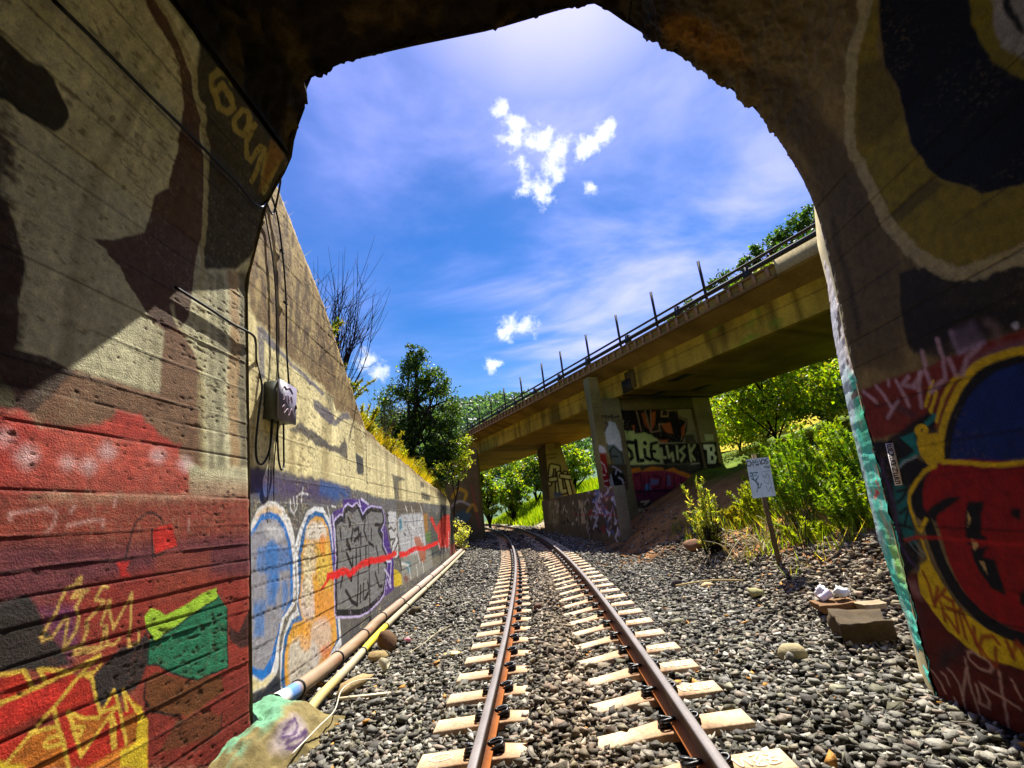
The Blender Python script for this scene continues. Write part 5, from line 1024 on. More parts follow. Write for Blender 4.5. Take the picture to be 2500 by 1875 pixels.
('L',(150,140,110),[(3.328,1.299),(3.206,1.184)],0.04,0.85,0,0.006,0.11),
('L',(150,140,110),[(5.16,1.336),(5.12,1.131)],0.04,0.85,0,0.006,0.11),
('L',(150,140,110),[(4.358,1.536),(4.442,1.396)],0.04,0.85,0,0.006,0.11),
('L',(30,26,20),[(7.029,1.112),(7.2,1.043)],0.04,0.85,0,0.006,0.11),
('L',(120,110,80),[(9.231,1.362),(9.399,1.233)],0.04,0.85,0,0.006,0.11),
('L',(150,140,110),[(3.952,1.615),(4.206,1.385)],0.04,0.85,0,0.006,0.11),
('L',(190,180,150),[(9.024,1.655),(9.44,1.549)],0.04,0.85,0,0.006,0.11),
('L',(30,26,20),[(7.38,1.291),(7.281,1.136)],0.04,0.85,0,0.006,0.11),
('L',(150,140,110),[(9.157,2.036),(9.109,1.766)],0.04,0.85,0,0.006,0.11),
('L',(120,110,80),[(7.132,1.985),(7.232,1.717)],0.04,0.85,0,0.006,0.11),
('L',(150,140,110),[(4.6,1.822),(4.848,1.63)],0.04,0.85,0,0.006,0.11),
('L',(30,26,20),[(8.491,1.791),(8.452,1.546)],0.04,0.85,0,0.006,0.11),
('L',(30,26,20),[(4.003,1.114),(4.135,0.979)],0.04,0.85,0,0.006,0.11),
('L',(30,26,20),[(8.672,1.106),(8.338,0.997)],0.04,0.85,0,0.006,0.11),
('L',(30,26,20),[(7.504,1.582),(7.66,1.33)],0.04,0.85,0,0.006,0.11),
('L',(120,110,80),[(8.226,1.716),(8.554,1.477)],0.04,0.85,0,0.006,0.11),
('L',(30,26,20),[(9.068,1.491),(9.281,1.396)],0.04,0.85,0,0.006,0.11),
('L',(190,180,150),[(7.508,1.859),(7.86,1.612)],0.04,0.85,0,0.006,0.11),
('L',(120,110,80),[(10.801,2.047),(10.888,1.851)],0.04,0.85,0,0.006,0.11),
('L',(30,26,20),[(5.581,1.661),(5.6,1.6)],0.04,0.85,0,0.006,0.11),
('L',(120,110,80),[(5.497,1.786),(5.216,1.71)],0.04,0.85,0,0.006,0.11),
('L',(120,110,80),[(6.987,1.906),(7.406,1.687)],0.04,0.85,0,0.006,0.11),
('L',(120,110,80),[(8.059,2.1),(7.811,1.862)],0.04,0.85,0,0.006,0.11),
('L',(30,26,20),[(9.301,1.291),(9.572,1.007)],0.04,0.85,0,0.006,0.11),
('L',(120,110,80),[(11.014,1.751),(10.733,1.579)],0.04,0.85,0,0.006,0.11),
('L',(120,110,80),[(10.122,1.171),(10.471,0.899)],0.04,0.85,0,0.006,0.11),
('L',(30,26,20),[(9.864,2.087),(10.105,1.856)],0.04,0.85,0,0.006,0.11),
('L',(150,140,110),[(9.157,1.787),(8.964,1.588)],0.04,0.85,0,0.006,0.11),
('L',(150,140,110),[(3.908,1.46),(3.793,1.323)],0.04,0.85,0,0.006,0.11),
('L',(120,110,80),[(6.971,1.507),(6.885,1.364)],0.04,0.85,0,0.006,0.11),
('L',(30,26,20),[(3.217,1.659),(3.257,1.597)],0.04,0.85,0,0.006,0.11),
('L',(150,140,110),[(7.494,1.419),(7.33,1.329)],0.04,0.85,0,0.006,0.11),
('L',(190,180,150),[(4.261,1.441),(4.141,1.275)],0.04,0.85,0,0.006,0.11),
('L',(30,26,20),[(7.106,1.765),(7.129,1.661)],0.04,0.85,0,0.006,0.11),
('L',(190,180,150),[(8.633,2.067),(9.001,1.888)],0.04,0.85,0,0.006,0.11),
('L',(190,180,150),[(4.727,1.905),(4.765,1.709)],0.04,0.85,0,0.006,0.11),
('L',(150,140,110),[(9.594,1.164),(10.066,0.98)],0.04,0.85,0,0.006,0.11),
('L',(120,110,80),[(3.868,1.545),(4.09,1.441)],0.04,0.85,0,0.006,0.11),
('L',(190,180,150),[(10.49,1.178),(10.394,1.073)],0.04,0.85,0,0.006,0.11),
('L',(150,140,110),[(5.24,1.107),(5.289,0.94)],0.04,0.85,0,0.006,0.11),
('L',(120,110,80),[(3.241,1.729),(3.132,1.569)],0.04,0.85,0,0.006,0.11),
('L',(30,26,20),[(7.765,1.087),(8.218,0.976)],0.04,0.85,0,0.006,0.11),
('L',(30,26,20),[(4.302,1.708),(4.113,1.545)],0.04,0.85,0,0.006,0.11),
('L',(190,180,150),[(10.321,1.212),(10.687,1.023)],0.04,0.85,0,0.006,0.11),
('L',(120,110,80),[(6.158,1.222),(5.982,0.973)],0.04,0.85,0,0.006,0.11),
('L',(30,26,20),[(6.124,1.902),(6.145,1.684)],0.04,0.85,0,0.006,0.11),
('L',(150,140,110),[(3.961,1.44),(4.137,1.3)],0.04,0.85,0,0.006,0.11),
('L',(120,110,80),[(4.901,1.024),(4.83,0.929)],0.04,0.85,0,0.006,0.11),
('L',(190,180,150),[(7.394,1.667),(7.106,1.542)],0.04,0.85,0,0.006,0.11),
('L',(150,140,110),[(10.156,1.744),(10.672,1.606)],0.04,0.85,0,0.006,0.11),
('L',(30,26,20),[(7.037,1.075),(6.876,0.98)],0.04,0.85,0,0.006,0.11),
('L',(30,26,20),[(5.903,1.865),(5.682,1.664)],0.04,0.85,0,0.006,0.11),
('L',(190,180,150),[(4.568,1.476),(4.427,1.243)],0.04,0.85,0,0.006,0.11),
('L',(30,26,20),[(3.888,1.295),(3.982,1.104)],0.04,0.85,0,0.006,0.11),
('L',(30,26,20),[(5.78,1.234),(5.683,1.046)],0.04,0.85,0,0.006,0.11),
('L',(190,180,150),[(10.203,1.643),(10.259,1.417)],0.04,0.85,0,0.006,0.11),
('L',(30,26,20),[(3.414,1.902),(3.276,1.75)],0.04,0.85,0,0.006,0.11),
('L',(30,26,20),[(4.993,1.632),(4.96,1.408)],0.04,0.85,0,0.006,0.11),
('L',(30,26,20),[(4.779,1.363),(4.851,1.193)],0.04,0.85,0,0.006,0.11),
('L',(30,26,20),[(3.38,1.177),(3.404,1.103)],0.04,0.85,0,0.006,0.11),
('L',(190,180,150),[(4.049,1.88),(4.277,1.683)],0.04,0.85,0,0.006,0.11),
('L',(30,26,20),[(5.537,1.485),(5.595,1.344)],0.04,0.85,0,0.006,0.11),
('L',(120,110,80),[(3.515,1.518),(3.755,1.466)],0.04,0.85,0,0.006,0.11),
('L',(120,110,80),[(9.351,1.788),(9.798,1.61)],0.04,0.85,0,0.006,0.11),
('L',(190,180,150),[(3.973,1.666),(3.793,1.5)],0.04,0.85,0,0.006,0.11),
('L',(120,110,80),[(5.834,1.052),(5.846,0.952)],0.04,0.85,0,0.006,0.11),
('L',(190,180,150),[(10.604,2.188),(11.045,1.919)],0.04,0.85,0,0.006,0.11),
('L',(190,180,150),[(5.351,1.221),(5.641,1.134)],0.04,0.85,0,0.006,0.11),
('L',(150,140,110),[(7.855,1.794),(7.955,1.634)],0.04,0.85,0,0.006,0.11),
('L',(190,180,150),[(5.104,1.494),(5.068,1.397)],0.04,0.85,0,0.006,0.11),
('L',(190,180,150),[(8.64,1.944),(9.123,1.752)],0.04,0.85,0,0.006,0.11),
('L',(150,140,110),[(4.068,1.951),(4.429,1.789)],0.04,0.85,0,0.006,0.11),
('L',(190,180,150),[(4.689,1.255),(4.52,1.069)],0.04,0.85,0,0.006,0.11),
('L',(120,110,80),[(5.601,1.448),(5.684,1.307)],0.04,0.85,0,0.006,0.11),
('L',(190,180,150),[(3.763,1.039),(4.017,0.815)],0.04,0.85,0,0.006,0.11),
('L',(170,160,110),[(11.325,2.198),(8.631,2.148)],0.05,0.6,0,0.006,0.05),
('L',(170,160,110),[(11.394,2.087),(8.69,2.047)],0.05,0.6,0,0.006,0.05),
('L',(170,160,110),[(11.462,1.975),(8.749,1.945)],0.05,0.6,0,0.006,0.05),
('L',(170,160,110),[(11.531,1.862),(8.808,1.843)],0.05,0.6,0,0.006,0.05),
('L',(170,160,110),[(11.599,1.75),(8.867,1.741)],0.05,0.6,0,0.006,0.05),
('L',(170,160,110),[(11.668,1.637),(8.926,1.639)],0.05,0.6,0,0.006,0.05),
('L',(170,160,110),[(11.737,1.524),(8.985,1.536)],0.05,0.6,0,0.006,0.05),
('L',(170,160,110),[(11.806,1.411),(9.045,1.433)],0.05,0.6,0,0.006,0.05),
('L',(170,160,110),[(11.876,1.297),(9.105,1.33)],0.05,0.6,0,0.006,0.05),
('L',(170,160,110),[(11.946,1.183),(9.165,1.227)],0.05,0.6,0,0.006,0.05),
('L',(170,160,110),[(12.015,1.068),(9.225,1.124)],0.05,0.6,0,0.006,0.05),
('L',(170,160,110),[(12.085,0.954),(9.285,1.02)],0.05,0.6,0,0.006,0.05),
('P',(200,180,130),[(4.858,2.008),(4.421,2.045),(3.973,1.027),(4.787,0.97),(4.475,1.56)],0.05,0.7,0,0.01),
('L',(150,40,40),[(5.835,1.417),(-1.091,1.284)],0.04,0.6,0,0.006,0.06),
('P',(130,190,220),[(-1.165,2.172),(-1.475,2.112),(-1.238,1.601),(-1.035,1.648)],0.1,0.7,0,0.01),
]
PAINT_FP=[
('P',(150,160,100),[(0.301,5.659),(1.217,5.906),(1.958,2.466),(0.062,2.421)],0.2,0.6,0,0.01),
('L',(18,17,18),[(0.116,3.513),(0.44,4.681),(0.86,4.546),(0.637,2.863)],0.04,0.95,0,0.006,0.45),
('L',(176,190,130),[(0.116,3.513),(0.44,4.681),(0.86,4.546),(0.637,2.863)],0.04,0.95,0,0.006,0.22),
('L',(18,17,18),[(0.234,3.756),(0.759,3.783)],0.04,0.95,0,0.006,0.45),
('L',(176,190,130),[(0.234,3.756),(0.759,3.783)],0.04,0.95,0,0.006,0.22),
('L',(18,17,18),[(0.89,4.111),(0.892,2.835),(1.424,2.945)],0.04,0.95,0,0.006,0.45),
('L',(176,190,130),[(0.89,4.111),(0.892,2.835),(1.424,2.945)],0.04,0.95,0,0.006,0.22),
('L',(18,17,18),[(1.318,4.063),(1.474,2.687)],0.04,0.95,0,0.006,0.45),
('L',(176,190,130),[(1.318,4.063),(1.474,2.687)],0.04,0.95,0,0.006,0.22),
('L',(18,17,18),[(1.038,3.923),(1.625,3.772)],0.04,0.95,0,0.006,0.45),
('L',(176,190,130),[(1.038,3.923),(1.625,3.772)],0.04,0.95,0,0.006,0.22),
('P',(60,80,120),[(0.297,2.9),(0.892,2.835),(0.836,2.421),(0.328,2.476)],0.1,0.8,0,0.01),
('L',(50,46,34),[(0.192,5.496),(0.899,5.502)],0.06,0.7,0,0.006,0.1),
('L',(50,46,34),[(0.246,5.226),(0.778,5.252)],0.06,0.7,0,0.006,0.1),
]

# ------------------------------------------------------------------ track and ground maths
TA, TB, TK, TG, TC = 0.0594, 0.0016, 0.0052, 0.0122, 0.0417


def track(y, off, dz=0.0):
    """Point of the curved, canted track: off metres right of its centre line, dz above rail top."""
    y = np.asarray(y, float)
    t = TB - TK * y
    n = np.sqrt(1 + t * t)
    return np.stack([TA + TB * y - TK * y * y / 2 + off / n, y - off * t / n, 0.1884 + TG * y + TC * off + dz + 0 * y], -1)


def xc(y):
    yy = np.minimum(y, 60.0)
    return TA + TB * y - TK * yy * yy / 2 - np.maximum(y - 60, 0) * 0.31


def walltop(y):
    return np.interp(y, [4.4, 5.2, 6.8, 9.0, 10.1, 12.4, 15, 20.3, 21.8, 23], [6.9, 6.35, 5.38, 3.72, 3.58, 3.42, 3.19, 2.89, 2.6, 2.2])


def wallx(y):
    return -3.15 - 0.086 * (y - 5.26)


def ground0(x, y):
    """Smooth lie of the land."""
    x = np.asarray(x, float)
    y = np.asarray(y, float)
    off = x - xc(y)
    z = TG * np.clip(y, -20, 60) - 0.02
    z = z + TC * np.clip(off, -1.5, 1.5) * (y < 60)
    k = np.clip((y - 4.6) / 2.5, 0, 1) * np.clip((95 - y) / 30, 0, 1)
    bank = np.maximum(off - 2.7, 0)
    z = z + k * np.where(bank < 6, 0.40 * bank, 2.4 + np.minimum(bank - 6, 14) * 0.2)
    lb = np.maximum(-off - 3.0, 0) * np.clip((y - 21.5) / 2.5, 0, 1) * np.clip((60 - y) / 20, 0, 1)
    z = z + np.minimum(0.75 * lb, 2.6)
    return z


def ground(x, y):
    x = np.asarray(x, float)
    y = np.asarray(y, float)
    off = x - xc(y)
    z = ground0(x, y)
    z = z + (fbm(x * 1.1, y * 1.1, 0.0, 3, 31) - 0.5) * 0.16 * np.clip((np.abs(off) - 1.5) / 1.5, 0, 1)
    z = z + (fbm(x * 0.35, y * 0.35, 0.0, 3, 37) - 0.5) * 0.9 * np.clip((off - 3.5) / 4, 0, 1)
    ins = np.clip(1 - np.abs(off + 0.20) / 0.40, 0, 1)
    z = z + 0.10 * ins * ins * (3 - 2 * ins)            # ballast heaped over the sleepers' dipped middles
    sh = np.clip((1.9 - np.abs(off)) / 0.5, 0, 1)
    z = z - 0.04 * sh
    return z


# ------------------------------------------------------------------ the ground sheet
def spaced(a):
    return np.concatenate([np.linspace(p, q, n, endpoint=False) for p, q, n in a] + [[a[-1][1]]])


gx = spaced([(-3000, -200, 10), (-200, -40, 14), (-40, -6, 34), (-6, 9, 150), (9, 40, 60), (40, 200, 18), (200, 3000, 10)])
gy = spaced([(-3000, -100, 8), (-100, -10, 12), (-10, 1.5, 20), (1.5, 24, 220), (24, 70, 110), (70, 220, 24), (220, 3000, 12)])
GX, GY = np.meshgrid(gx, gy, indexing='ij')
gz = ground(GX.ravel(), GY.ravel())
gp = np.stack([GX.ravel(), GY.ravel(), gz], 1)
x, y = gp[:, 0], gp[:, 1]
off = x - xc(y)
gc = np.tile(lin((24, 21, 18)), (len(gp), 1))
nz = fbm(x * 1.7, y * 1.7, 0.0, 4, 41)
dirt = np.clip((off - 1.6 + (nz - 0.5) * 3) / 1.6, 0, 1) * np.clip((y - 12.2 + (nz - .5) * 4) / 3, 0, 1)
dirt = np.maximum(dirt, np.clip((off - 3.3 + (nz - 0.5) * 3) / 1.4, 0, 1) * np.clip((y - 6) / 2, 0, 1))
dirt = np.maximum(dirt, np.clip((-off - 3.0) / 0.8, 0, 1) * np.clip((y - 20) / 2, 0, 1))
c_d = lin((150, 104, 60)) * (0.7 + 0.6 * nz[:, None])
gc = gc * (1 - dirt[:, None]) + c_d * dirt[:, None]
gr = np.clip((y - 40 + (nz - 0.5) * 6) / 4, 0, 1) * np.clip((np.abs(off + 0.3) - 2.6) / 1.0, 0, 1)
gr = np.maximum(gr, np.clip((off - 6.5) / 2, 0, 1) * np.clip((y - 7) / 2, 0, 1) * (y > 5))
gr = np.maximum(gr, ((y > 75) | (np.abs(off) > 40) | (y < -15)) * 1.0)
c_g = lin((92, 112, 30)) * (0.6 + 0.8 * nz[:, None])
gc = gc * (1 - gr[:, None]) + c_g * gr[:, None]
pale = np.clip((y - 36) / 3, 0, 1) * (1 - gr) * (np.abs(off) < 4)
gc = gc * (1 - pale[:, None]) + lin((150, 140, 118)) * pale[:, None]
link('ground', mesh_from('ground', gp, grid_faces(len(gx), len(gy)), M_GROUND, gc, True), kind='structure')

# ------------------------------------------------------------------ railway tunnel
PR = np.array(PROF)
ps = np.concatenate([[0], np.cumsum(np.hypot(*np.diff(PR, axis=0).T))])


def prof_at(s):
    X = np.interp(s, ps, PR[:, 0])
    Z = np.interp(s, ps, PR[:, 1])
    e = 0.03
    dx = np.interp(s + e, ps, PR[:, 0]) - np.interp(s - e, ps, PR[:, 0])
    dz = np.interp(s + e, ps, PR[:, 1]) - np.interp(s - e, ps, PR[:, 1])
    l = np.hypot(dx, dz) + 1e-9
    return X, Z, dz / l, -dx / l       # normal into the bore


def portal_y(X, Z):
    return 4.247 - 0.09 * (Z - CZ) - 0.04 * X


tunnel = thing('railway_tunnel', 'dark concrete railway tunnel mouth with painted walls and a rough sooty vault', 'tunnel')
S_A, S_B = 6.02, 10.6


def boards(v, u, lines, seed, amp=0.006):
    d = np.zeros_like(v)
    global GROOVE
    GROOVE = np.zeros_like(v)
    r = np.random.default_rng(seed)
    wob = (fbm(u * 2.2, v * 0.7, 0.0, 3, seed) - 0.5) * 0.02
    lev = 0.0
    for i, l in enumerate(lines):
        k = r.uniform(-1, 1)
        on = fbm(u * 1.6 + i * 7.3, v * 0.0 + i, 0.0, 2, seed + i)
        w = 0.0055
        d += (0.75 if k > -0.1 else -1.1) * amp * np.exp(-((v - l - wob) / w) ** 2) * np.clip(on * 2.4 - 0.2, 0.25, 1)
        GROOVE = np.maximum(GROOVE, np.exp(-((v - l - wob + 0.004) / 0.0075) ** 2) * np.clip(on * 2.2 - 0.25, 0.15, 1))
        d += r.uniform(-0.7, 0.7) * amp * 0.5 * (1 + np.tanh((v - l - wob) / 0.006))
    return d


LINES_L = [0.3, 0.594, 0.827, 1.009, 1.193, 1.427, 1.526, 1.707, 1.85, 1.994, 2.166, 2.4, 2.762, 2.956, 3.108, 3.427, 3.706, 4.016, 4.369, 4.585, 4.9, 5.15, 5.3, 5.6, 5.95]


def tunnel_sheet(s0, s1, ds, w_f, dw, seed, kind):
    s = np.linspace(s0, s1, int((s1 - s0) / ds) + 1)
    w = np.concatenate([np.arange(0, w_f, dw), np.linspace(w_f, 32.0, 60)])
    X, Z, nx, nz_ = prof_at(s)
    Y0 = portal_y(X, Z)
    SS, WW = np.meshgrid(s, w, indexing='ij')
    YY = Y0[:, None] - WW
    u, v = YY.ravel(), SS.ravel()
    if kind == 'vault':
        d = (fbm(u * 2.0, v * 2.0, 0.0, 5, seed) - 0.5) * 0.26 + (fbm(u * 11, v * 11, 0.0, 3, seed + 3) - 0.5) * 0.12
        d *= np.clip(np.minimum(v - s0, s1 - v) / 0.25, 0.0, 1)
        d += -0.03 * np.clip(np.minimum(v - s0, s1 - v) / 0.1, 0, 1)
    else:
        vv = v if kind == 'left' else ps[-1] - v
        d = boards(vv, u, LINES_L if kind == 'left' else [0.4 + 0.31 * i + 0.05 * (i % 3) for i in range(14)], seed, 0.0062 if kind == 'left' else 0.006)
        d += (fbm(u * 5, v * 5, 0.0, 4, seed + 3) - 0.5) * 0.006
        d = d - (0.03 * np.clip((v - s1 + .1) / .1, 0, 1) if kind == 'left' else 0)
        pit = fbm(u * 16, v * 42, 0.0, 3, seed + 7)
        patch = fbm(u * 1.1, v * 1.1, 0.0, 3, seed + 8)
        pit = np.clip((pit - 0.66 + (patch - 0.5) * 0.5) * 7, 0, 1)
        d -= pit * 0.004
        d += (fbm(u * 2.2, v * 70, 0.0, 2, seed + 9) - 0.5) * 0.002
        if kind == 'right':
            rk = np.clip((13.0 - v) / 1.6, 0, 1)
            d *= 1 - rk * 0.6
            d += ((fbm(u * 2.0, v * 2.0, 0.0, 5, 52) - 0.5) * 0.26 + (fbm(u * 11, v * 11, 0.0, 3, 55) - 0.5) * 0.12) * rk * np.clip((v - s0) / 0.1, 0, 1)
            d += -0.03 * np.clip((s0 + .1 - v) / 0.1, 0, 1)
        edge = np.clip(1 - WW.ravel() / 0.05, 0, 1)
        d -= edge * (0.006 + 0.016 * fbm(u * 0 + 1, v * 14, 0.0, 3, seed + 12))
    V = np.stack([np.repeat(X, len(w)) + d * np.repeat(nx, len(w)), u, np.repeat(Z, len(w)) + d * np.repeat(nz_, len(w))], 1)
    if kind == 'right':
        V[:, 1] += ((fbm(v * 9, u * 0 + 3, 0.0, 3, 72) - 0.5) * 0.14 + (fbm(v * 34, u * 0 + 5, 0.0, 2, 73) - 0.5) * 0.05) * np.clip(1 - WW.ravel() / 0.3, 0, 1) * np.clip((13.2 - v) / .6, 0, 1)
    if kind == 'vault':
        V[:, 1] += (fbm(v * 9, u * 0 + 3, 0.0, 3, seed + 20) - 0.5) * 0.14 + (fbm(v * 34, u * 0 + 5, 0.0, 2, seed + 21) - 0.5) * 0.05 * np.clip(1 - WW.ravel() / 0.3, 0, 1)
        c = np.tile(lin((36, 30, 21)), (len(V), 1))
        n = fbm(u * 1.3, v * 1.3, 0.0, 4, seed + 30)
        c *= (0.45 + 1.1 * n)[:, None]
        ol = np.clip((fbm(u * 2.6, v * 2.6, 0.0, 3, seed + 33) - 0.52) * 5, 0, 1)[:, None]
        c = c * (1 - 0.6 * ol) + lin((86, 70, 34)) * 0.6 * ol
    else:
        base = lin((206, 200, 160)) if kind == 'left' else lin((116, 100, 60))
        c = np.tile(base, (len(V), 1))
        n = fbm(u * 6, v * 1.2, 0.0, 4, seed + 30)
        c *= ((0.72 + 0.56 * n) if kind == 'left' else (0.35 + 1.3 * n))[:, None]
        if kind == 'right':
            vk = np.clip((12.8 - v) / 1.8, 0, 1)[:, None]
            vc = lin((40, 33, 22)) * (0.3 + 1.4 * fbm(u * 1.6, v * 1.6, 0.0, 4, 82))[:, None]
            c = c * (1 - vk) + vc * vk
        st = np.clip((fbm(u * 9, v * 0.5, 0.0, 3, seed + 33) - 0.55) * 4, 0, 1)[:, None]
        c = c * (1 - 0.4 * st) + lin((112, 98, 62)) * 0.4 * st
    return V, c, u, v, len(s), len(w), (None if kind == 'vault' else pit), (None if kind == 'vault' else GROOVE)


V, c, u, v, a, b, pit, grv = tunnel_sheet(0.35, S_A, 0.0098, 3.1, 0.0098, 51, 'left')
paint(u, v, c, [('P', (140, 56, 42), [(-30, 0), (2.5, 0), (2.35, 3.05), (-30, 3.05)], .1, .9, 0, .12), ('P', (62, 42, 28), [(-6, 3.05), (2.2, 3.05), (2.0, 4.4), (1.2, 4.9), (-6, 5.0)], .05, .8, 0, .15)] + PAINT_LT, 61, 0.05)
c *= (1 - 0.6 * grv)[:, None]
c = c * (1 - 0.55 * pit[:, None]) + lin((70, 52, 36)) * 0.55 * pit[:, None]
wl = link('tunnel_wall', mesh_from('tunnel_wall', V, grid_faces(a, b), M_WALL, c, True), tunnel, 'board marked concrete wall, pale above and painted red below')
V, c, u, v, a, b, _, _g = tunnel_sheet(S_A, S_B, 0.026, 3.6, 0.03, 52, 'vault')
paint(u, v, c, PAINT_RT[:13], 62, 0.1)
link('vault', mesh_from('vault', V, grid_faces(a, b), M_VAULT, c, True), tunnel)
V, c, u, v, a, b, pit, grv = tunnel_sheet(S_B, ps[-1] - 0.02, 0.0115, 3.3, 0.0115, 53, 'right')
paint(u, v, c, [('P', (84, 22, 14), [(-30, 15.4), (3.0, 15.4), (3.0, 18.5), (-30, 18.5)], .1, .9, 0, .12)] + PAINT_RT, 62, 0.08)
c *= (1 - 0.6 * grv)[:, None]
link('tunnel_wall', mesh_from('tunnel_wall', V, grid_faces(a, b), M_WALL, c, True), tunnel, 'concrete wall covered with red, blue and yellow spray paint')

# right jamb: the broken, sunlit end of the wall
zs = np.linspace(-0.35, 4.12, 260)
wi = np.linspace(0, 1, 12)
ZZ, WI = np.meshgrid(zs, wi, indexing='ij')
zr, w_ = ZZ.ravel(), WI.ravel()
xi = np.interp(zr, [1.0, 2.6, 3.5, 4.12], [2.72, 2.72, 2.75, 2.75])
yi = portal_y(xi, zr)
yo = yi + np.interp(zr, [-0.35, 0.05, 1.2, 2.2, 3.1, 4.12], [0.24, 0.26, 0.45, 0.44, 0.40, 0.22])
xo = xi + np.interp(zr, [-0.35, 1.2, 3.1, 4.12], [0.14, 0.15, 0.15, 0.13])
jg = (fbm(zr * 9, w_ * 0 + 2, 0.0, 4, 71) - 0.5)
jx = (fbm(zr * 24, w_ * 4, 0.0, 3, 72) - 0.5) * 0.010
V = np.stack([xi + (xo - xi) * w_ + jx - 0.004, yi + (yo - yi) * w_ + jg * 0.10 * (1 - w_) - 0.012 * (1 - w_), zr], 1)
c = np.tile(lin((84, 206, 182)), (len(V), 1))
hz = zr + (fbm(zr * 3, w_ * 5, 0.0, 3, 73) - 0.5) * 0.5


def band(c, lo, hi, colr, a=0.9, w0=-1.0, w1=2.0, sf=0.12):
    t = np.clip((hz - lo) / sf, 0, 1) * np.clip((hi - hz) / sf, 0, 1) * np.clip((w_ - w0) * 6, 0, 1) * np.clip((w1 - w_) * 6, 0, 1) * a
    return c * (1 - t[:, None]) + lin(colr) * t[:, None]


c = band(c, 2.55, 4.4, (226, 206, 206), 0.9)
c = band(c, 2.2, 3.4, (206, 212, 226), 0.8, 0.3)
c = band(c, 1.0, 2.7, (190, 216, 222), 0.8, 0.7)
c = band(c, 2.0, 2.5, (60, 176, 130), 0.8, -1, 0.6)
c = band(c, 1.52, 1.60, (226, 60, 44), 0.95, 0.05, 0.8, 0.03)
c = band(c, 0.75, 1.25, (160, 214, 60), 0.75, -0.2, 0.6)
c = band(c, 1.15, 1.45, (196, 150, 90), 0.6, 0.2, 0.6)
c = band(c, -1.0, 0.75, (176, 190, 180), 0.8, 0.62)
c = band(c, -1.0, 0.3, (216, 220, 206), 0.7, 0.55)
c = band(c, -1.0, 0.02, (190, 176, 160), 0.9)
ch = np.clip((fbm(zr * 5, w_ * 9, 0.0, 3, 75) - 0.6) * 9, 0, 1)[:, None]
c = c * (1 - 0.35 * ch) + lin((220, 216, 206)) * 0.35 * ch
c = np.where((fbm(zr * 7, w_ * 3, 0.0, 3, 76) > 0.68)[:, None] & (zr > 2.4)[:, None], lin((60, 44, 40)), c)
link('portal_jamb', mesh_from('portal_jamb', V, grid_faces(len(zs), len(wi))[:, ::-1], M_WALL, c, False), tunnel, 'broken sunlit wall end sprayed turquoise and lime')

# portal face and outer hull, so that the tunnel is a solid body
so_ = np.linspace(0.3, ps[-1], 90)
X, Z, nx, nz_ = prof_at(so_)
k = np.clip((so_ - 5.35) / 1.2, 0, 1) * np.clip((13.7 - so_) / 0.6, 0, 1)
Xo = X - nx * 0.7 * np.where(X < 0, np.clip(k, 0.25, 1), 1)
Zo = Z - nz_ * 0.7 * k
rows = []
for (A, B, yy) in ((X + 0.0 * nx, Z, portal_y(X, Z) + 0.005), (X - nx * 0.2, Z - nz_ * 0.2 * k, portal_y(X, Z) + np.where((X > 2.4) & (Z < 4.1), 0.42, 0.02)), (Xo, Zo, portal_y(Xo, Zo) + np.where((X > 2.4) & (Z < 4.1), 0.45, 0.02)), (Xo, Zo, portal_y(Xo, Zo) * 0 - 28.0)):
    rows.append(np.stack([A, yy, B], 1))
rows = rows[1:] if False else rows
V = np.concatenate(rows)
c = np.tile(lin((150, 138, 104)), (len(V), 1))
link('portal_face', mesh_from('portal_face', V, grid_faces(4, len(so_)), M_FAR, c, False), tunnel)
# ------------------------------------------------------------------ retaining wall with the graffiti
rw = thing('retaining_wall', 'tall sloping concrete retaining wall with graffiti along its foot, left of the track', 'wall')
ON = np.array([1, .086, 0]) / math.hypot(1, .086)
OP = np.array([-3.15, 5.26, 0])
OD = np.array([-ON[1], ON[0], 0])
LINES_O = [0.25, 0.589, 0.732, 1.024, 1.311, 1.462, 1.649, 1.856, 2.157, 2.445, 2.653, 2.95, 3.25, 3.6, 3.9, 4.25, 4.6, 4.9, 5.3, 5.6, 6.0]
U_J = 3.755


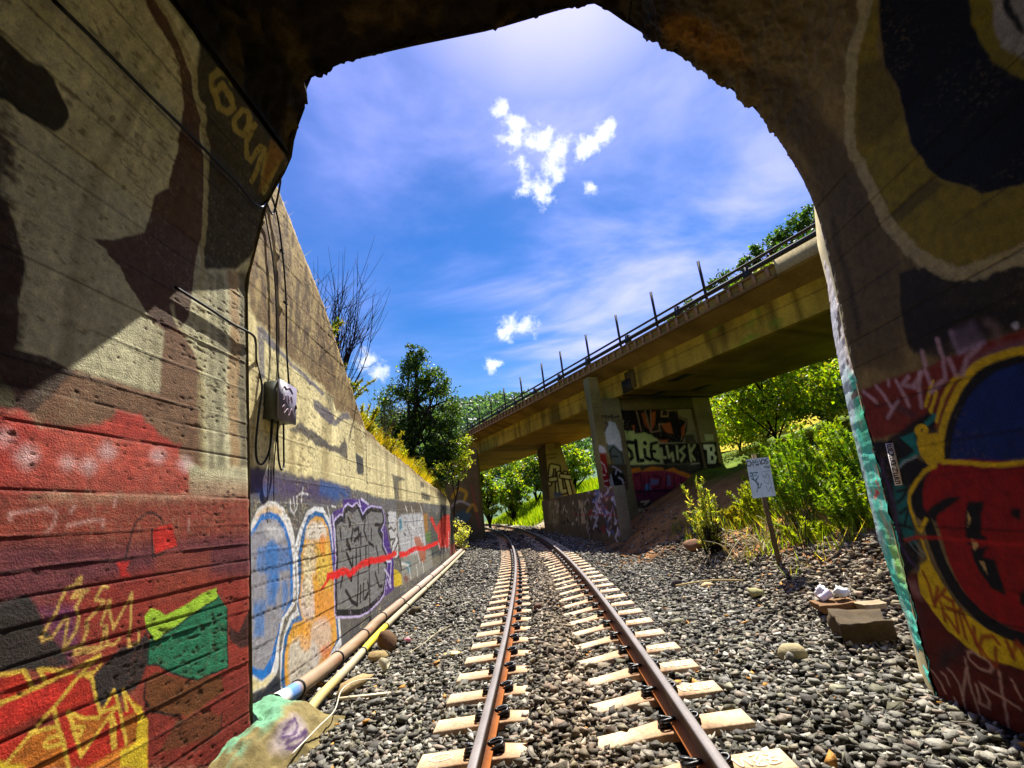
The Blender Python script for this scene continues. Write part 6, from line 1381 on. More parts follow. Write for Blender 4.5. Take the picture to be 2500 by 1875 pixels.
def wall_panel(u0, u1, du0, du1, nz__, seed):
    us = [u0]
    while us[-1] < u1:
        us.append(us[-1] + np.interp(us[-1], [-0.7, 18], [du0, du1]))
    us[-1] = u1
    us = np.array(us)
    top = walltop((OP + np.outer(us, OD))[:, 1])
    q = np.linspace(0, 1, nz__)
    UU, QQ = np.meshgrid(us, q, indexing='ij')
    ZZ = -0.4 + QQ * (top[:, None] + 0.4)
    ZZ += ((fbm(UU * 3, UU * 0, 0.0, 3, seed) - .5) * 0.10 + (fbm(UU * 14, UU * 0, 0.0, 2, seed + 2) - .5) * 0.05) * np.clip((QQ - 0.9) * 10, 0, 1)
    u, v = UU.ravel(), ZZ.ravel()
    d = boards(v, u, LINES_O, seed, 0.006)
    d += (fbm(u * 4, v * 4, 0.0, 4, seed + 3) - 0.5) * 0.006
    pit = np.clip((fbm(u * 16, v * 34, 0.0, 3, seed + 7) - 0.64 + (fbm(u * 1.2, v * 1.2, 0.0, 3, seed + 8) - 0.5) * 0.4) * 7, 0, 1)
    d -= pit * 0.004
    d -= np.clip(1 - np.minimum(np.abs(u - U_J), 9) / 0.05, 0, 1) * 0.03
    dn = np.clip((v - walltop((OP[1] + u)) + 0.1) / 0.1, 0, 1)
    d -= dn * 0.02
    V = OP + np.outer(u, OD) + np.outer(d, ON)
    V[:, 2] = v
    c = np.tile(lin((232, 218, 160)), (len(V), 1))
    c *= (0.62 + 0.76 * fbm(u * 3.5, v * 0.9, 0.0, 4, seed + 30))[:, None]
    st = np.clip((fbm(u * 4, v * 0.35, 0.0, 3, seed + 33) - 0.52) * 4, 0, 1)[:, None]
    c = c * (1 - 0.55 * st) + lin((150, 128, 76)) * 0.55 * st
    paint(u, v, c, PAINT_OW, 81, 0.18, 9.0)
    c *= (1 - 0.45 * GROOVE)[:, None]
    # mottled brown weathering near the top
    bz = np.clip((v - 3.9 + 0.1 * u - 0.05) / 0.5, 0, 1) * np.clip((4.5 - u) / 1.5, 0, 1)
    mo = np.clip((fbm(u * 8, v * 3, 0.0, 4, seed + 40) - 0.45) * 5, 0, 1) * bz
    c = c * (1 - 0.45 * mo[:, None]) + lin((196, 172, 110)) * 0.45 * mo[:, None]
    dk = np.clip((fbm(u * 11, v * 5, 0.0, 4, seed + 44) - 0.48) * 6, 0, 1) * bz
    c = c * (1 - 0.75 * dk[:, None]) + lin((70, 46, 20)) * 0.75 * dk[:, None]
    tp = np.clip((v - walltop(OP[1] + u) + 0.28) / 0.22, 0, 1) * np.clip((u - 3.4) / 0.4, 0, 1)
    c = c * (1 - 0.6 * tp[:, None]) + lin((92, 60, 30)) * 0.6 * tp[:, None]
    c = c * (1 - 0.5 * pit[:, None]) + lin((120, 100, 66)) * 0.5 * pit[:, None]
    nu_, nv_ = len(us), nz__
    # top and back close the slab
    back = []
    topr = V.reshape(nu_, nv_, 3)[:, -1]
    b1 = topr - ON * 0.35
    b2 = b1.copy()
    b2[:, 2] = -0.4
    n0 = len(V)
    V2 = np.concatenate([V, b1, b2])
    c2 = np.concatenate([c, np.tile(lin((110, 92, 60)), (2 * nu_, 1))])
    i = np.arange(nu_ - 1)
    tr = (np.arange(nu_) * nv_ + nv_ - 1)
    F2 = np.concatenate([np.stack([tr[i], tr[i + 1], n0 + i + 1, n0 + i], 1), np.stack([n0 + i, n0 + i + 1, n0 + nu_ + i + 1, n0 + nu_ + i], 1)])
    e0 = np.array([[0, nv_ - 1, n0, n0 + nu_]])
    e1 = np.array([[(nu_ - 1) * nv_, n0 + 2 * nu_ - 1, n0 + nu_ - 1, nu_ * nv_ - 1]])
    return mesh_from('wall_panel', V2, np.concatenate([grid_faces(nu_, nv_), F2, e0, e1]), M_WALL, c2, True)


link('wall_panel', wall_panel(-0.95, U_J - 0.012, 0.0125, 0.03, 430, 91), rw, 'near tall panel, brown stained above with blue and orange lettering below')
link('wall_panel', wall_panel(U_J + 0.012, 17.6, 0.016, 0.075, 230, 92), rw, 'long low panel with grey lettering, red splash and a red zigzag line')
# ------------------------------------------------------------------ embankment behind the wall, over the tunnel
ey = np.concatenate([np.linspace(-30, 4, 30), np.linspace(4.3, 24, 70), np.linspace(25, 90, 40)])
ed = np.concatenate([np.linspace(0.33, 6, 26), np.linspace(7, 60, 26)])
EY, ED = np.meshgrid(ey, ed, indexing='ij')
wt = walltop(np.clip(EY, 4.4, 23)) + np.where(EY < 4.4, 1.2, 0)
wt = np.where(EY > 22.6, np.maximum(2.2 - (EY - 22.6) * .05, .8), wt)
ex = np.where(EY < 22.6, wallx(np.clip(EY, 3, 22.6)), wallx(22.6) - (EY - 22.6) * 0.16 - np.clip((EY - 22.6), 0, 2) * 0.8) - ED
ez = wt - 0.12 + np.minimum(ED * 0.42, 8 + ED * 0.05) + (fbm(ex * .8, EY * .8, 0.0, 4, 95) - 0.5) * 0.5 * np.clip(ED, 0, 1)
V = np.stack([ex.ravel(), EY.ravel(), ez.ravel()], 1)
c = lin((92, 88, 28)) * (0.6 + 0.8 * fbm(V[:, 0], V[:, 1], 0.0, 4, 96))[:, None]
link('embankment', mesh_from('embankment', V, grid_faces(len(ey), len(ed))[:, ::-1], M_GROUND, c, True), kind='structure')

# ------------------------------------------------------------------ running rails
RP = np.array([(-.070, -.172), (-.070, -.160), (-.012, -.142), (-.009, -.050), (-.034, -.036), (-.036, -.008), (-.026, 0), (.026, 0), (.036, -.008), (.034, -.036), (.009, -.050), (.012, -.142), (.070, -.160), (.070, -.172)])
RCOL = [lin(c) for c in ((166, 92, 40), (178, 104, 48), (96, 54, 28), (34, 22, 17), (28, 19, 16), (46, 34, 30), (118, 110, 108), (118, 110, 108), (46, 34, 30), (28, 19, 16), (34, 22, 17), (96, 54, 28), (178, 104, 48), (166, 92, 40))]


def rail(off0, label, group):
    ys = np.concatenate([np.linspace(-8, 2, 12), np.linspace(2.2, 40, 150), np.linspace(40.8, 75, 50)])
    V, c = [], []
    for k, (dx, dz) in enumerate(RP):
        V.append(track(ys, off0 + dx, dz + 0.0))
        n = fbm(ys * 6, ys * 0 + k, 0.0, 3, 100 + k)
        c.append(RCOL[k] * (0.75 + 0.5 * n)[:, None])
    n = len(ys)
    V = np.stack(V, 1).reshape(-1, 3)
    c = np.stack(c, 1).reshape(-1, 3)
    F = grid_faces(n, len(RP))
    i = np.arange(n - 1) * len(RP)
    F = np.concatenate([F, np.stack([i + len(RP) - 1, i + 2 * len(RP) - 1, i + len(RP), i], 1)])
    o = link('rail', mesh_from('rail', V, F, M_RAIL, c), None, label, 'rail', group)
    return o


rail(-0.75, 'rusty running rail nearer the painted retaining wall, with an orange foot', 'running rails of the single track')
rail(0.75, 'rusty running rail nearer the sign post bank, with a dark web', 'running rails of the single track')

# ------------------------------------------------------------------ sleepers with clips
XS = np.array([-1.271, -1.262, -1.0, -0.92, -0.6, -0.45, -0.2, 0, 0.2, 0.45, 0.6, 0.92, 1.0, 1.262, 1.271])
ZT = np.array([-.008, 0, 0, 0.0, 0.0, -.016, -.04, -.05, -.04, -.016, 0.0, 0.0, 0, 0, -.008])
SV, SCc = [], []
for xx, zt in zip(XS, ZT):
    hw = 0.112 if abs(xx) > 0.5 else 0.098
    for (yy, z) in ((-hw - .03, -0.2), (-hw - 0.008, zt - 0.012), (-hw, zt), (hw, zt), (hw + 0.008, zt - 0.012), (hw + .03, -0.2)):
        SV.append((xx, yy, z))
        near = math.exp(-((abs(xx) - 0.75) / 0.26) ** 2)
        SCc.append(lin((172, 150, 122)) * (1 - near * 0.8) + lin((140, 92, 50)) * near * 0.8)
SV = np.array(SV)
SF = grid_faces(len(XS), 6)
SF = np.concatenate([SF, [(0, 1, 4, 5), (1, 2, 3, 4), (84, 89, 88, 85), (85, 88, 87, 86)]])
ME_SLEEPER = mesh_from('sleeper', SV, SF, M_SLEEPER, np.array(SCc))
cb = MB()
pth = catmull([(-.085, -.052, .012), (-.02, -.055, .03), (.045, -.05, .052), (.06, -.02, .06), (.03, 0, .062), (-.02, .0, .05), (-.055, .015, .05), (-.02, .045, .058), (.045, .055, .055), (.055, .03, .03)], False, 3)
cb.tube(pth, 0.0125, 6)
cb.box(-.01, .07, -.045, .045, -.004, .036)
cb.box(-.06, -.005, -.06, .06, -.004, .016)
ME_CLIP = cb.mesh('rail_clip', M_CLIP, True)
Y0S = 4.7895
SL_Y = [Y0S + 0.61 * k for k in range(-5, 100)]
SL_Y = [yv for yv in SL_Y if 1.6 < yv < 62]
ORD = 'first second third fourth fifth sixth seventh eighth ninth tenth eleventh twelfth thirteenth fourteenth fifteenth sixteenth'.split()


def frame(yv):
    t = TB - TK * yv
    p = track(np.array([yv]), 0.0, -0.19)[0]
    q = Matrix.Rotation(math.atan(t) * -1.0, 4, 'Z') @ Matrix.Rotation(-TC, 4, 'Y')
    return Matrix.Translation(Vector(p)) @ q


near_k = [i for i, yv in enumerate(SL_Y) if yv > 2.6]
for i, yv in enumerate(SL_Y):
    lab = 'pale concrete sleeper under the rails, half sunk in grey ballast'
    vis = round((yv - (Y0S - 1.22)) / 0.61)
    if 0 < vis < 16:
        lab = ORD[vis] + ' concrete sleeper counted from the one with the painted scribble'
    if abs(yv - (Y0S - 1.22)) < 0.1:
        lab = 'concrete sleeper with pale painted scribble on its outer right end'
    elif abs(yv - (Y0S - 0.61)) < 0.1:
        lab = 'concrete sleeper with a pale ring mark on its outer left end'
    elif yv > 24:
        lab = 'concrete sleeper in the dark shade under the overpass or beyond it'
    so_ = link('sleeper', ME_SLEEPER, None, lab, 'sleeper', 'concrete sleepers under the rails')
    so_.matrix_world = frame(yv)
    if yv < 26:
        for sgn in (-1, 1):
            for io in (-1, 1):
                cl = link('rail_clip', ME_CLIP, so_)
                xx = sgn * 0.75 + io * 0.085
                cl.matrix_local = Matrix.Translation((xx, 0, 0.0)) @ Matrix.Rotation(0 if io > 0 else math.pi, 4, 'Z')
    if 'scribble' in lab or 'ring' in lab:
        mk = MB()
        if 'ring' in lab:
            th = np.linspace(0, 2 * math.pi, 20)
            mk.tube(np.stack([-1.1 + .09 * np.cos(th), .01 + .05 * np.sin(th), th * 0 + 0.0005], 1), 0.006, 4)
        else:
            for s_ in ([(.93, .05), (.96, -.05), (.99, .05), (1.02, -.05)], [(1.04, .06), (1.1, .07), (1.05, 0), (1.1, -.06), (1.04, -.05), (1.11, .02)], [(1.13, .06), (1.19, .03), (1.13, .0), (1.2, -.04), (1.13, -.06), (1.17, .05)]):
                mk.tube(catmull([(a_, b_, .0005) for a_, b_ in s_], False, 4), 0.009, 4)
        link('painted_mark', mk.mesh('painted_mark', material('white_paint_mark' if 'ring' in lab else 'white_paint_scribble', (240, 226, 196), vcol=False, rough=0.8, bump=0.1)), so_)

# ------------------------------------------------------------------ ballast
ico = []
ph = (1 + 5 ** .5) / 2
for a_, b_ in ((1, ph), (-1, ph), (1, -ph), (-1, -ph)):
    ico += [(a_, b_, 0), (0, a_, b_), (b_, 0, a_)]
ico = np.array(ico) / math.hypot(1, ph)
try:
    import bmesh
    bm = bmesh.new()
    for p in ico:
        bm.verts.new(p)
    bmesh.ops.convex_hull(bm, input=bm.verts[:])
    bm.verts.ensure_lookup_table()
    bm.verts.index_update()
    ICO_V = np.array([q.co[:] for q in bm.verts])
    ICO_F = np.array([[q.index for q in f.verts] for f in bm.faces])
    bm.free()
finally:
    pass
CUB_V = np.array([(x_, y_, z_) for z_ in (-1, 1) for y_ in (-1, 1) for x_ in (-1, 1)], float) * .62
CUB_F = np.array([(0, 2, 3), (0, 3, 1), (4, 5, 7), (4, 7, 6), (0, 1, 5), (0, 5, 4), (2, 6, 7), (2, 7, 3), (0, 4, 6), (0, 6, 2), (1, 3, 7), (1, 7, 5)])
OCT_V = np.array([(1, 0, 0), (-1, 0, 0), (0, 1, 0), (0, -1, 0), (0, 0, 1), (0, 0, -1)], float)
OCT_F = np.array([(0, 2, 4), (2, 1, 4), (1, 3, 4), (3, 0, 4), (2, 0, 5), (1, 2, 5), (3, 1, 5), (0, 3, 5)])


def rand_rot(n, r):
    q = r.normal(size=(n, 4))
    q /= np.linalg.norm(q, axis=1)[:, None]
    w, x, y, z = q.T
    return np.stack([np.stack([1 - 2 * (y * y + z * z), 2 * (x * y - z * w), 2 * (x * z + y * w)], 1),
                     np.stack([2 * (x * y + z * w), 1 - 2 * (x * x + z * z), 2 * (y * z - x * w)], 1),
                     np.stack([2 * (x * z - y * w), 2 * (y * z + x * w), 1 - 2 * (x * x + y * y)], 1)], 1)


def stones(P, size, bv, bf, r, cols, jit=0.22, flat=0.5):
    n = len(P)
    k = len(bv)
    base = bv[None] * (1 + r.uniform(-jit, jit, (n, k, 1))) + r.uniform(-jit, jit, (n, k, 3))
    sc = np.stack([r.uniform(.85, 1.3, n), r.uniform(.7, 1.1, n), r.uniform(flat * .75, flat * 1.2, n)], 1)
    base = base * sc[:, None, :] * size[:, None, None]
    ax = rand_rot(n, r)
    # lie mostly flat: blend of a yaw turn and a free turn
    yaw = r.uniform(0, 2 * math.pi, n)
    tilt = r.normal(0, 0.38, n)
    cy, sy, ct, st = np.cos(yaw), np.sin(yaw), np.cos(tilt), np.sin(tilt)
    Rz = np.zeros((n, 3, 3))
    Rz[:, 0, 0], Rz[:, 0, 1], Rz[:, 1, 0], Rz[:, 1, 1], Rz[:, 2, 2] = cy, -sy, sy, cy, 1
    Rx = np.zeros((n, 3, 3))
    Rx[:, 0, 0] = 1
    Rx[:, 1, 1], Rx[:, 1, 2], Rx[:, 2, 1], Rx[:, 2, 2] = ct, -st, st, ct
    Rm = Rz @ Rx
    free = r.random(n) < 0.25
    Rm[free] = ax[free]
    V = np.einsum('nij,nkj->nki', Rm, base) + P[:, None, :]
    F = (bf[None] + (np.arange(n) * k)[:, None, None]).reshape(-1, 3)
    C = np.repeat(cols, k, axis=0)
    return V.reshape(-1, 3), F, C


def scatter(x0, x1, y0, y1, dens, r):
    n = int((x1 - x0) * (y1 - y0) * dens)
    return r.uniform(x0, x1, n), r.uniform(y0, y1, n)


gr_ = np.random.default_rng(5)
PAL = np.array([lin(q) for q in ((150, 146, 132), (128, 124, 108), (172, 166, 148), (104, 100, 88), (150, 138, 112), (186, 180, 166), (120, 118, 112), (164, 142, 122), (140, 136, 102), (88, 84, 78))])


def gravel(zones, bv, bf, jit):
    Vs, Fs, Cs, n0 = [], [], [], 0
    for (x0, x1, y0, y1, dens, s0, s1, lift) in zones:
        px, py = scatter(x0, x1, y0, y1, dens, gr_)
        off = px - xc(py)
        keep = (px > wallx(py) + 0.12) | (py > 22.8)
        keep &= (py > 4.1) | ((px > -2.72) & (px < 2.68))
        ks = np.round((py - Y0S) / 0.61)
        on_s = (np.abs(py - off * (TB - TK * py) * -1 - (Y0S + ks * 0.61)) < 0.125) & (np.abs(off) < 1.29)
        keep &= ~(on_s & ((off < -0.40 + gr_.normal(0, .04, len(off))) | (off > 0.10 + gr_.normal(0, .05, len(off)))))
        for ro in (-.75, .75):
            keep &= ~(np.abs(off - ro) < 0.10)
        thin = np.clip((off - 3.3) / 1.6, 0, 1) * np.clip((py - 6.5) / 2, 0, 1)
        thin = np.maximum(thin, np.clip((py - 12 ) / 3, 0, 1) * np.clip((off - 1.7) / 1.0, 0, 1))
        thin = np.maximum(thin, np.clip((-off - 3.1) / .7, 0, 1) * np.clip((py - 20.5) / 1, 0, 1))
        keep &= gr_.random(len(px)) > thin * 0.9
        px, py = px[keep], py[keep]
        n = len(px)
        sz = gr_.uniform(s0, s1, n) * np.exp(gr_.normal(0, 0.22, n)) * 0.5
        pz = ground(px, py) + sz * (0.0 + gr_.random(n) * 0.75) * lift
        cc = PAL[gr_.integers(0, len(PAL), n)] * gr_.uniform(0.25, 1.0, n)[:, None]
        cc = cc * .55 + cc.mean(1, keepdims=True) * np.array([1.04, .98, .84]) * .45
        warm = np.clip((px - xc(py) - 2.4) / 1.5, 0, 1)[:, None] * 0.5
        cc = cc * (1 - warm) + cc * np.array([1.3, 1.0, .66]) * warm
        mid = np.clip(1 - np.abs(px - xc(py)) / 0.7, 0, 1)[:, None] * 0.55
        cc = cc * (1 - mid) + cc * np.array([1.25, 0.92, .66]) * mid
        yl = (gr_.random(n) < 0.008)[:, None]
        cc = np.where(yl, lin((196, 140, 66)) * gr_.uniform(.7, 1.1, n)[:, None], cc)
        V, F, C = stones(np.stack([px, py, pz], 1), sz, bv, bf, gr_, cc, jit)
        Vs.append(V)
        Fs.append(F + n0)
        Cs.append(C)
        n0 += len(V)
    return np.concatenate(Vs), np.concatenate(Fs), np.concatenate(Cs)


V1, F1, C1 = gravel([(-2.8, 2.75, 1.7, 4.6, 800, .043, .075, 1), (-3.3, 4.6, 4.6, 8.4, 720, .043, .077, 1)], CUB_V, CUB_F, 0.43)
V2, F2, C2 = gravel([(-3.7, 5.6, 8.4, 13, 380, .05, .085, 1), (-5, 4.5, 13, 24, 170, .06, .11, 1), (-7, 2.2, 24, 45, 40, .1, .17, 1)], OCT_V, OCT_F, 0.3)
link('ballast_gravel', mesh_from('ballast_gravel', np.concatenate([V1, V2]), np.concatenate([F1, F2 + len(V1)]), M_STONE, np.concatenate([C1, C2])), kind='stuff')


# ------------------------------------------------------------------ single rocks
def rock_mesh(name, sx_, sy_, sz_, seed, col, facet=0.35, sub=2, top=None):
    bm = bmesh.new()
    bmesh.ops.create_icosphere(bm, subdivisions=sub, radius=1)
    V = np.array([q.co[:] for q in bm.verts])
    F = np.array([[q.index for q in f.verts] for f in bm.faces])
    bm.free()
    r = np.random.default_rng(seed)
    # planes cut the ball into a broken rock
    for _ in range(16):
        n = r.normal(size=3)
        n /= np.linalg.norm(n)
        d = r.uniform(1 - facet * 1.35, 1 - facet * 0.75)
        k = V @ n - d
        V = V - np.maximum(k, 0)[:, None] * n
    if top is not None:
        k = V[:, 2] - top
        V[:, 2] -= np.maximum(k, 0) * 0.93
    V += (fbm(V[:, 0] * 3 + seed, V[:, 1] * 3, V[:, 2] * 3, 3, seed)[:, None] - 0.5) * 0.10 * V
    V = V * np.array([sx_, sy_, sz_])
    c = lin(col) * (0.7 + 0.6 * fbm(V[:, 0] * 9, V[:, 1] * 9, V[:, 2] * 9, 3, seed + 2))[:, None]
    return mesh_from(name, V, F, M_STONE, c)


def rock(px, py, dims, seed, col, label, facet=0.35, sub=2, sink=0.35, rot=0.0, name='rock', cat='rock', top=None, tilt=0.0):
    o = link(name, rock_mesh(name, *dims, seed, col, facet, sub, top), None, label, cat)
    o.location = (px, py, float(ground(np.array([px]), np.array([py]))[0]) + dims[2] * (1 - sink) * 0.9)
    o.rotation_euler = (tilt, 0, rot)
    return o


# squared block by the right wall: a broken box
def block(name, l, w, h, seed, col):
    bm = bmesh.new()
    bmesh.ops.create_cube(bm, size=1)
    bmesh.ops.bevel(bm, geom=bm.edges[:], offset=0.012, segments=1, affect='EDGES')
    bmesh.ops.subdivide_edges(bm, edges=bm.edges[:], cuts=5, use_grid_fill=True)
    bmesh.ops.triangulate(bm, faces=bm.faces[:])
    V = np.array([q.co[:] for q in bm.verts])
    F = np.array([[q.index for q in f.verts] for f in bm.faces])
    bm.free()
    V[:, 0] *= 1 - 0.14 * (0.5 - V[:, 2])
    V *= np.array([l, w, h])
    V += (np.stack([fbm(V[:, 0] * 6 + k, V[:, 1] * 6, V[:, 2] * 6, 4, seed + k) for k in (0, 11, 23)], 1) - 0.5) * 0.15 * min(1, h / .25)
    c = lin(col) * (0.6 + 0.8 * fbm(V[:, 0] * 12, V[:, 1] * 12, V[:, 2] * 12, 3, seed + 2))[:, None]
    return mesh_from(name, V, F, M_STONE, c)


def gz1(a, b):
    return float(ground(np.array([a]), np.array([b]))[0])


o = link('stone_block', block('stone_block', .46, .38, .27, 201, (74, 60, 38)), None, 'large squared stone block on the ballast beside the right tunnel wall', 'stone block')
o.location = (2.99, 5.50, gz1(2.99, 5.50) + .07)
o.rotation_euler = (0.10, 0.03, -0.22)
sl_ = link('stone_slab', block('stone_slab', .42, .26, .09, 203, (116, 84, 50)), None, 'flat brown stone slab behind the large stone block, rubbish lying on it', 'stone slab')
sl_.location = (3.14, 6.22, gz1(3.14, 6.22) + .06)
sl_.rotation_euler = (0.05, 0, -0.1)
o = link('stone_slab', block('stone_slab', .26, .18, .08, 205, (150, 130, 100)), None, 'small pale flat stone near the foot of the right tunnel wall', 'stone slab')
o.location = (3.42, 5.98, gz1(3.42, 5.98) + .05)
rock(2.14, 5.24, (.14, .12, .10), 211, (168, 154, 116), 'smooth rounded pale stone alone on the ballast right of the track', 0.1, 2, 0.45)
rock(2.75, 7.5, (.17, .14, .16), 212, (150, 144, 96), 'pointed mossy rock on the ballast below the sign post', 0.5, 2, 0.35, 0.5)
rock(2.08, 9.35, (.13, .11, .12), 213, (74, 66, 58), 'dark angular rock on the ballast edge near the sun line of the dirt slope', 0.5, 2, 0.3)
rock(2.5, 8.9, (.16, .12, .09), 214, (184, 160, 116), 'pale tan rock on the gravel left of the sign post foot', 0.4, 2, 0.4)
rock(3.19, 11.6, (.42, .24, .18), 215, (120, 84, 56), 'long brown rock at the shaded foot of the dirt slope', 0.4, 2, 0.4, 0.3)
rock(-2.52, 5.95, (.40, .17, .11), 216, (162, 138, 96), 'long brown flat rock beside the white pipe', 0.4, 2, 0.3, 1.2)
rock(-2.62, 7.42, (.20, .17, .19), 217, (92, 66, 42), 'dark brown rock standing next to the yellow painted pipe', 0.45, 2, 0.25, 0.4)
rock(-2.58, 6.95, (.22, .15, .13), 218, (150, 128, 84), 'tan rock leaning in front of the dark brown rock by the pipes', 0.45, 2, 0.3, 0.9)
rock(-2.28, 6.35, (.15, .12, .22), 219, (176, 168, 140), 'upright pale wedge of rock between the pipes and the sleepers', 0.55, 2, 0.3, 0.2)
rock(-2.95, 10.0, (.26, .14, .12), 220, (96, 84, 58), 'low dark rock beside the thin pipe, far from the tunnel mouth', 0.4, 2, 0.4, 1.3)
rock(-0.42, 8.75, (.13, .10, .09), 221, (96, 70, 56), 'brown rock lying between the two rails', 0.4, 2, 0.3)
rock(2.62, 3.4, (.09, .07, .04), 222, (200, 142, 66), 'orange flat stone on the ballast by the right tunnel wall', 0.3, 2, 0.3)

# ------------------------------------------------------------------ litter
lt = link('drink_can', MB().tube([(0, 0, 0), (0, 0.0, .012), (0, 0, .10), (0, 0, .115)], [.022, .033, .033, .024], 14, lin((206, 130, 150))).mesh('drink_can', M_RUBBISH, True), None, 'crushed pink drink can on the ballast left of the rails', 'can')
lt.location = (-2.45, 7.75, gz1(-2.45, 7.75) + .05)
lt.rotation_euler = (1.4, 0.2, 0.8)


def crumple(name, s, seed, col, label, cat, loc):
    bm = bmesh.new()
    bmesh.ops.create_icosphere(bm, subdivisions=3, radius=1)
    V = np.array([q.co[:] for q in bm.verts])
    F = np.array([[q.index for q in f.verts] for f in bm.faces])
    bm.free()
    V = V * (0.55 + 0.9 * np.abs(fbm(V[:, 0] * 2.3 + seed, V[:, 1] * 2.3, V[:, 2] * 2.3, 3, seed) - .5) * 2 + .2 * vn(V[:, 0] * 5, V[:, 1] * 5, V[:, 2] * 5, seed))[:, None]
    V = V * np.array(s)
    o = link(name, mesh_from(name, V, F, M_RUBBISH, np.tile(lin(col), (len(V), 1))), None, label, cat)
    o.location = loc
    return o


pc = thing('paper_cup', 'white paper cup lying tipped over on the brown stone slab', 'cup', (3.03, 6.28, gz1(3.03, 6.28) + .15))
pc.rotation_euler = (0.5, 1.1, 0.6)
link('cup_wall', MB().tube([(0, 0, 0), (0, 0, .14)], [.038, .055], 16, lin((226, 214, 226)), False).mesh('cup_wall', M_RUBBISH, True), pc)
link('cup_base', MB().tube([(0, 0, .002), (0, 0, .008)], [.036, .036], 16, lin((210, 196, 206))).mesh('cup_base', M_RUBBISH), pc)
crumple('plastic_bag', (.085, .08, .10), 7, (228, 222, 230), 'crumpled white plastic bag beside the tipped paper cup', 'plastic bag', (3.10, 6.34, gz1(3.1, 6.34) + .17))
crumple('plastic_wrap', (.10, .08, .07), 9, (206, 210, 210), 'clear crumpled plastic wrap on the right end of the brown slab', 'plastic wrap', (3.27, 6.24, gz1(3.27, 6.24) + .15))
crumple('food_wrapper', (.14, .10, .03), 11, (226, 196, 130), 'torn yellow food wrapper on the ballast left of the rails', 'wrapper', (-1.58, 7.0, gz1(-1.58, 7.0) + .04))

# ------------------------------------------------------------------ pipes along the wall
PX = [(-2.97, 5.12, .16), (-3.0, 5.6, .12), (-3.06, 6.4, .09), (-3.14, 7.4, .08), (-3.22, 8.2, .08), (-3.30, 8.9, .09), (-3.42, 10.6, .09), (-3.6, 13, .09), (-3.86, 16.5, .1), (-4.2, 20.6, .11), (-4.38, 22.8, .12)]
PX = np.array([(a_, b_, c_ + TG * b_ - .03) for a_, b_, c_ in PX])


def dense(P, step):
    L_ = np.concatenate([[0], np.cumsum(np.linalg.norm(np.diff(P, axis=0), axis=1))])
    t = np.arange(0, L_[-1], step)
    return np.stack([np.interp(t, L_, P[:, k]) for k in range(3)], 1), t


pp, tt = dense(catmull(PX, False, 6), 0.12)
n = 18
V, F = tube(pp, 0.082, n)
cA = lin((146, 122, 96)) * (0.75 + 0.5 * fbm(V[:, 1] * 3, V[:, 0] * 40, V[:, 2] * 14, 4, 301))[:, None]
fr_ = np.repeat(tt, n)
cA = np.where(((fr_ < 0.38) & (fr_ > .2))[:, None], lin((84, 130, 190)), cA)
cA = np.where((fr_ < 0.2)[:, None], lin((226, 220, 210)), cA)
rs = np.clip((fbm(V[:, 1] * 2, V[:, 0] * 30, V[:, 2] * 20, 4, 302) - .58) * 7, 0, 1)[:, None] * 0.6
cA = cA * (1 - rs) + lin((150, 76, 46)) * rs
pk = np.clip((fr_ - 4) / 4, 0, 1)[:, None] * 0.5
cA = cA * (1 - pk) + lin((196, 176, 168)) * pk
p1 = link('large_pipe', mesh_from('large_pipe', V, F, M_METAL, cA, True), None, 'thick pale rust stained pipe running along the foot of the graffiti wall', 'pipe')
for d_ in (0.52, 1.75, 2.9, 4.1, 5.6, 7.2, 9.2, 11.5):
    i = int(d_ / 0.12)
    q = pp[i:i + 2]
    q = [q[0], q[0] + (q[1] - q[0]) * 0.22]
    link('pipe_coupling', MB().tube(q, .094, 18).mesh('pipe_coupling', M_DARKM, True), p1)
P2 = np.array([(-2.62, 5.12, .05), (-2.70, 5.6, .05), (-2.82, 6.7, .045), (-2.94, 7.6, .045), (-3.05, 8.6, .05), (-3.2, 10.4, .05), (-3.4, 13, .05), (-3.68, 16.5, .05), (-4.03, 20.6, .06), (-4.2, 22.6, .06)])
P2[:, 2] += TG * P2[:, 1] - .02
pp, tt = dense(catmull(P2, False, 6), 0.12)
V, F = tube(pp, 0.05, 14)
fr_ = np.repeat(tt, 14)
cB = lin((168, 156, 126)) * (0.75 + 0.5 * fbm(V[:, 1] * 3, V[:, 0] * 40, V[:, 2] * 14, 4, 303))[:, None]
cB = np.where(((fr_ > 2.1) & (fr_ < 3.5))[:, None], lin((222, 196, 50)), cB)
cB = np.where((fr_ < 0.9)[:, None], lin((176, 160, 104)), cB)
p2 = link('thin_pipe', mesh_from('thin_pipe', V, F, M_METAL, cB, True), None, 'thin pale pipe with a yellow painted stretch, beside the thick pipe', 'pipe')
for d_ in (2.05, 3.5, 5.2, 7.4, 9.8):
    i = int(d_ / 0.12)
    link('pipe_coupling', MB().tube([pp[i], pp[i] + (pp[i + 1] - pp[i]) * .3], .058, 14).mesh('pipe_coupling', M_DARKM, True), p2)
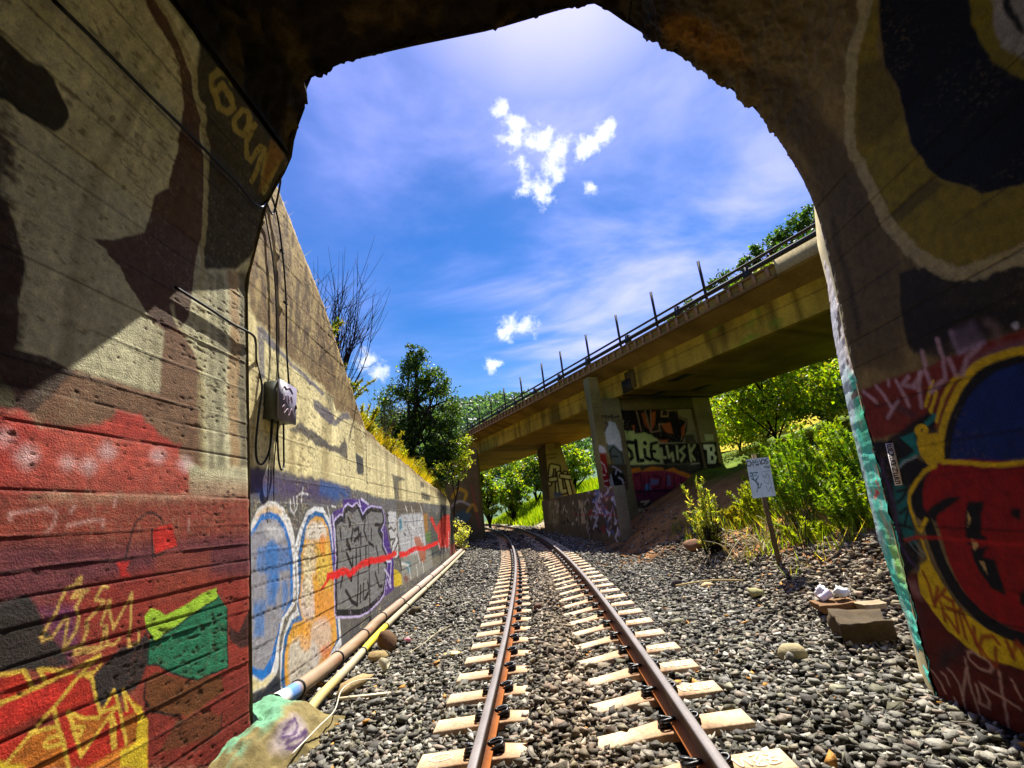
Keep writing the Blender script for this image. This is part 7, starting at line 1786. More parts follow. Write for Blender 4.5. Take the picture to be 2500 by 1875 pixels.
# loose white wire
wpts = catmull([(-2.28, 6.1, .05), (-2.36, 5.7, .16), (-2.36, 5.3, .20), (-2.30, 5.0, .12), (-2.31, 4.7, .10), (-2.34, 4.3, .06)], False, 6)
link('loose_wire', MB().tube(wpts, .006, 6, lin((214, 202, 176))).mesh('loose_wire', M_METAL, True), None, 'thin loose white wire arching over the ballast next to the pipe end', 'wire')
wp2 = catmull([(-1.9, 8.6, .05), (-2.0, 8.0, .09), (-2.1, 7.5, .06), (-2.2, 7.1, .05)], False, 5)
link('dry_twig', MB().tube(wp2, .006, 5, lin((190, 176, 136))).mesh('dry_twig', M_METAL, True), None, 'long pale dry twig lying on the ballast left of the sleepers', 'twig')
o = link('wooden_lath', MB().box(-.27, .27, -.02, .02, 0, .02, lin((206, 190, 160))).mesh('wooden_lath', M_METAL), None, 'short pale wooden lath lying on the ballast below the long flat rock', 'lath')
o.location = (-2.22, 5.55, gz1(-2.22, 5.55) + .05)
o.rotation_euler = (0.03, 0.02, 0.12)

# ------------------------------------------------------------------ concrete footing at the wall corner
fy = np.linspace(3.6, 5.12, 60)
fx = np.linspace(0, 1, 40)
FY, FX = np.meshgrid(fy, fx, indexing='ij')
y_, q_ = FY.ravel(), FX.ravel()
xr = -2.74 + 0.02 * 0 + q_ * np.interp(y_, [3.3, 4.2, 4.8, 5.12], [.34, .40, .50, .5])
xr = np.where(y_ > 4.5, xr - 0.26 * np.clip((y_ - 4.5) / .2, 0, 1) * (1 - q_), xr)
zr = np.interp(q_, [0, .45, .55, .8, 1], [.27, .25, .22, .08, -.06]) + (fbm(y_ * 4, q_ * 3, 0.0, 4, 311) - .5) * .13 + (fbm(y_ * 14, q_ * 10, 0.0, 3, 316) - .5) * .05
zr *= np.clip((5.13 - y_) / .12, 0, 1) * np.interp(y_, [3.6, 4.1], [.2, 1]) * np.interp(y_, [4.2, 5.1], [1, .92])
zr = zr + TG * y_ - 0.03
V = np.stack([xr, y_ + (fbm(y_ * 6, q_ * 6, 0.0, 3, 312) - .5) * .05, zr], 1)
c = lin((118, 104, 62)) * (0.6 + 0.8 * fbm(y_ * 8, q_ * 9, 0.0, 4, 313))[:, None]
g_ = np.clip((y_ - 4.0 + (fbm(y_ * 5, q_ * 5, 0.0, 3, 314) - .5) * 1.2) / .25, 0, 1) * np.clip((0.52 - q_) / .12, 0, 1)
c = c * (1 - .85 * g_[:, None]) + lin((90, 150, 118)) * .85 * g_[:, None] * (0.8 + .4 * fbm(y_ * 14, q_ * 3, 0.0, 3, 318))[:, None]
g_ = np.clip(1 - np.hypot((y_ - 4.45) / .30, (q_ - .72) / .2) ** 2, 0, 1) * .9
c = c * (1 - g_[:, None]) + lin((150, 138, 146)) * g_[:, None]
paint(y_, q_, c, [('L', (70, 44, 84), [(4.60, .66), (4.5, .62), (4.38, .66), (4.36, .72), (4.46, .74), (4.58, .70)], .012, 1, 1, .01, .035), ('L', (70, 44, 84), [(4.34, .78), (4.48, .80), (4.60, .84), (4.44, .88), (4.32, .82)], .012, 1, 1, .01, .035)], 315, .2)
link('concrete_footing', mesh_from('concrete_footing', V, grid_faces(60, 40), M_WALL, c, True), None, 'rough mossy concrete footing with turquoise paint where the pipe ends', 'footing')

# ------------------------------------------------------------------ electrical cabinet on the wall
bx = thing('electrical_box', 'grey steel electrical cabinet fixed to the retaining wall, door sprayed pale lilac', 'electrical box', (-3.14, 5.0, 3.09))
zrot = math.atan(0.086)
bx.rotation_euler = (0, 0, zrot)
link('cabinet_body', MB().box(.0, .17, .0, .42, 0, .44, lin((70, 73, 62))).mesh('cabinet_body', M_METAL), bx)
dv = MB().box(.176, .20, -.012, .432, -.012, .452, lin((112, 106, 122)))
dcol = dv.mesh('cabinet_door', M_METAL)
dro = link('cabinet_door', dcol, bx, 'pale lilac cabinet door with pinkish scrawl')
link('door_gap', MB().box(.169, .177, -.006, .426, -.006, .446).mesh('door_gap', M_DARKM), bx)
sc = MB()
for k, s_ in enumerate(([(.06, .34), (.10, .40), (.16, .38), (.24, .41), (.33, .36)], [(.06, .30), (.08, .22), (.14, .30), (.16, .20)], [(.20, .31), (.24, .22), (.28, .32), (.32, .24)], [(.05, .12), (.12, .17), (.10, .07), (.20, .14), (.22, .06), (.30, .16), (.34, .07)])):
    sc.tube(catmull([(.2005, b_, c_) for b_, c_ in s_], False, 4), .006, 4)
link('scrawl', sc.mesh('scrawl', material('pink_scrawl', (160, 130, 146), vcol=False, rough=.6, bump=0)), dro)
link('latch', MB().box(.198, .215, .40, .415, .18, .23).mesh('latch', M_DARKM), dro)
hw_ = MB()
for yy in (.03, .36):
    hw_.box(-.02, .0, yy, yy + .03, -.03, .47)
link('mounting_bracket', hw_.mesh('mounting_bracket', M_DARKM), bx)


def owp(u, z, d):
    p = OP + OD * u + ON * d
    return (p[0], p[1], z)


def cable(name, pts, r, label, cat, mat=None, k=5):
    return link(name, MB().tube(catmull(pts, False, k), r, 8).mesh(name, mat or M_CABLE, True), None, label, cat)


co = cable('conduit', [(-2.93, 4.42, 6.12), owp(-.32, 5.98, .05), owp(-.16, 5.78, .05), owp(-.02, 5.4, .05), owp(.08, 5.0, .05), owp(.14, 4.6, .05), owp(.17, 4.1, .05), owp(.19, 3.5, .09)], .012, 'thick black conduit bending down the sunlit wall into the electrical box, farther from the tunnel', 'conduit')
for u_, z_ in ((-.02, 5.4), (.12, 4.72)):
    link('conduit_clamp', MB().box(-.03, .06, -.012, .012, -.012, .012, None, lambda Q: Q @ np.array([OD, ON, (0, 0, 1)]) + np.array(owp(u_, z_, .04))).mesh('conduit_clamp', M_METAL if False else M_DARKM), co)
cable('conduit', [(-2.9, 4.42, 5.75), owp(-.42, 5.55, .04), owp(-.26, 5.2, .04), owp(-.15, 4.8, .04), owp(-.09, 4.3, .04), owp(-.06, 3.9, .04), owp(-.04, 3.5, .08)], .009, 'thinner black conduit nearer the tunnel mouth, running down into the electrical box', 'conduit')
bxm = Matrix.Translation((-3.14, 5.0, 3.09)) @ Matrix.Rotation(zrot, 4, 'Z')


def bp(x, y, z):
    return tuple(bxm @ Vector((x, y, z)))


cable('cable', [bp(.09, .06, .02), bp(.09, .06, -.12), bp(.08, .04, -.36), bp(.06, -.05, -.52), bp(.05, -.16, -.50), bp(.05, -.2, -.3), bp(.05, -.16, .05), bp(.04, -.10, .36), bp(.02, -.2, .62), (-2.82, 4.34, 3.72), (-2.77, 4.2, 3.76), (-2.775, 3.9, 3.755), (-2.775, 3.6, 3.77), (-2.775, 3.2, 3.785)], .012, 'black cable drooping in a loop under the left side of the electrical box', 'cable')
cable('cable', [bp(.09, .20, .02), bp(.09, .2, -.2), bp(.10, .22, -.45), bp(.10, .29, -.56), bp(.09, .37, -.50), bp(.08, .38, -.3), bp(.08, .36, .02)], .011, 'black cable loop hanging under the middle of the electrical box', 'cable')
cable('cable', [bp(.04, .30, .02), bp(.02, .28, -.5), bp(.015, .30, -1.0), bp(.015, .22, -1.2), bp(.015, .15, -1.0), bp(.02, .17, -.3), bp(.03, .16, .02)], .007, 'thin black wire hanging lowest under the electrical box', 'cable')
CAB = [(1.881, 5.276), (2.168, 5.289), (2.538, 5.295), (2.93, 5.313), (3.201, 5.318), (3.558, 5.325), (3.954, 5.332)]
cpts = []
for (yy, s_) in CAB:
    X, Z, nx, nz_ = prof_at(np.array([s_]))
    cpts.append((X[0] + nx[0] * .03, yy, Z[0] + nz_[0] * .03))
cable('cable', cpts + [(-2.72, 4.52, 5.93), owp(-.36, 5.86, .12), owp(-.36, 5.72, .07), (-2.86, 4.44, 5.6)], .013, 'black cable slung along the upper left tunnel wall and hooked round its corner', 'cable', None, 3)

# ------------------------------------------------------------------ sticker on the right wall
st = thing('sticker', 'white vertical sticker with black letters on the right tunnel wall', 'sticker', (2.705, 4.02, 2.0))
SP = [(3.944, 1.971), (3.863, 1.966), (3.906, 1.645), (3.984, 1.644)]
sb = MB()
Q = np.array([(2.706, a_, b_) for a_, b_ in SP])
Q = np.concatenate([Q, Q + np.array([.014, 0, 0])]) - np.array([2.705, 4.02, 2.0])
sb.add(Q, [(0, 1, 2, 3), (0, 4, 5, 1), (1, 5, 6, 2), (2, 6, 7, 3), (3, 7, 4, 0)], lin((206, 200, 196)))
link('sticker_sheet', sb.mesh('sticker_sheet', M_RUBBISH), st)
GL = {'L': [[(0, 1), (0, 0), (1, 0)]], 'O': [[(0, 0), (0, 1), (1, 1), (1, 0), (0, 0)]], 'F': [[(0, 0), (0, 1), (1, 1)], [(0, .5), (.8, .5)]], 'E': [[(1, 0), (0, 0), (0, 1), (1, 1)], [(0, .5), (.8, .5)]], 'R': [[(0, 0), (0, 1), (1, 1), (1, .5), (0, .5), (1, 0)]], 'N': [[(0, 0), (0, 1), (1, 0), (1, 1)]], 'S': [[(1, 1), (0, 1), (0, .5), (1, .5), (1, 0), (0, 0)]]}
p0, p1_, p2_, p3_ = [np.array(q) for q in SP]
gm = MB()
for k, ch in enumerate('EOERNES'):
    a0, a1 = 0.03 + k * 0.137, 0.03 + k * 0.137 + 0.105
    for s_ in GL[ch]:
        pts = []
        for gx_, gy_ in s_:
            t_ = a0 + (1 - gy_) * (a1 - a0)
            w__ = .2 + gx_ * .6
            q = (p0 * (1 - w__) + p1_ * w__) * (1 - t_) + (p3_ * (1 - w__) + p2_ * w__) * t_
            pts.append((2.7055 - 2.705, q[0] - 4.02, q[1] - 2.0))
        for A, B in zip(pts[:-1], pts[1:]):
            gm.tube([A, B], .0042, 4)
link('lettering', gm.mesh('lettering', M_CABLE), st)

# ------------------------------------------------------------------ sign post on the bank
sg = thing('sign_post', 'leaning wooden post with a battered white sign covered in scrawl, on the gravel bank', 'sign post', (3.48, 8.19, gz1(3.48, 8.19) - .1))
zb = gz1(3.48, 8.19) - .1
link('post', MB().box(-.03, .03, -.028, .028, 0, 2.275 - zb, lin((92, 78, 54)), lambda Q: Q + np.stack([Q[:, 2] * .006, Q[:, 2] * 0, Q[:, 2] * 0], 1)).mesh('post', M_BARK), sg)
px0, pz0 = 3.29 - 3.48, 1.575 - zb
pu, pv = np.meshgrid(np.linspace(0, .37, 60), np.linspace(0, .63, 90), indexing='ij')
uu, vv = pu.ravel(), pv.ravel()
c = np.tile(lin((186, 204, 214)), (len(uu), 1)) * (0.8 + .3 * fbm(uu * 12, vv * 6, 0.0, 3, 331))[:, None]
sops = []
for c_, w_s, p in (((16, 16, 20), .020, [(.02, .60), (-.0, .54), (.05, .52), (.075, .57), (.04, .605)]), ((16, 16, 20), .018, [(.10, .52), (.11, .60), (.14, .56), (.17, .61), (.19, .52)]), ((16, 16, 20), .018, [(.22, .60), (.23, .53), (.26, .60), (.30, .58), (.29, .54), (.24, .53)]), ((16, 16, 20), .016, [(.35, .61), (.31, .58), (.35, .55), (.31, .52)]), ((16, 16, 20), .014, [(.27, .49), (.36, .48)]), ((16, 16, 20), .012, [(.27, .465), (.36, .455)]), ((20, 90, 100), .024, [(.03, .40), (.15, .40)]), ((20, 90, 100), .024, [(.03, .35), (.15, .35), (.10, .28)]), ((20, 90, 100), .02, [(.06, .41), (.07, .30)]), ((14, 44, 50), .02, [(.04, .31), (.13, .22), (.09, .10)]), ((30, 40, 60), .008, [(.22, .36), (.26, .30), (.30, .37), (.33, .28)]), ((30, 40, 60), .008, [(.23, .26), (.28, .20), (.32, .27), (.34, .18)]), ((30, 40, 60), .008, [(.25, .17), (.28, .08), (.32, .15), (.34, .06)]), ((30, 40, 60), .007, [(.22, .40), (.34, .41)]), ((20, 60, 66), .015, [(.10, .25), (.14, .15), (.18, .22)])):
    sops.append(('L', c_, p, .005, .95, 1, .004, w_s))
paint(uu, vv, c, sops, 332, .5)
V = np.stack([uu + px0 + (vv) * .06, -.05 + 0 * uu + .006 * np.sin(uu * 9), vv + pz0], 1)
Vb = V + np.array([0, .006, 0])
nf = grid_faces(60, 90)
link('sign_plate', mesh_from('sign_plate', np.concatenate([V, Vb]), np.concatenate([nf, nf[:, ::-1] + len(V)]), M_METAL, np.concatenate([c, c])), sg)
link('bolt', MB().tube([(-.0, -.06, 2.1 - zb), (0, -.045, 2.1 - zb)], .012, 8).mesh('bolt', M_DARKM), sg)

# ------------------------------------------------------------------ road overpass
BD = np.array([-0.514, 0.858, 0.0])
BD /= np.linalg.norm(BD)
BN = np.array([BD[1], -BD[0], 0.0])
ov = thing('road_overpass', 'concrete road overpass crossing above the curving track on graffiti covered piers', 'bridge', (float(BD[0] * 20 + BN[0] * 16), float(BD[1] * 20 + BN[1] * 16), 0.0))
OVL = np.array(ov.location)
ov.rotation_euler = (0, 0, 0)


def T2W(Q):
    Q = np.asarray(Q, float)
    return Q[:, :1] * BD + Q[:, 1:2] * BN + Q[:, 2:] * np.array([0, 0, 1.0]) - OVL


def olive(V, base=(150, 134, 82), seed=401, k=1.0, drip=0.6):
    w = V + OVL
    a = w @ BD
    c = lin(base) * 0.82 * (0.62 + 0.76 * fbm(a * .5, w[:, 2] * 1.4, w[:, 0] * .4, 4, seed))[:, None]
    st = np.clip((fbm(a * 2.2, w[:, 2] * .35, 0.0, 4, seed + 3) - .5) * 4, 0, 1)[:, None] * drip
    return c * (1 - st) + lin((78, 62, 30)) * st


def opart(name, mb, mat, base, seed=401, smooth=False, parent=None, sub=0, drip=.6):
    V = np.concatenate(mb.V)
    F = []
    if mb.Q:
        F.append(np.concatenate(mb.Q))
    if mb.T:
        F.append(np.concatenate(mb.T))
    return link(name, mesh_from(name, V, F, mat, olive(V, base, seed, drip=drip), smooth), parent or ov)


def sheet(mb, A, B, C_, D, na, nb):
    """Subdivided quad in bridge coordinates (corners A B C D)."""
    A, B, C_, D = [np.array(q, float) for q in (A, B, C_, D)]
    a, b = np.meshgrid(np.linspace(0, 1, na), np.linspace(0, 1, nb), indexing='ij')
    a, b = a.ravel()[:, None], b.ravel()[:, None]
    V = (A * (1 - a) + B * a) * (1 - b) + (D * (1 - a) + C_ * a) * b
    mb.add(T2W(V), grid_faces(na, nb))


Z0, Z1, ZF, ZT_ = 6.30, 7.25, 7.52, 7.97
SG, SF, SB, SE = 13.73, 12.88, 19.55, 20.4
HT = 14.9
for (ta, tb) in ((-16, HT - .07), (HT + .07, 62)):
    g_ = MB()
    n_ = int((tb - ta) / .3)
    sheet(g_, (ta, SG, Z0), (tb, SG, Z0), (tb, SG, Z1), (ta, SG, Z1), n_ * 2, 32)
    sheet(g_, (ta, SG, Z0), (tb, SG, Z0), (tb, SB, Z0), (ta, SB, Z0), n_, 16)
    sheet(g_, (ta, SB, Z0), (tb, SB, Z0), (tb, SB, Z1), (ta, SB, Z1), 20, 3)
    for t_ in (ta, tb):
        sheet(g_, (t_, SG, Z0), (t_, SB, Z0), (t_, SB, Z1), (t_, SG, Z1), 6, 3)
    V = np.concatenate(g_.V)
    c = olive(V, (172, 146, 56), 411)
    w_ = V + OVL
    c[(w_ @ BN > SG + .05) & (w_[:, 2] < Z0 + .02)] *= .5  # soffit colour darkened: shade of the underside put into the paint
    tt_, zz_ = w_ @ BD, w_[:, 2]
    jl = np.clip(1 - np.abs(zz_ - (Z0 + .62)) / .03, 0, 1) * ((w_ @ BN) < SG + .1)
    c *= (1 - .6 * jl)[:, None]
    sk = np.clip((fbm(tt_ * 3.1, zz_ * .25, 0.0, 4, 417) - .5) * 5, 0, 1) * ((w_ @ BN) < SG + .1)
    c *= (1 - .55 * sk)[:, None]
    grn = np.clip((fbm(tt_ * 1.1, zz_ * 1.6, 0.0, 3, 415) - .58) * 6, 0, 1) * np.clip(1 - np.abs(tt_ - 9.5) / 3, 0, 1) * ((w_ @ BN) < SG + .1)
    c = c * (1 - .7 * grn[:, None]) + lin((70, 140, 30)) * .7 * grn[:, None]
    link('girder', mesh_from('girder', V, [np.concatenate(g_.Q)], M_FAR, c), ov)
d_ = MB()
sheet(d_, (-16, SG, Z1), (62, SG, Z1), (62, SF, ZF), (-16, SF, ZF), 220, 4)
sheet(d_, (-16, SF, ZF), (62, SF, ZF), (62, SF, ZT_ - .04), (-16, SF, ZT_ - .04), 220, 3)
sheet(d_, (-16, SF, ZT_ - .04), (62, SF, ZT_ - .04), (62, SF + .3, ZT_ - .04), (-16, SF + .3, ZT_ - .04), 40, 2)
sheet(d_, (-16, SF + .3, ZT_ - .04), (62, SF + .3, ZT_ - .04), (62, SF + .3, 7.6), (-16, SF + .3, 7.6), 40, 2)
sheet(d_, (-16, SF + .3, 7.6), (62, SF + .3, 7.6), (62, SE, 7.6), (-16, SE, 7.6), 40, 4)
sheet(d_, (-16, SB, Z1), (62, SB, Z1), (62, SE, ZF), (-16, SE, ZF), 40, 2)
sheet(d_, (-16, SE, ZF), (62, SE, ZF), (62, SE, ZT_), (-16, SE, ZT_), 40, 2)
dko = opart('deck', d_, M_FAR, (140, 118, 68), 421)
e_ = MB()
e_.box(-16, 7.2, SF - .05, SF - .003, ZF + .04, ZT_ + .04, None, T2W)
opart('end_block', e_, M_FAR, (176, 162, 128), 425, drip=.3)
l_ = MB()
l_.box(7.25, 62, SF - .10, SF - .003, ZF - .02, ZF + .07, None, T2W)
l_.box(7.25, 62, SF - .06, SF - .003, ZT_ - .10, ZT_ - .02, None, T2W)
opart('kerb_ledge', l_, M_FAR, (132, 100, 66), 426)
rb = MB()
rb.box(-.045, .045, 0, .09, 0, ZT_ - ZF - .17, lin((146, 110, 82)), lambda Q: Q[:, :1] * BD + Q[:, 1:2] * BN * -1 + Q[:, 2:] * np.array([0, 0, 1.]))
me_rib = rb.mesh('panel_rib', M_FAR)
tr_ = 7.45
while tr_ < 36:
    o = link('panel_rib', me_rib, dko)
    o.location = Vector(tuple(tr_ * BD + (SF - .004) * BN - OVL)) + Vector((0, 0, ZF + .07))
    tr_ += 0.45
# railing: posts, two rails, blocks
POST_T = [9.72, 12.08, 14.26, 16.5, 18.78, 20.7, 23.24, 25.54, 27.68, 29.81, 32.1]
pm = MB()
pm.box(-.035, .035, -.035, .035, 0, 1.52, None, lambda Q: Q[:, :1] * BD + Q[:, 1:2] * BN + Q[:, 2:] * np.array([0, 0, 1.]))
me_post = pm.mesh('railing_post', M_DARKM)
for t_ in POST_T:
    o = link('railing_post', me_post, ov)
    o.location = Vector(tuple(t_ * BD + (SF + .06) * BN - OVL)) + Vector((0, 0, 7.93))
for nm, z0_, z1_, dp in (('top_rail', 8.42, 8.49, .06), ('guard_rail', 8.14, 8.28, .08)):
    r_ = MB()
    r_.box(-16, 62, SF + .14, SF + .14 + dp, z0_, z1_, None, T2W)
    link(nm, r_.mesh(nm, M_DARKM), ov)
bk = MB()
bk.box(-.16, .16, -.07, .07, 0, .42, None, lambda Q: (Q * np.stack([1 - .5 * (Q[:, 2] > .3), 1 + 0 * Q[:, 2], 1 + 0 * Q[:, 2]], 1))[:, :1] * BD + Q[:, 1:2] * BN + Q[:, 2:] * np.array([0, 0, 1.]))
me_blk = bk.mesh('rail_block', M_DARKM)
for t_ in (8.2, 11.1, 13.9, 16.8, 19.3, 21.9, 24.4, 26.9, 29.4, 31.4):
    o = link('rail_block', me_blk, ov)
    o.location = Vector(tuple(t_ * BD + (SF + .18) * BN - OVL)) + Vector((0, 0, 7.95))
# hinge joint, drain marks
h_ = MB()
h_.box(HT - .30, HT + .30, SG - .05, SG - .004, Z0 + .08, Z1 - .1, None, T2W)
opart('hinge_plate', h_, M_FAR, (86, 72, 40), 431)
h_ = MB()
h_.box(HT - .05, HT + .55, SG - .07, SG - .055, Z0 - .02, Z0 + .55, None, T2W)
link('hinge_bracket', h_.mesh('hinge_bracket', M_DARKM), ov)
for (t_, s_) in ((13.0, 14.6), (14.2, 17.2), (15.4, 15.6), (17.5, 16.6)):
    h_ = MB()
    h_.box(t_ - .5, t_ + .5, s_ - .25, s_ + .25, Z0 - .012, Z0 - .002, None, T2W)
    link('soffit_hatch', h_.mesh('soffit_hatch', M_DARKM), ov)
h_ = MB()
h_.box(15.55, 15.7, SG + .1, SB - .1, Z0 - .05, Z0 - .003, None, T2W)
link('soffit_joint', h_.mesh('soffit_joint', M_DARKM), ov)

# --- the near bent: column, pilasters, lettered wall
E0 = np.array([2.807, 20.686, 0.0])
EE = np.array([.918, .397, 0]) / math.hypot(.918, .397)
EG = np.array([-EE[1], EE[0], 0])


def bentf(Q):
    return Q[:, :1] * EE + Q[:, 1:2] * EG + Q[:, 2:] * np.array([0, 0, 1.]) + E0 - OVL


def face_part(name, e0, e1, g0, g1, z0, z1, ops, seed, base, step=.04, label=None):
    """Block of the bent: its front face is finely divided and painted, the other sides are plain."""
    nu_, nv_ = int((e1 - e0) / step) + 2, int((z1 - z0) / step) + 2
    a, b = np.meshgrid(np.linspace(e0, e1, nu_), np.linspace(z0, z1, nv_), indexing='ij')
    u_, v_ = a.ravel(), b.ravel()
    Vf = bentf(np.stack([u_, 0 * u_ + g0, v_], 1))
    c = olive(Vf, base, seed)
    bl = np.abs((v_ / .62) % 1 - .5)
    c *= (1 - .25 * np.clip((.03 - bl) / .03, 0, 1))[:, None]
    if ops:
        paint(u_, v_, c, ops, seed + 1, .15, 4.0)
    mb = MB()
    mb.add(Vf, grid_faces(nu_, nv_), c)
    V8 = bentf(np.array([(x_, y_, z_) for z_ in (z0, z1) for y_ in (g0, g1) for x_ in (e0, e1)], float))
    mb.add(V8, [(4, 5, 7, 6), (2, 6, 7, 3), (0, 4, 6, 2), (1, 3, 7, 5)], olive(V8, base, seed))
    return link(name, mb.mesh(name, M_FAR), ov, label)


face_part('column', -.50, -.01, -.06, .42, 0.0, 7.28, PAINT_PA, 441, (132, 118, 66), label='narrow outer column with white and red paint at its foot')
face_part('pilaster', 0.0, .97, 0.0, 1.3, 0.0, Z0 - .003, PAINT_PA, 442, (112, 102, 66))
face_part('pier_wall', .975, 5.15, .30, 1.1, 0.0, Z0 - .02, PAINT_BW, 443, (142, 132, 92), label='wide pier wall with ALT, SLIE and WISK lettering')
face_part('pilaster', 5.155, 6.2, 0.12, 1.3, 0.0, Z0 - .003, [o_ for o_ in PAINT_BW if max(q[0] for q in o_[2]) > 5.1], 444, (136, 124, 80))
mc = MB()
mc.box(.98, 5.15, .12, .30, Z0 - .55, Z0 - .025, None, bentf)
opart('bent_cap', mc, M_FAR, (104, 92, 58), 445)

# --- crash wall between the piers
CA = np.array([2.31, 17.56, 0])
CB = np.array([-.52, 30.5, 0])
CL = float(np.linalg.norm(CB - CA))
CD = (CB - CA) / CL
CN = np.array([CD[1], -CD[0], 0])
nu_, nv_ = 340, 62
a, b = np.meshgrid(np.linspace(-.05, CL, nu_), np.linspace(0, 1, nv_), indexing='ij')
u_, q_ = a.ravel(), b.ravel()
v_ = q_ * (2.33 - .0 * u_)
Vf = CA + np.outer(u_, CD) - OVL
Vf[:, 2] = v_
c = olive(Vf, (112, 100, 70), 451)
paint(u_, v_, c, PAINT_CW, 452, .2, 4.0)
mb = MB()
mb.add(Vf, grid_faces(nu_, nv_), c)
ends = []
for uu_ in (-.05, CL):
    for dd in (0, .45):
        for z_ in (0, 2.33):
            ends.append(CA + CD * uu_ + CN * dd + np.array([0, 0, z_]) - OVL)
ends = np.array(ends)
mb.add(ends, [(0, 1, 3, 2), (4, 6, 7, 5), (1, 5, 7, 3), (2, 3, 7, 6)], olive(ends, (124, 112, 84), 453))
link('crash_wall', mb.mesh('crash_wall', M_FAR), ov, 'low wall between the piers, crowded with scribbled tags')

# --- far pier and left abutment
fz = np.array([(.16, 6.1), (1.22, 6.1), (2.10, 2.0), (2.10, -.2), (.0, -.2)])
fa, fb = np.meshgrid(np.linspace(0, 1, 90), np.linspace(-.2, 6.3, 150), indexing='ij')
zz_ = fb.ravel()
xl = np.interp(zz_, [-.2, 2.4, 6.1], [.02, .0, .16])
xr_ = np.interp(zz_, [-.2, 2.4, 6.1], [2.3, 1.95, 1.22])
xx_ = xl + (xr_ - xl) * fa.ravel()
Vf = np.stack([xx_, 0 * xx_ + 33.5, zz_], 1) - OVL
c = olive(Vf, (150, 140, 90), 461)
paint(xx_, zz_, c, PAINT_FP, 462, .1, 3.0)
mb = MB()
mb.add(Vf, grid_faces(90, 150), c)
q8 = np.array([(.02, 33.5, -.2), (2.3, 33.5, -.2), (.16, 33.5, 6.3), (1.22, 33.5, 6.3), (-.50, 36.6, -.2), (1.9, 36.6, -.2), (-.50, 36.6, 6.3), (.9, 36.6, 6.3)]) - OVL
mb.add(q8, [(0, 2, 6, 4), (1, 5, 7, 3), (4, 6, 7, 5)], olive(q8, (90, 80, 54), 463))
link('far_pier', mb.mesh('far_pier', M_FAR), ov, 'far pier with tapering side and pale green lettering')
fa, fb = np.meshgrid(np.linspace(-10, -4.46, 110), np.linspace(-.3, 6.28, 120), indexing='ij')
xx_, zz_ = fa.ravel(), fb.ravel()
Vf = np.stack([xx_, 31.0 + (xx_ + 4.46) * -.25, zz_], 1) - OVL
c = olive(Vf, (104, 96, 70), 471)
paint(xx_, zz_, c, [('L', (170, 140, 40), [(-6.4, 3.2), (-5.9, 3.7), (-5.4, 3.4), (-5.6, 2.9)], .05, .9, 1, .05, .22), ('L', (180, 176, 170), [(-6.6, 2.6), (-5.9, 2.9), (-5.2, 2.6)], .05, .8, 1, .05, .15), ('P', (60, 100, 110), [(-6.6, 1.8), (-5.8, 2.3), (-5.2, 2.0), (-5.6, 1.5)], .1, .7, 1, .05), ('L', (180, 150, 50), [(-5.4, 2.2), (-5.0, 2.6), (-4.8, 2.2)], .05, .8, 1, .05, .2), ('L', (150, 60, 60), [(-5.0, 3.8), (-4.7, 1.2)], .05, .5, 1, .05, .12)], 472, .1, 3.0)
mb = MB()
mb.add(Vf, grid_faces(110, 120), c)
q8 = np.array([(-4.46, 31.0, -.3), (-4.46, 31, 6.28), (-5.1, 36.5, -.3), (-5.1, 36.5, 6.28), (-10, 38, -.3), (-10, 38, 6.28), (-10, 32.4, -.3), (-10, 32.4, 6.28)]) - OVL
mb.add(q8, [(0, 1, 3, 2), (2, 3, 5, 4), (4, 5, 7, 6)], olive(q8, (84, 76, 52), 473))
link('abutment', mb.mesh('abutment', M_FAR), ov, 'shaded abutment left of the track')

# ------------------------------------------------------------------ plants
def leaves(P, size, r, cols, up=0.5, ratio=0.5, outw=None, droop=0.0):
    """One folded rhombus per leaf."""
    n = len(P)
    d = r.normal(size=(n, 3))
    if outw is not None:
        d = d * 0.8 + outw
    d[:, 2] += droop
    d /= np.linalg.norm(d, axis=1)[:, None] + 1e-9
    nn = r.normal(size=(n, 3)) * (1 - up)
    nn[:, 2] += up * 1.6
    s = np.cross(d, nn)
    s /= np.linalg.norm(s, axis=1)[:, None] + 1e-9
    L_ = size[:, None]
    V = np.stack([P - d * L_ * .5, P + s * L_ * ratio * .5, P + d * L_ * .5, P - s * L_ * ratio * .5], 1)
    F = (np.arange(n) * 4)[:, None] + np.array([0, 1, 2, 3])
    return V.reshape(-1, 3), F, np.repeat(cols, 4, axis=0)


def leafcol(n, r, base, var=.35, alt=None, pa=.2):
    c = lin(base)[None] * np.exp(r.normal(0, var, (n, 1)))
    if alt is not None:
        m = r.random(n) < pa
        c[m] = lin(alt) * np.exp(r.normal(0, var, (m.sum(), 1)))
    return np.clip(c, 0, .8)


def crown_points(blobs, n, r, clump=.22, per=40):
    """Leaf positions gathered in clumps near the skins of a few ellipsoids."""
    w = np.array([b[3] * b[4] + b[3] * b[5] for b in blobs], float)
    w /= w.sum()
    K = max(4, n // per)
    bi = r.choice(len(blobs), K, p=w)
    B = np.array(blobs, float)[bi]
    d = r.normal(size=(K, 3))
    d /= np.linalg.norm(d, axis=1)[:, None]
    rad = r.uniform(.45, 1.0, K) ** .6
    c = B[:, :3] + d * B[:, 3:6] * rad[:, None]
    ci = r.integers(0, K, n)
    cs = r.uniform(.6, 1.3, K)[ci]
    P = c[ci] + r.normal(size=(n, 3)) * clump * (B[ci, 3:6].mean(1) * cs)[:, None] * np.array([1, 1, .7])
    return P, d[ci]


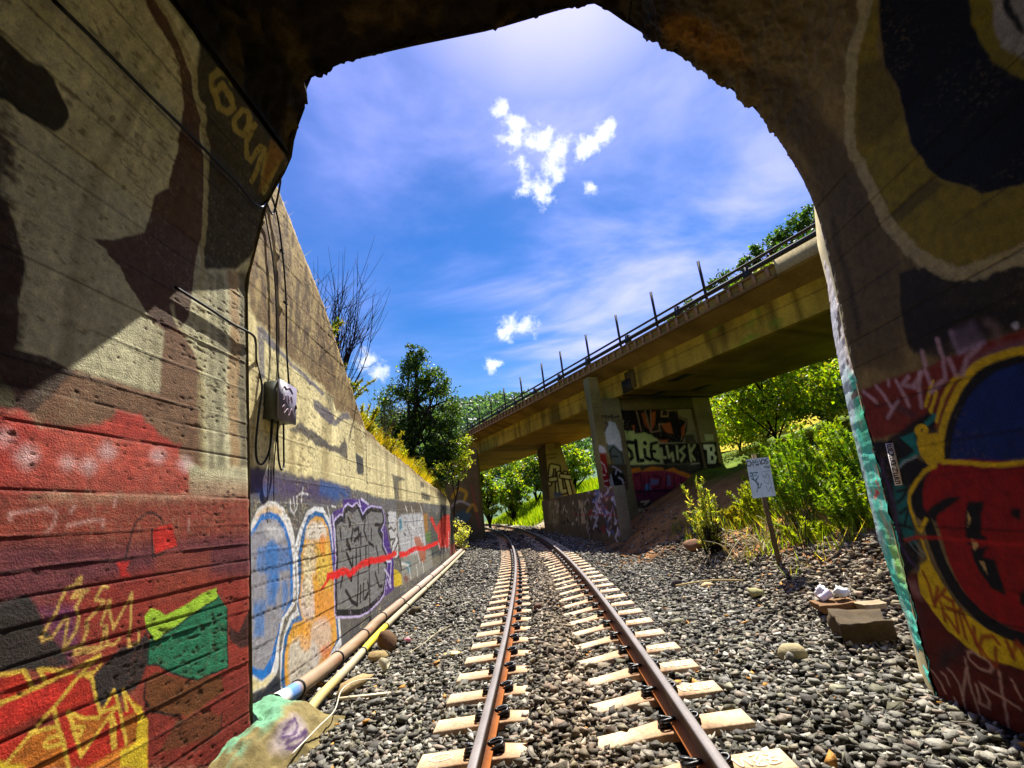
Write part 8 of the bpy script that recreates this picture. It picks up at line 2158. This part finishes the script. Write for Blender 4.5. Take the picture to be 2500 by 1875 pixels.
def tree(name, label, cat, loc, blobs, n, size, base, seed, trunk_r=.12, alt=None, pa=.2, ratio=.5, bark=(52, 40, 30), group=None, clump=.22, trunks=1, var=.38, lean=(0, 0), limbs=True, up=.4):
    r = np.random.default_rng(seed)
    t = thing(name, label, cat, loc, group)
    P, o_ = crown_points(blobs, n, r, clump)
    P = P[P[:, 2] > .05]
    k = len(P)
    V, F, c = leaves(P, r.uniform(.7, 1.3, k) * size, r, leafcol(k, r, base, var, alt, pa), up, ratio)
    link('crown', mesh_from('crown', V, F, M_LEAF, c), t)
    mb = MB()
    top = np.array(max(blobs, key=lambda q: q[2])[:3])
    for j in range(trunks):
        b0 = np.array([r.normal(0, .15) * j, r.normal(0, .15) * j, -.3])
        m1 = b0 * .6 + top * .35 + np.array([r.normal(0, .15), r.normal(0, .15), 0])
        pts = catmull([b0, b0 * .8 + m1 * .2 + np.array([0, 0, .3]), m1, top * .75 + b0 * .1, top + np.array([0, 0, .2])], False, 4)
        mb.tube(pts, np.linspace(trunk_r, trunk_r * .15, len(pts)), 7)
        if limbs:
            for q in blobs:
                for _ in range(2):
                    a = pts[r.integers(3, len(pts) - 4)]
                    e = np.array(q[:3]) + r.normal(size=3) * np.array(q[3:6]) * .35
                    m = (a + e) / 2 + r.normal(size=3) * .12 * np.linalg.norm(e - a)
                    lp = catmull([a, m, e], False, 4)
                    mb.tube(lp, np.linspace(trunk_r * .5, trunk_r * .1, len(lp)), 5)
    Vt = np.concatenate(mb.V)
    ct = lin(bark) * (.6 + .8 * fbm(Vt[:, 0] * 8, Vt[:, 1] * 8, Vt[:, 2] * 3, 3, seed))[:, None]
    mb.C = [ct]
    link('trunk', mb.mesh('trunk', M_BARK, True), t)
    return t


def feathery(name, label, cat, loc, n_st, h, spread, base, seed, alt=None, group=None, blade=.16, per=46, stemc=(96, 110, 40), pa=.15, lean=(0, 0)):
    """Bushy fennel-like plant: stalks with sprays of thin leaves."""
    r = np.random.default_rng(seed)
    t = thing(name, label, cat, loc, group)
    mb = MB()
    Ps, D = [], []
    for i in range(n_st):
        a = r.uniform(0, 2 * math.pi)
        rr = spread * math.sqrt(r.random())
        b0 = np.array([math.cos(a) * rr * .55, math.sin(a) * rr * .55, -.1])
        hh = h * r.uniform(.55, 1.05) * (1 - .35 * (rr / spread) ** 2)
        e = b0 * 1.7 + np.array([r.normal(0, .1) + lean[0] * hh, r.normal(0, .1) + lean[1] * hh, hh])
        m = (b0 + e) / 2 + np.array([0, 0, .12 * hh])
        pts = catmull([b0, m, e], False, 5)
        mb.tube(pts, np.linspace(.012, .003, len(pts)), 4, lin(stemc))
        k = per
        q = r.uniform(.15, 1, k) ** .8
        x_ = np.stack([np.interp(q, np.linspace(0, 1, len(pts)), pts[:, j]) for j in range(3)], 1)
        o_ = r.normal(size=(k, 3))
        o_[:, 2] = np.abs(o_[:, 2]) * .7
        o_ /= np.linalg.norm(o_, axis=1)[:, None]
        Ps.append(x_ + o_ * r.uniform(.02, .16, (k, 1)) * h * .55 * (1.1 - q[:, None]))
        D.append(o_ + np.array([0, 0, .5]))
    P = np.concatenate(Ps)
    k = len(P)
    V, F, c = leaves(P, r.uniform(.6, 1.4, k) * blade, r, leafcol(k, r, base, .32, alt, pa), .2, .16, np.concatenate(D) * 1.4)
    link('foliage', mesh_from('foliage', V, F, M_LEAF, c), t)
    link('stems', mb.mesh('stems', M_BARK, True), t)
    return t


def G3(x, y, dz=0.0):
    return (x, y, gz1(x, y) + dz)


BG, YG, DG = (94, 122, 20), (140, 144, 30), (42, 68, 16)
# --- right bank
tree('leafy_tree', 'airy bright green tree with dark forked branches, behind the sign post', 'tree', G3(11.0, 22.9), [(0, 0, 3.4, 1.7, 1.5, 1.2), (-1.4, .2, 3.9, 1.3, 1.2, 1.0), (1.5, .1, 4.2, 1.5, 1.3, 1.2), (.1, .1, 5.0, 1.4, 1.3, 1.0), (-.3, 0, 2.0, 1.5, 1.3, .8)], 7000, .19, (104, 134, 22), 501, .09, YG, .3, .6, clump=.16, bark=(36, 28, 20))
tree('leafy_tree', 'dense bright green tree on the bank, right of the overpass pier', 'tree', G3(14.6, 25.0), [(0, 0, 4.4, 2.5, 2.2, 1.7), (2.2, 0, 3.9, 2.0, 1.8, 1.8), (-1.9, .2, 3.0, 1.9, 1.7, 1.6), (1.0, 0, 5.6, 1.7, 1.7, 1.2), (3.2, -.2, 5.4, 1.7, 1.5, 1.4)], 13000, .19, BG, 502, .10, YG, .2, .6, clump=.15)
tree('leafy_tree', 'tall green tree at the top of the bank, half hidden by the tunnel edge', 'tree', G3(18.0, 23.4), [(0, 0, 4.8, 2.4, 2.2, 2.4), (-1.6, .2, 6.1, 1.9, 1.9, 1.5), (-2.6, 0, 3.4, 1.7, 1.7, 2.0)], 10000, .19, (80, 110, 20), 503, .10, BG, .3, .6, clump=.15)
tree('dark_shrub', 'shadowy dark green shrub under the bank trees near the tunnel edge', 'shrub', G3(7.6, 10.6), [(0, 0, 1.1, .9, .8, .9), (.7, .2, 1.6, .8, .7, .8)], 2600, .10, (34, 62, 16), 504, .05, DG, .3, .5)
tree('leafy_tree', 'round green bush further up the slope, beside the pier edge', 'tree', G3(12.6, 28.5), [(0, 0, 2.2, 1.8, 1.7, 1.5), (1.7, 0, 2.6, 1.7, 1.7, 1.4), (-1.3, 0, 1.4, 1.3, 1.3, 1.1)], 5200, .2, (100, 126, 24), 505, .09, YG, .3, .6)
for i, (x_, y_, n_, h_, sp_, c_, lb) in enumerate([
        (4.85, 9.6, 46, 1.75, .75, (92, 124, 22), 'tall feathery bright green fennel in the middle of the bank'),
        (5.65, 9.2, 46, 1.65, .75, (112, 138, 24), 'yellow-tipped feathery fennel right of the tall fennel'),
        (4.72, 7.9, 34, 1.0, .55, (96, 124, 20), 'low feathery bush close to the turquoise tunnel edge'),
        (5.3, 8.3, 34, 1.35, .6, (76, 110, 20), 'thick feathery bush pressed against the tunnel edge'),
        (4.25, 8.6, 16, .55, .4, (118, 134, 24), 'small sprawling feathery plant right of the sign post'),
        (4.75, 11.0, 40, 1.0, .75, (124, 138, 28), 'yellow-green weeds behind the foot of the sign post'),
        (5.7, 12.3, 40, 1.4, .8, (114, 134, 26), 'light green weeds left of the airy tree'),
        (4.5, 11.9, 18, .6, .5, (132, 130, 40), 'yellowish weeds at the edge of the dirt slope')]):
    feathery('fennel_plant', lb, 'plant', G3(x_, y_), int(n_ * 1.5), h_ * 1.06, sp_, c_, 520 + i, YG, 'feathery weeds on the right bank', .15, 84)
tree('leafy_tree', 'spreading bright green bush filling the gap between the airy tree and the pier', 'tree', G3(10.6, 26.5), [(0, 0, 1.6, 1.6, 1.5, 1.3), (1.5, 0, 2.2, 1.5, 1.5, 1.2), (-.9, 0, 2.8, 1.1, 1.1, 1.0), (.6, 0, 3.6, 1.2, 1.2, .8)], 6000, .19, (108, 136, 24), 506, .09, YG, .3, .6)
tree('leafy_tree', 'low rounded bush behind the tall fennel, under the deck edge', 'tree', G3(13.6, 21.2), [(0, 0, 1.5, 1.8, 1.5, 1.2), (1.7, 0, 2.2, 1.6, 1.4, 1.2), (-1.6, 0, 1.4, 1.5, 1.3, 1.0)], 6500, .18, (96, 126, 22), 507, .09, YG, .3, .6)
# shaggy dark weed beside the sign
feathery('shaggy_weed', 'tall shaggy weed with a dark dead lower half, left of the sign post', 'plant', G3(3.28, 10.75), 26, 1.75, .26, (112, 130, 40), 540, (190, 180, 90), None, .13, 60, (40, 34, 22), .3, (-.03, 0))
tree('dead_weed', 'dark dead clump of stalks at the foot of the shaggy weed', 'plant', G3(3.38, 10.6), [(0, 0, .3, .22, .22, .38)], 700, .10, (26, 22, 14), 541, .03, (50, 40, 24), .3, .2, limbs=False)
# bare sapling
r_ = np.random.default_rng(545)


def twigs(name, label, cat, loc, n_, h_, spread, rad, colr, seed, lean=(0, 0), forks=3, curve=.1, mat=None, group=None):
    r = np.random.default_rng(seed)
    mb = MB()
    for i in range(n_):
        a = r.uniform(0, 2 * math.pi)
        rr = math.sqrt(r.random())
        hh = h_ * r.uniform(.6, 1.05)
        b0 = np.array([math.cos(a) * rr * spread * .25, math.sin(a) * rr * spread * .25, -.1])
        e = np.array([math.cos(a) * rr * spread + lean[0] * hh, math.sin(a) * rr * spread + lean[1] * hh, hh * (1 - .25 * rr)])
        m = (b0 + e) / 2 + r.normal(size=3) * curve * hh * .5 - np.array([0, 0, -.08 * hh])
        pts = catmull([b0, m, e], False, 5)
        mb.tube(pts, np.linspace(rad, rad * .3, len(pts)), 5, lin(colr) * r.uniform(.7, 1.2))
        for f_ in range(forks):
            k = r.integers(3, len(pts) - 1)
            d = pts[k] - pts[k - 1]
            d = d / np.linalg.norm(d) + r.normal(size=3) * .35
            L_ = hh * r.uniform(.12, .3)
            p2 = [pts[k], pts[k] + d * L_ * .5, pts[k] + d * L_ + np.array([0, 0, .1 * L_])]
            mb.tube(p2, [rad * .45, rad * .35, rad * .2], 4, lin(colr) * r.uniform(.7, 1.2))
    return link(name, mb.mesh(name, mat or M_BARK, True), None, label, cat, group, None, loc)


twigs('bare_sapling', 'thin bare dark sapling on the gravel right of the sign post', 'sapling', G3(3.92, 8.22), 5, .85, .3, .011, (46, 34, 24), 546, (.05, 0), 4)
# bleached roots and sticks on the bank
for i, (x_, y_, ln, n_, lb) in enumerate([(3.75, 9.3, .75, 9, 'tangle of bleached dead stalks behind the sign post'), (3.3, 9.4, .6, 7, 'thin pale dry sticks left of the sign post'), (4.15, 9.4, .6, 6, 'pale dry stalks fanned out right of the sign post'), (3.0, 10.2, .5, 5, 'few dry straws on the slope below the shaggy weed')]):
    r = np.random.default_rng(560 + i)
    mb = MB()
    for k in range(n_):
        a = r.uniform(0, 2 * math.pi)
        b0 = np.array([r.normal(0, .15), r.normal(0, .15), .0])
        e = b0 + np.array([math.cos(a) * ln * r.uniform(.3, 1), math.sin(a) * ln * r.uniform(.3, 1), r.uniform(.05, .45)])
        m = (b0 + e) / 2 + np.array([r.normal(0, .06), r.normal(0, .06), .08])
        pts = catmull([b0, m, e], False, 4)
        mb.tube(pts, np.linspace(.012, .005, len(pts)), 5, lin((196, 180, 140)) * r.uniform(.7, 1.1))
    link('dead_stalks', mb.mesh('dead_stalks', M_BARK, True), None, lb, 'dead stalks', 'bleached dead stalks on the bank', None, G3(x_, y_, .02))
o = link('fallen_stick', MB().tube(catmull([(-.9, .15, .06), (-.3, .05, .10), (.3, -.05, .05), (.85, -.12, .05)], False, 4), .014, 6, lin((190, 166, 112))).mesh('fallen_stick', M_BARK, True), None, 'long pale fallen stick lying across the gravel left of the sign post', 'stick', None, None, G3(2.8, 8.4))

# --- left bank, above the wall
def emb(x, y, dz=0.0):
    xw = wallx(min(max(y, 3), 22.6))
    return float(walltop(np.clip(y, 4.4, 23)) - .12 + min(max(xw - x, 0) * .42, 8) + dz)


tree('evergreen_tree', 'tall dense dark green tree behind the retaining wall', 'tree', (-5.75, 21.5, emb(-5.75, 21.5)), [(0, 0, 5.4, .85, .8, 1.2), (.05, 0, 6.7, .45, .5, .8), (.9, 0, 5.3, .65, .6, .9), (-1.0, .2, 4.2, 1.0, 1, 1.3), (1.1, 0, 3.8, 1.0, 1, 1.3), (0, 0, 2.4, 1.3, 1.1, 1.4), (1.3, -.2, 2.4, .9, .8, 1.2), (-1.2, 0, 2.2, 1.0, .9, 1.1), (.5, -.4, 1.0, 1.3, .9, 1.0)], 24000, .16, (36, 58, 17), 601, .22, (86, 112, 26), .2, .42, clump=.17, bark=(30, 24, 18))
tree('leafy_bush', 'light green leafy bush hanging over the wall end beside the overpass', 'bush', (-4.9, 24.3, 2.2), [(0, 0, 2.4, .8, .7, .9), (.7, 0, 3.2, .6, .6, .6), (.5, -.2, 2.4, .6, .6, .6)], 2600, .14, (112, 134, 40), 602, .06, (176, 170, 70), .3, .5, clump=.2)
tree('leafy_bush', 'pale leafed bush low beside the far end of the graffiti wall', 'bush', (-4.75, 24.0, .3), [(0, 0, .9, .55, .5, .6), (.1, 0, .3, .4, .4, .4)], 1100, .12, (130, 140, 80), 603, .04, (190, 186, 120), .3, .5)
twigs('bare_shrub', 'tall bare shrub of upright dark twigs rising above the wall top', 'shrub', (-4.05, 8.6, emb(-4.05, 8.6)), 64, 3.0, .75, .012, (30, 22, 28), 610, (.10, 0), 4, .10)
twigs('bare_shrub', 'smaller bare grey shrub behind the wall, lower than the tall one', 'shrub', (-4.3, 11.6, emb(-4.3, 11.6)), 22, 1.7, .65, .008, (84, 74, 60), 611, (.28, 0), 4, .14)
for i, (x_, y_, n_, h_, sp_, c_, lb) in enumerate([
        (-3.75, 7.4, 26, .75, .35, (80, 104, 24), 'dark green tuft on the wall top below the bare shrub'),
        (-3.85, 8.5, 30, .95, .45, (94, 116, 24), 'green broom plant on the wall top, left of the grey shrub'),
        (-4.1, 10.0, 36, 1.0, .55, (120, 130, 28), 'bushy green-yellow plant on the wall top above the joint'),
        (-4.3, 11.8, 36, .95, .6, (128, 126, 30), 'yellowish bushy plant on the wall top past the joint'),
        (-4.7, 13.8, 40, 1.1, .7, (130, 142, 30), 'leafy plant on the wall top in front of the dark tree'),
        (-4.8, 16.0, 40, 1.0, .7, (128, 132, 32), 'yellow-green plant on the wall top under the dark tree'),
        (-5.0, 18.4, 40, .9, .7, (140, 160, 30), 'last leafy plant on the low end of the wall top')]):
    feathery('wall_top_plant', lb, 'plant', (x_, y_, emb(x_, y_)), n_, h_, sp_, c_, 620 + i, (140, 132, 40), 'plants along the top of the retaining wall', .14, 60, (120, 110, 50), .3, (.08, 0))
# grass along the wall top
r = np.random.default_rng(640)
n_ = 30000
gy_ = r.uniform(5.4, 23.5, n_)
gd_ = r.exponential(.55, n_) + .34
gx_ = wallx(np.minimum(gy_, 22.6)) - gd_
gz_ = walltop(gy_) - .14 + gd_ * .42
hh = r.uniform(.15, .5, n_) * np.where(gy_ < 9, .8, 1.1)
base = np.stack([gx_, gy_, gz_], 1)
tip = base + np.stack([r.normal(.10, .12, n_), r.normal(0, .12, n_), hh], 1)
sd = np.stack([r.normal(size=n_), r.normal(size=n_), 0 * hh], 1)
sd = sd / np.linalg.norm(sd, axis=1)[:, None] * .012
V = np.stack([base - sd, base + sd, tip], 1).reshape(-1, 3)
c = np.repeat(leafcol(n_, r, (160, 138, 30), .3, (96, 108, 26), .4), 3, axis=0)
link('bank_grass', mesh_from('bank_grass', V, np.arange(3 * n_).reshape(-1, 3), M_LEAF, c), kind='stuff')

# --- beyond the overpass
GX2 = [(-6.4, 50, 5.2, 1.5, (96, 130, 24), 'bright green tree in the middle of the gap beyond the overpass', 701, 3), (-8.6, 47, 5.6, 1.2, (84, 118, 22), 'slender forked tree at the left of the gap beyond the overpass', 702, 1), (-4.0, 52, 5.0, 1.5, (78, 112, 24), 'green tree behind the far pier', 703, 2), (-10.5, 56, 6.5, 2.0, (90, 122, 26), 'broad light green tree deeper in the gap', 704, 2), (-1.5, 57, 6.0, 1.9, (70, 100, 28), 'round green tree seen between far pier and column', 705, 2), (2.8, 50, 4.4, 1.8, (100, 130, 28), 'low bright bush seen through the opening over the crash wall', 706, 2), (-5.0, 62, 9.0, 2.6, (74, 104, 28), 'tall green tree furthest in the gap', 707, 1)]
for (x_, y_, h_, w_, c_, lb, sd_, k_) in GX2:
    tree('broadleaf_tree', lb, 'tree', G3(x_, y_), [(0, 0, h_ * .75, w_, w_, h_ * .22), (w_ * .7, 0, h_ * .6, w_ * .75, w_ * .7, h_ * .2), (-w_ * .7, .2, h_ * .58, w_ * .8, w_ * .7, h_ * .2), (w_ * .2, -.5, h_ * .42, w_ * .9, w_ * .8, h_ * .16), (0, 0, h_ * .95, w_ * .6, w_ * .6, h_ * .12)], 4200, .30, c_, sd_, .17, YG, .25, .6, clump=.17, trunks=min(k_, 2), bark=(34, 28, 22), group='trees beyond the overpass')
tree('conifer_tree', 'dark blue-green tree high in the opening over the crash wall', 'tree', G3(1.3, 62), [(0, 0, 7.2, 2.4, 2, 2.6), (2.4, 0, 6.2, 2.2, 2, 2.4), (-1.8, 0, 5.2, 2.0, 2, 2.2), (.5, 0, 3.2, 2.4, 2, 1.8)], 6500, .36, (40, 70, 40), 711, .25, (120, 150, 90), .12, .5, clump=.2, group='trees beyond the overpass')
r = np.random.default_rng(720)
n_ = 26000
gx_ = r.uniform(-16, 6, n_)
gy_ = r.uniform(41, 66, n_)
of_ = np.abs(gx_ - xc(gy_))
k_ = of_ > 2.5 + r.normal(0, .3, n_)
gx_, gy_ = gx_[k_], gy_[k_]
n_ = len(gx_)
base = np.stack([gx_, gy_, ground(gx_, gy_) - .02], 1)
tip = base + np.stack([r.normal(0, .15, n_), r.normal(0, .15, n_), r.uniform(.2, .6, n_) * (1 + .8 * fbm(gx_, gy_, 0.0, 3, 721))], 1)
sd = np.stack([r.normal(size=n_), r.normal(size=n_), 0 * gx_], 1)
sd = sd / np.linalg.norm(sd, axis=1)[:, None] * .06
V = np.stack([base - sd, base + sd, tip], 1).reshape(-1, 3)
c = np.repeat(leafcol(n_, r, (104, 134, 20), .3, (134, 150, 32), .3), 3, axis=0)
link('meadow_grass', mesh_from('meadow_grass', V, np.arange(3 * n_).reshape(-1, 3), M_LEAF, c), kind='stuff')
# ground cover on the right bank
n_ = 40000
gx_ = r.uniform(3.2, 14, n_)
gy_ = r.uniform(7.5, 26, n_)
of_ = gx_ - xc(gy_)
k_ = (of_ > 4.2 + 1.2 * (fbm(gx_ * 1.2, gy_ * 1.2, 0.0, 3, 722) - .5) * 2 + r.normal(0, .4, n_)) & ~((gx_ * .858 + gy_ * .514 > 11.3) & (gx_ * .858 + gy_ * .514 < 20.8))
gx_, gy_ = gx_[k_], gy_[k_]
n_ = len(gx_)
base = np.stack([gx_, gy_, ground(gx_, gy_) - .02], 1)
tip = base + np.stack([r.normal(0, .12, n_), r.normal(0, .12, n_), r.uniform(.12, .45, n_)], 1)
sd = np.stack([r.normal(size=n_), r.normal(size=n_), 0 * gx_], 1)
sd = sd / np.linalg.norm(sd, axis=1)[:, None] * .009
V = np.stack([base - sd, base + sd, tip], 1).reshape(-1, 3)
c = np.repeat(leafcol(n_, r, (98, 120, 24), .35, (150, 138, 56), .35), 3, axis=0)
link('bank_undergrowth', mesh_from('bank_undergrowth', V, np.arange(3 * n_).reshape(-1, 3), M_LEAF, c), kind='stuff')


# --- hills
def hill(name, az, el, r0, r1, z0, colr, seed, rough):
    A = np.radians(np.linspace(az[0], az[-1], 120))
    E = np.radians(np.interp(np.degrees(A), az, el))
    q = np.linspace(0, 1, 60)
    AA, QQ = np.meshgrid(A, q, indexing='ij')
    EE_ = np.repeat(E[:, None], 60, 1)
    rad = r0 + (r1 - r0) * QQ
    top = CZ + r1 * np.tan(EE_)
    zz = z0 + (top - z0) * (QQ ** 1.15)
    X, Y = rad * np.sin(AA), rad * np.cos(AA)
    zz = zz + (fbm(X / 14, Y / 14, 0.0, 4, seed) - .5) * rough * QQ * (1 - .6 * QQ)
    # far side falls away again
    V = np.stack([X, Y, zz], -1)
    bk_ = V[:, -1:].copy()
    bk_[..., :2] *= 1.5
    bk_[..., 2] = z0
    V = np.concatenate([V, bk_], 1)
    nb = V.shape[1]
    V = V.reshape(-1, 3)
    c = lin(colr) * (.55 + .9 * fbm(V[:, 0] / 9, V[:, 1] / 9, 0.0, 4, seed + 1))[:, None]
    link(name, mesh_from(name, V, grid_faces(120, nb)[:, ::-1], M_GROUND, c, True), kind='structure')
    return A, E, r0, r1, z0


HR = hill('right_hill', [9, 14, 18, 22, 25, 29, 33, 36, 42, 60, 90], [8, 14, 19.0, 20.6, 21.8, 23.6, 24.2, 25.2, 26, 27, 24], 34, 95, 4.2, (176, 158, 40), 801, 6)
HL = hill('far_hill', [-70, -40, -22, -14, -10.5, -7, -1, 3, 9, 16], [9, 11, 12.2, 12.7, 13.3, 13.7, 13.5, 12.6, 11, 8], 90, 330, -1, (86, 110, 86), 802, 16)  # pale bluish green, distance haze mixed into the colour


def forest(name, n, H, q0, q1, az0, az1, size, per, leaf, cols, seed):
    r = np.random.default_rng(seed)
    A, E, r0, r1, z0 = H
    az = np.radians(r.uniform(az0, az1, n))
    q = r.uniform(q0, q1, n) ** .8
    rad = r0 + (r1 - r0) * q
    top = CZ + r1 * np.tan(np.interp(az, A, E))
    z = z0 + (top - z0) * q ** 1.15
    C_ = np.stack([rad * np.sin(az), rad * np.cos(az), z + size * .3], 1)
    ci = np.repeat(np.arange(n), per)
    d = r.normal(size=(n * per, 3))
    d /= np.linalg.norm(d, axis=1)[:, None]
    s_ = (size * r.uniform(.6, 1.4, n))[ci]
    P = C_[ci] + d * s_[:, None] * np.array([.55, .55, .7]) * r.uniform(.7, 1.05, (n * per, 1))
    base = np.array([lin(q_) for q_ in cols])[r.integers(0, len(cols), n)][ci]
    cc = base * np.exp(r.normal(0, .3, (n * per, 1)))
    V, F, c = leaves(P, r.uniform(.7, 1.3, n * per) * leaf, r, cc, .4, .8)
    link(name, mesh_from(name, V, F, M_LEAF, c), kind='stuff')


forest('far_woods', 1500, HL, .15, 1.0, -30, 12, 6.5, 36, 2.0, ((48, 74, 66), (64, 92, 72), (84, 112, 80), (44, 66, 68)), 811)  # bluish greens: distance haze put into the leaf colours
forest('hillside_woods', 330, HR, .02, .9, 10, 40, 2.4, 60, .62, ((40, 70, 24), (60, 96, 26), (96, 124, 30)), 812)
for i, (az_, s_, lb) in enumerate([(34.4, 4.0, 'large dark oak on the hill crest next to the tunnel edge'), (32.2, 3.4, 'dark oak second from the tunnel edge on the hill crest'), (29.6, 3.0, 'oak on the hill crest above the guard rail, beside a small gap'), (27.2, 2.6, 'small oak on the hill crest just above the guard rail'), (24.6, 3.0, 'dark oak behind the tallest railing post'), (20.6, 2.4, 'oak barely rising over the guard rail'), (18.6, 2.2, 'leftmost small oak peeking over the guard rail')]):
    a_ = math.radians(az_)
    el_ = float(np.interp(az_, np.degrees(HR[0]), np.degrees(HR[1])))
    zt = CZ + 95 * math.tan(math.radians(el_))
    tree('oak_tree', lb, 'tree', (95 * math.sin(a_), 95 * math.cos(a_), zt - .5), [(0, 0, s_ * .75, s_ * .8, s_ * .8, s_ * .55), (s_ * .7, 0, s_ * .55, s_ * .6, s_ * .6, s_ * .4), (-s_ * .7, 0, s_ * .5, s_ * .6, s_ * .6, s_ * .4)], 1500, .55, (40, 66, 26), 820 + i, .3, (80, 108, 36), .2, .6, group='oaks on the hill crest', clump=.2)
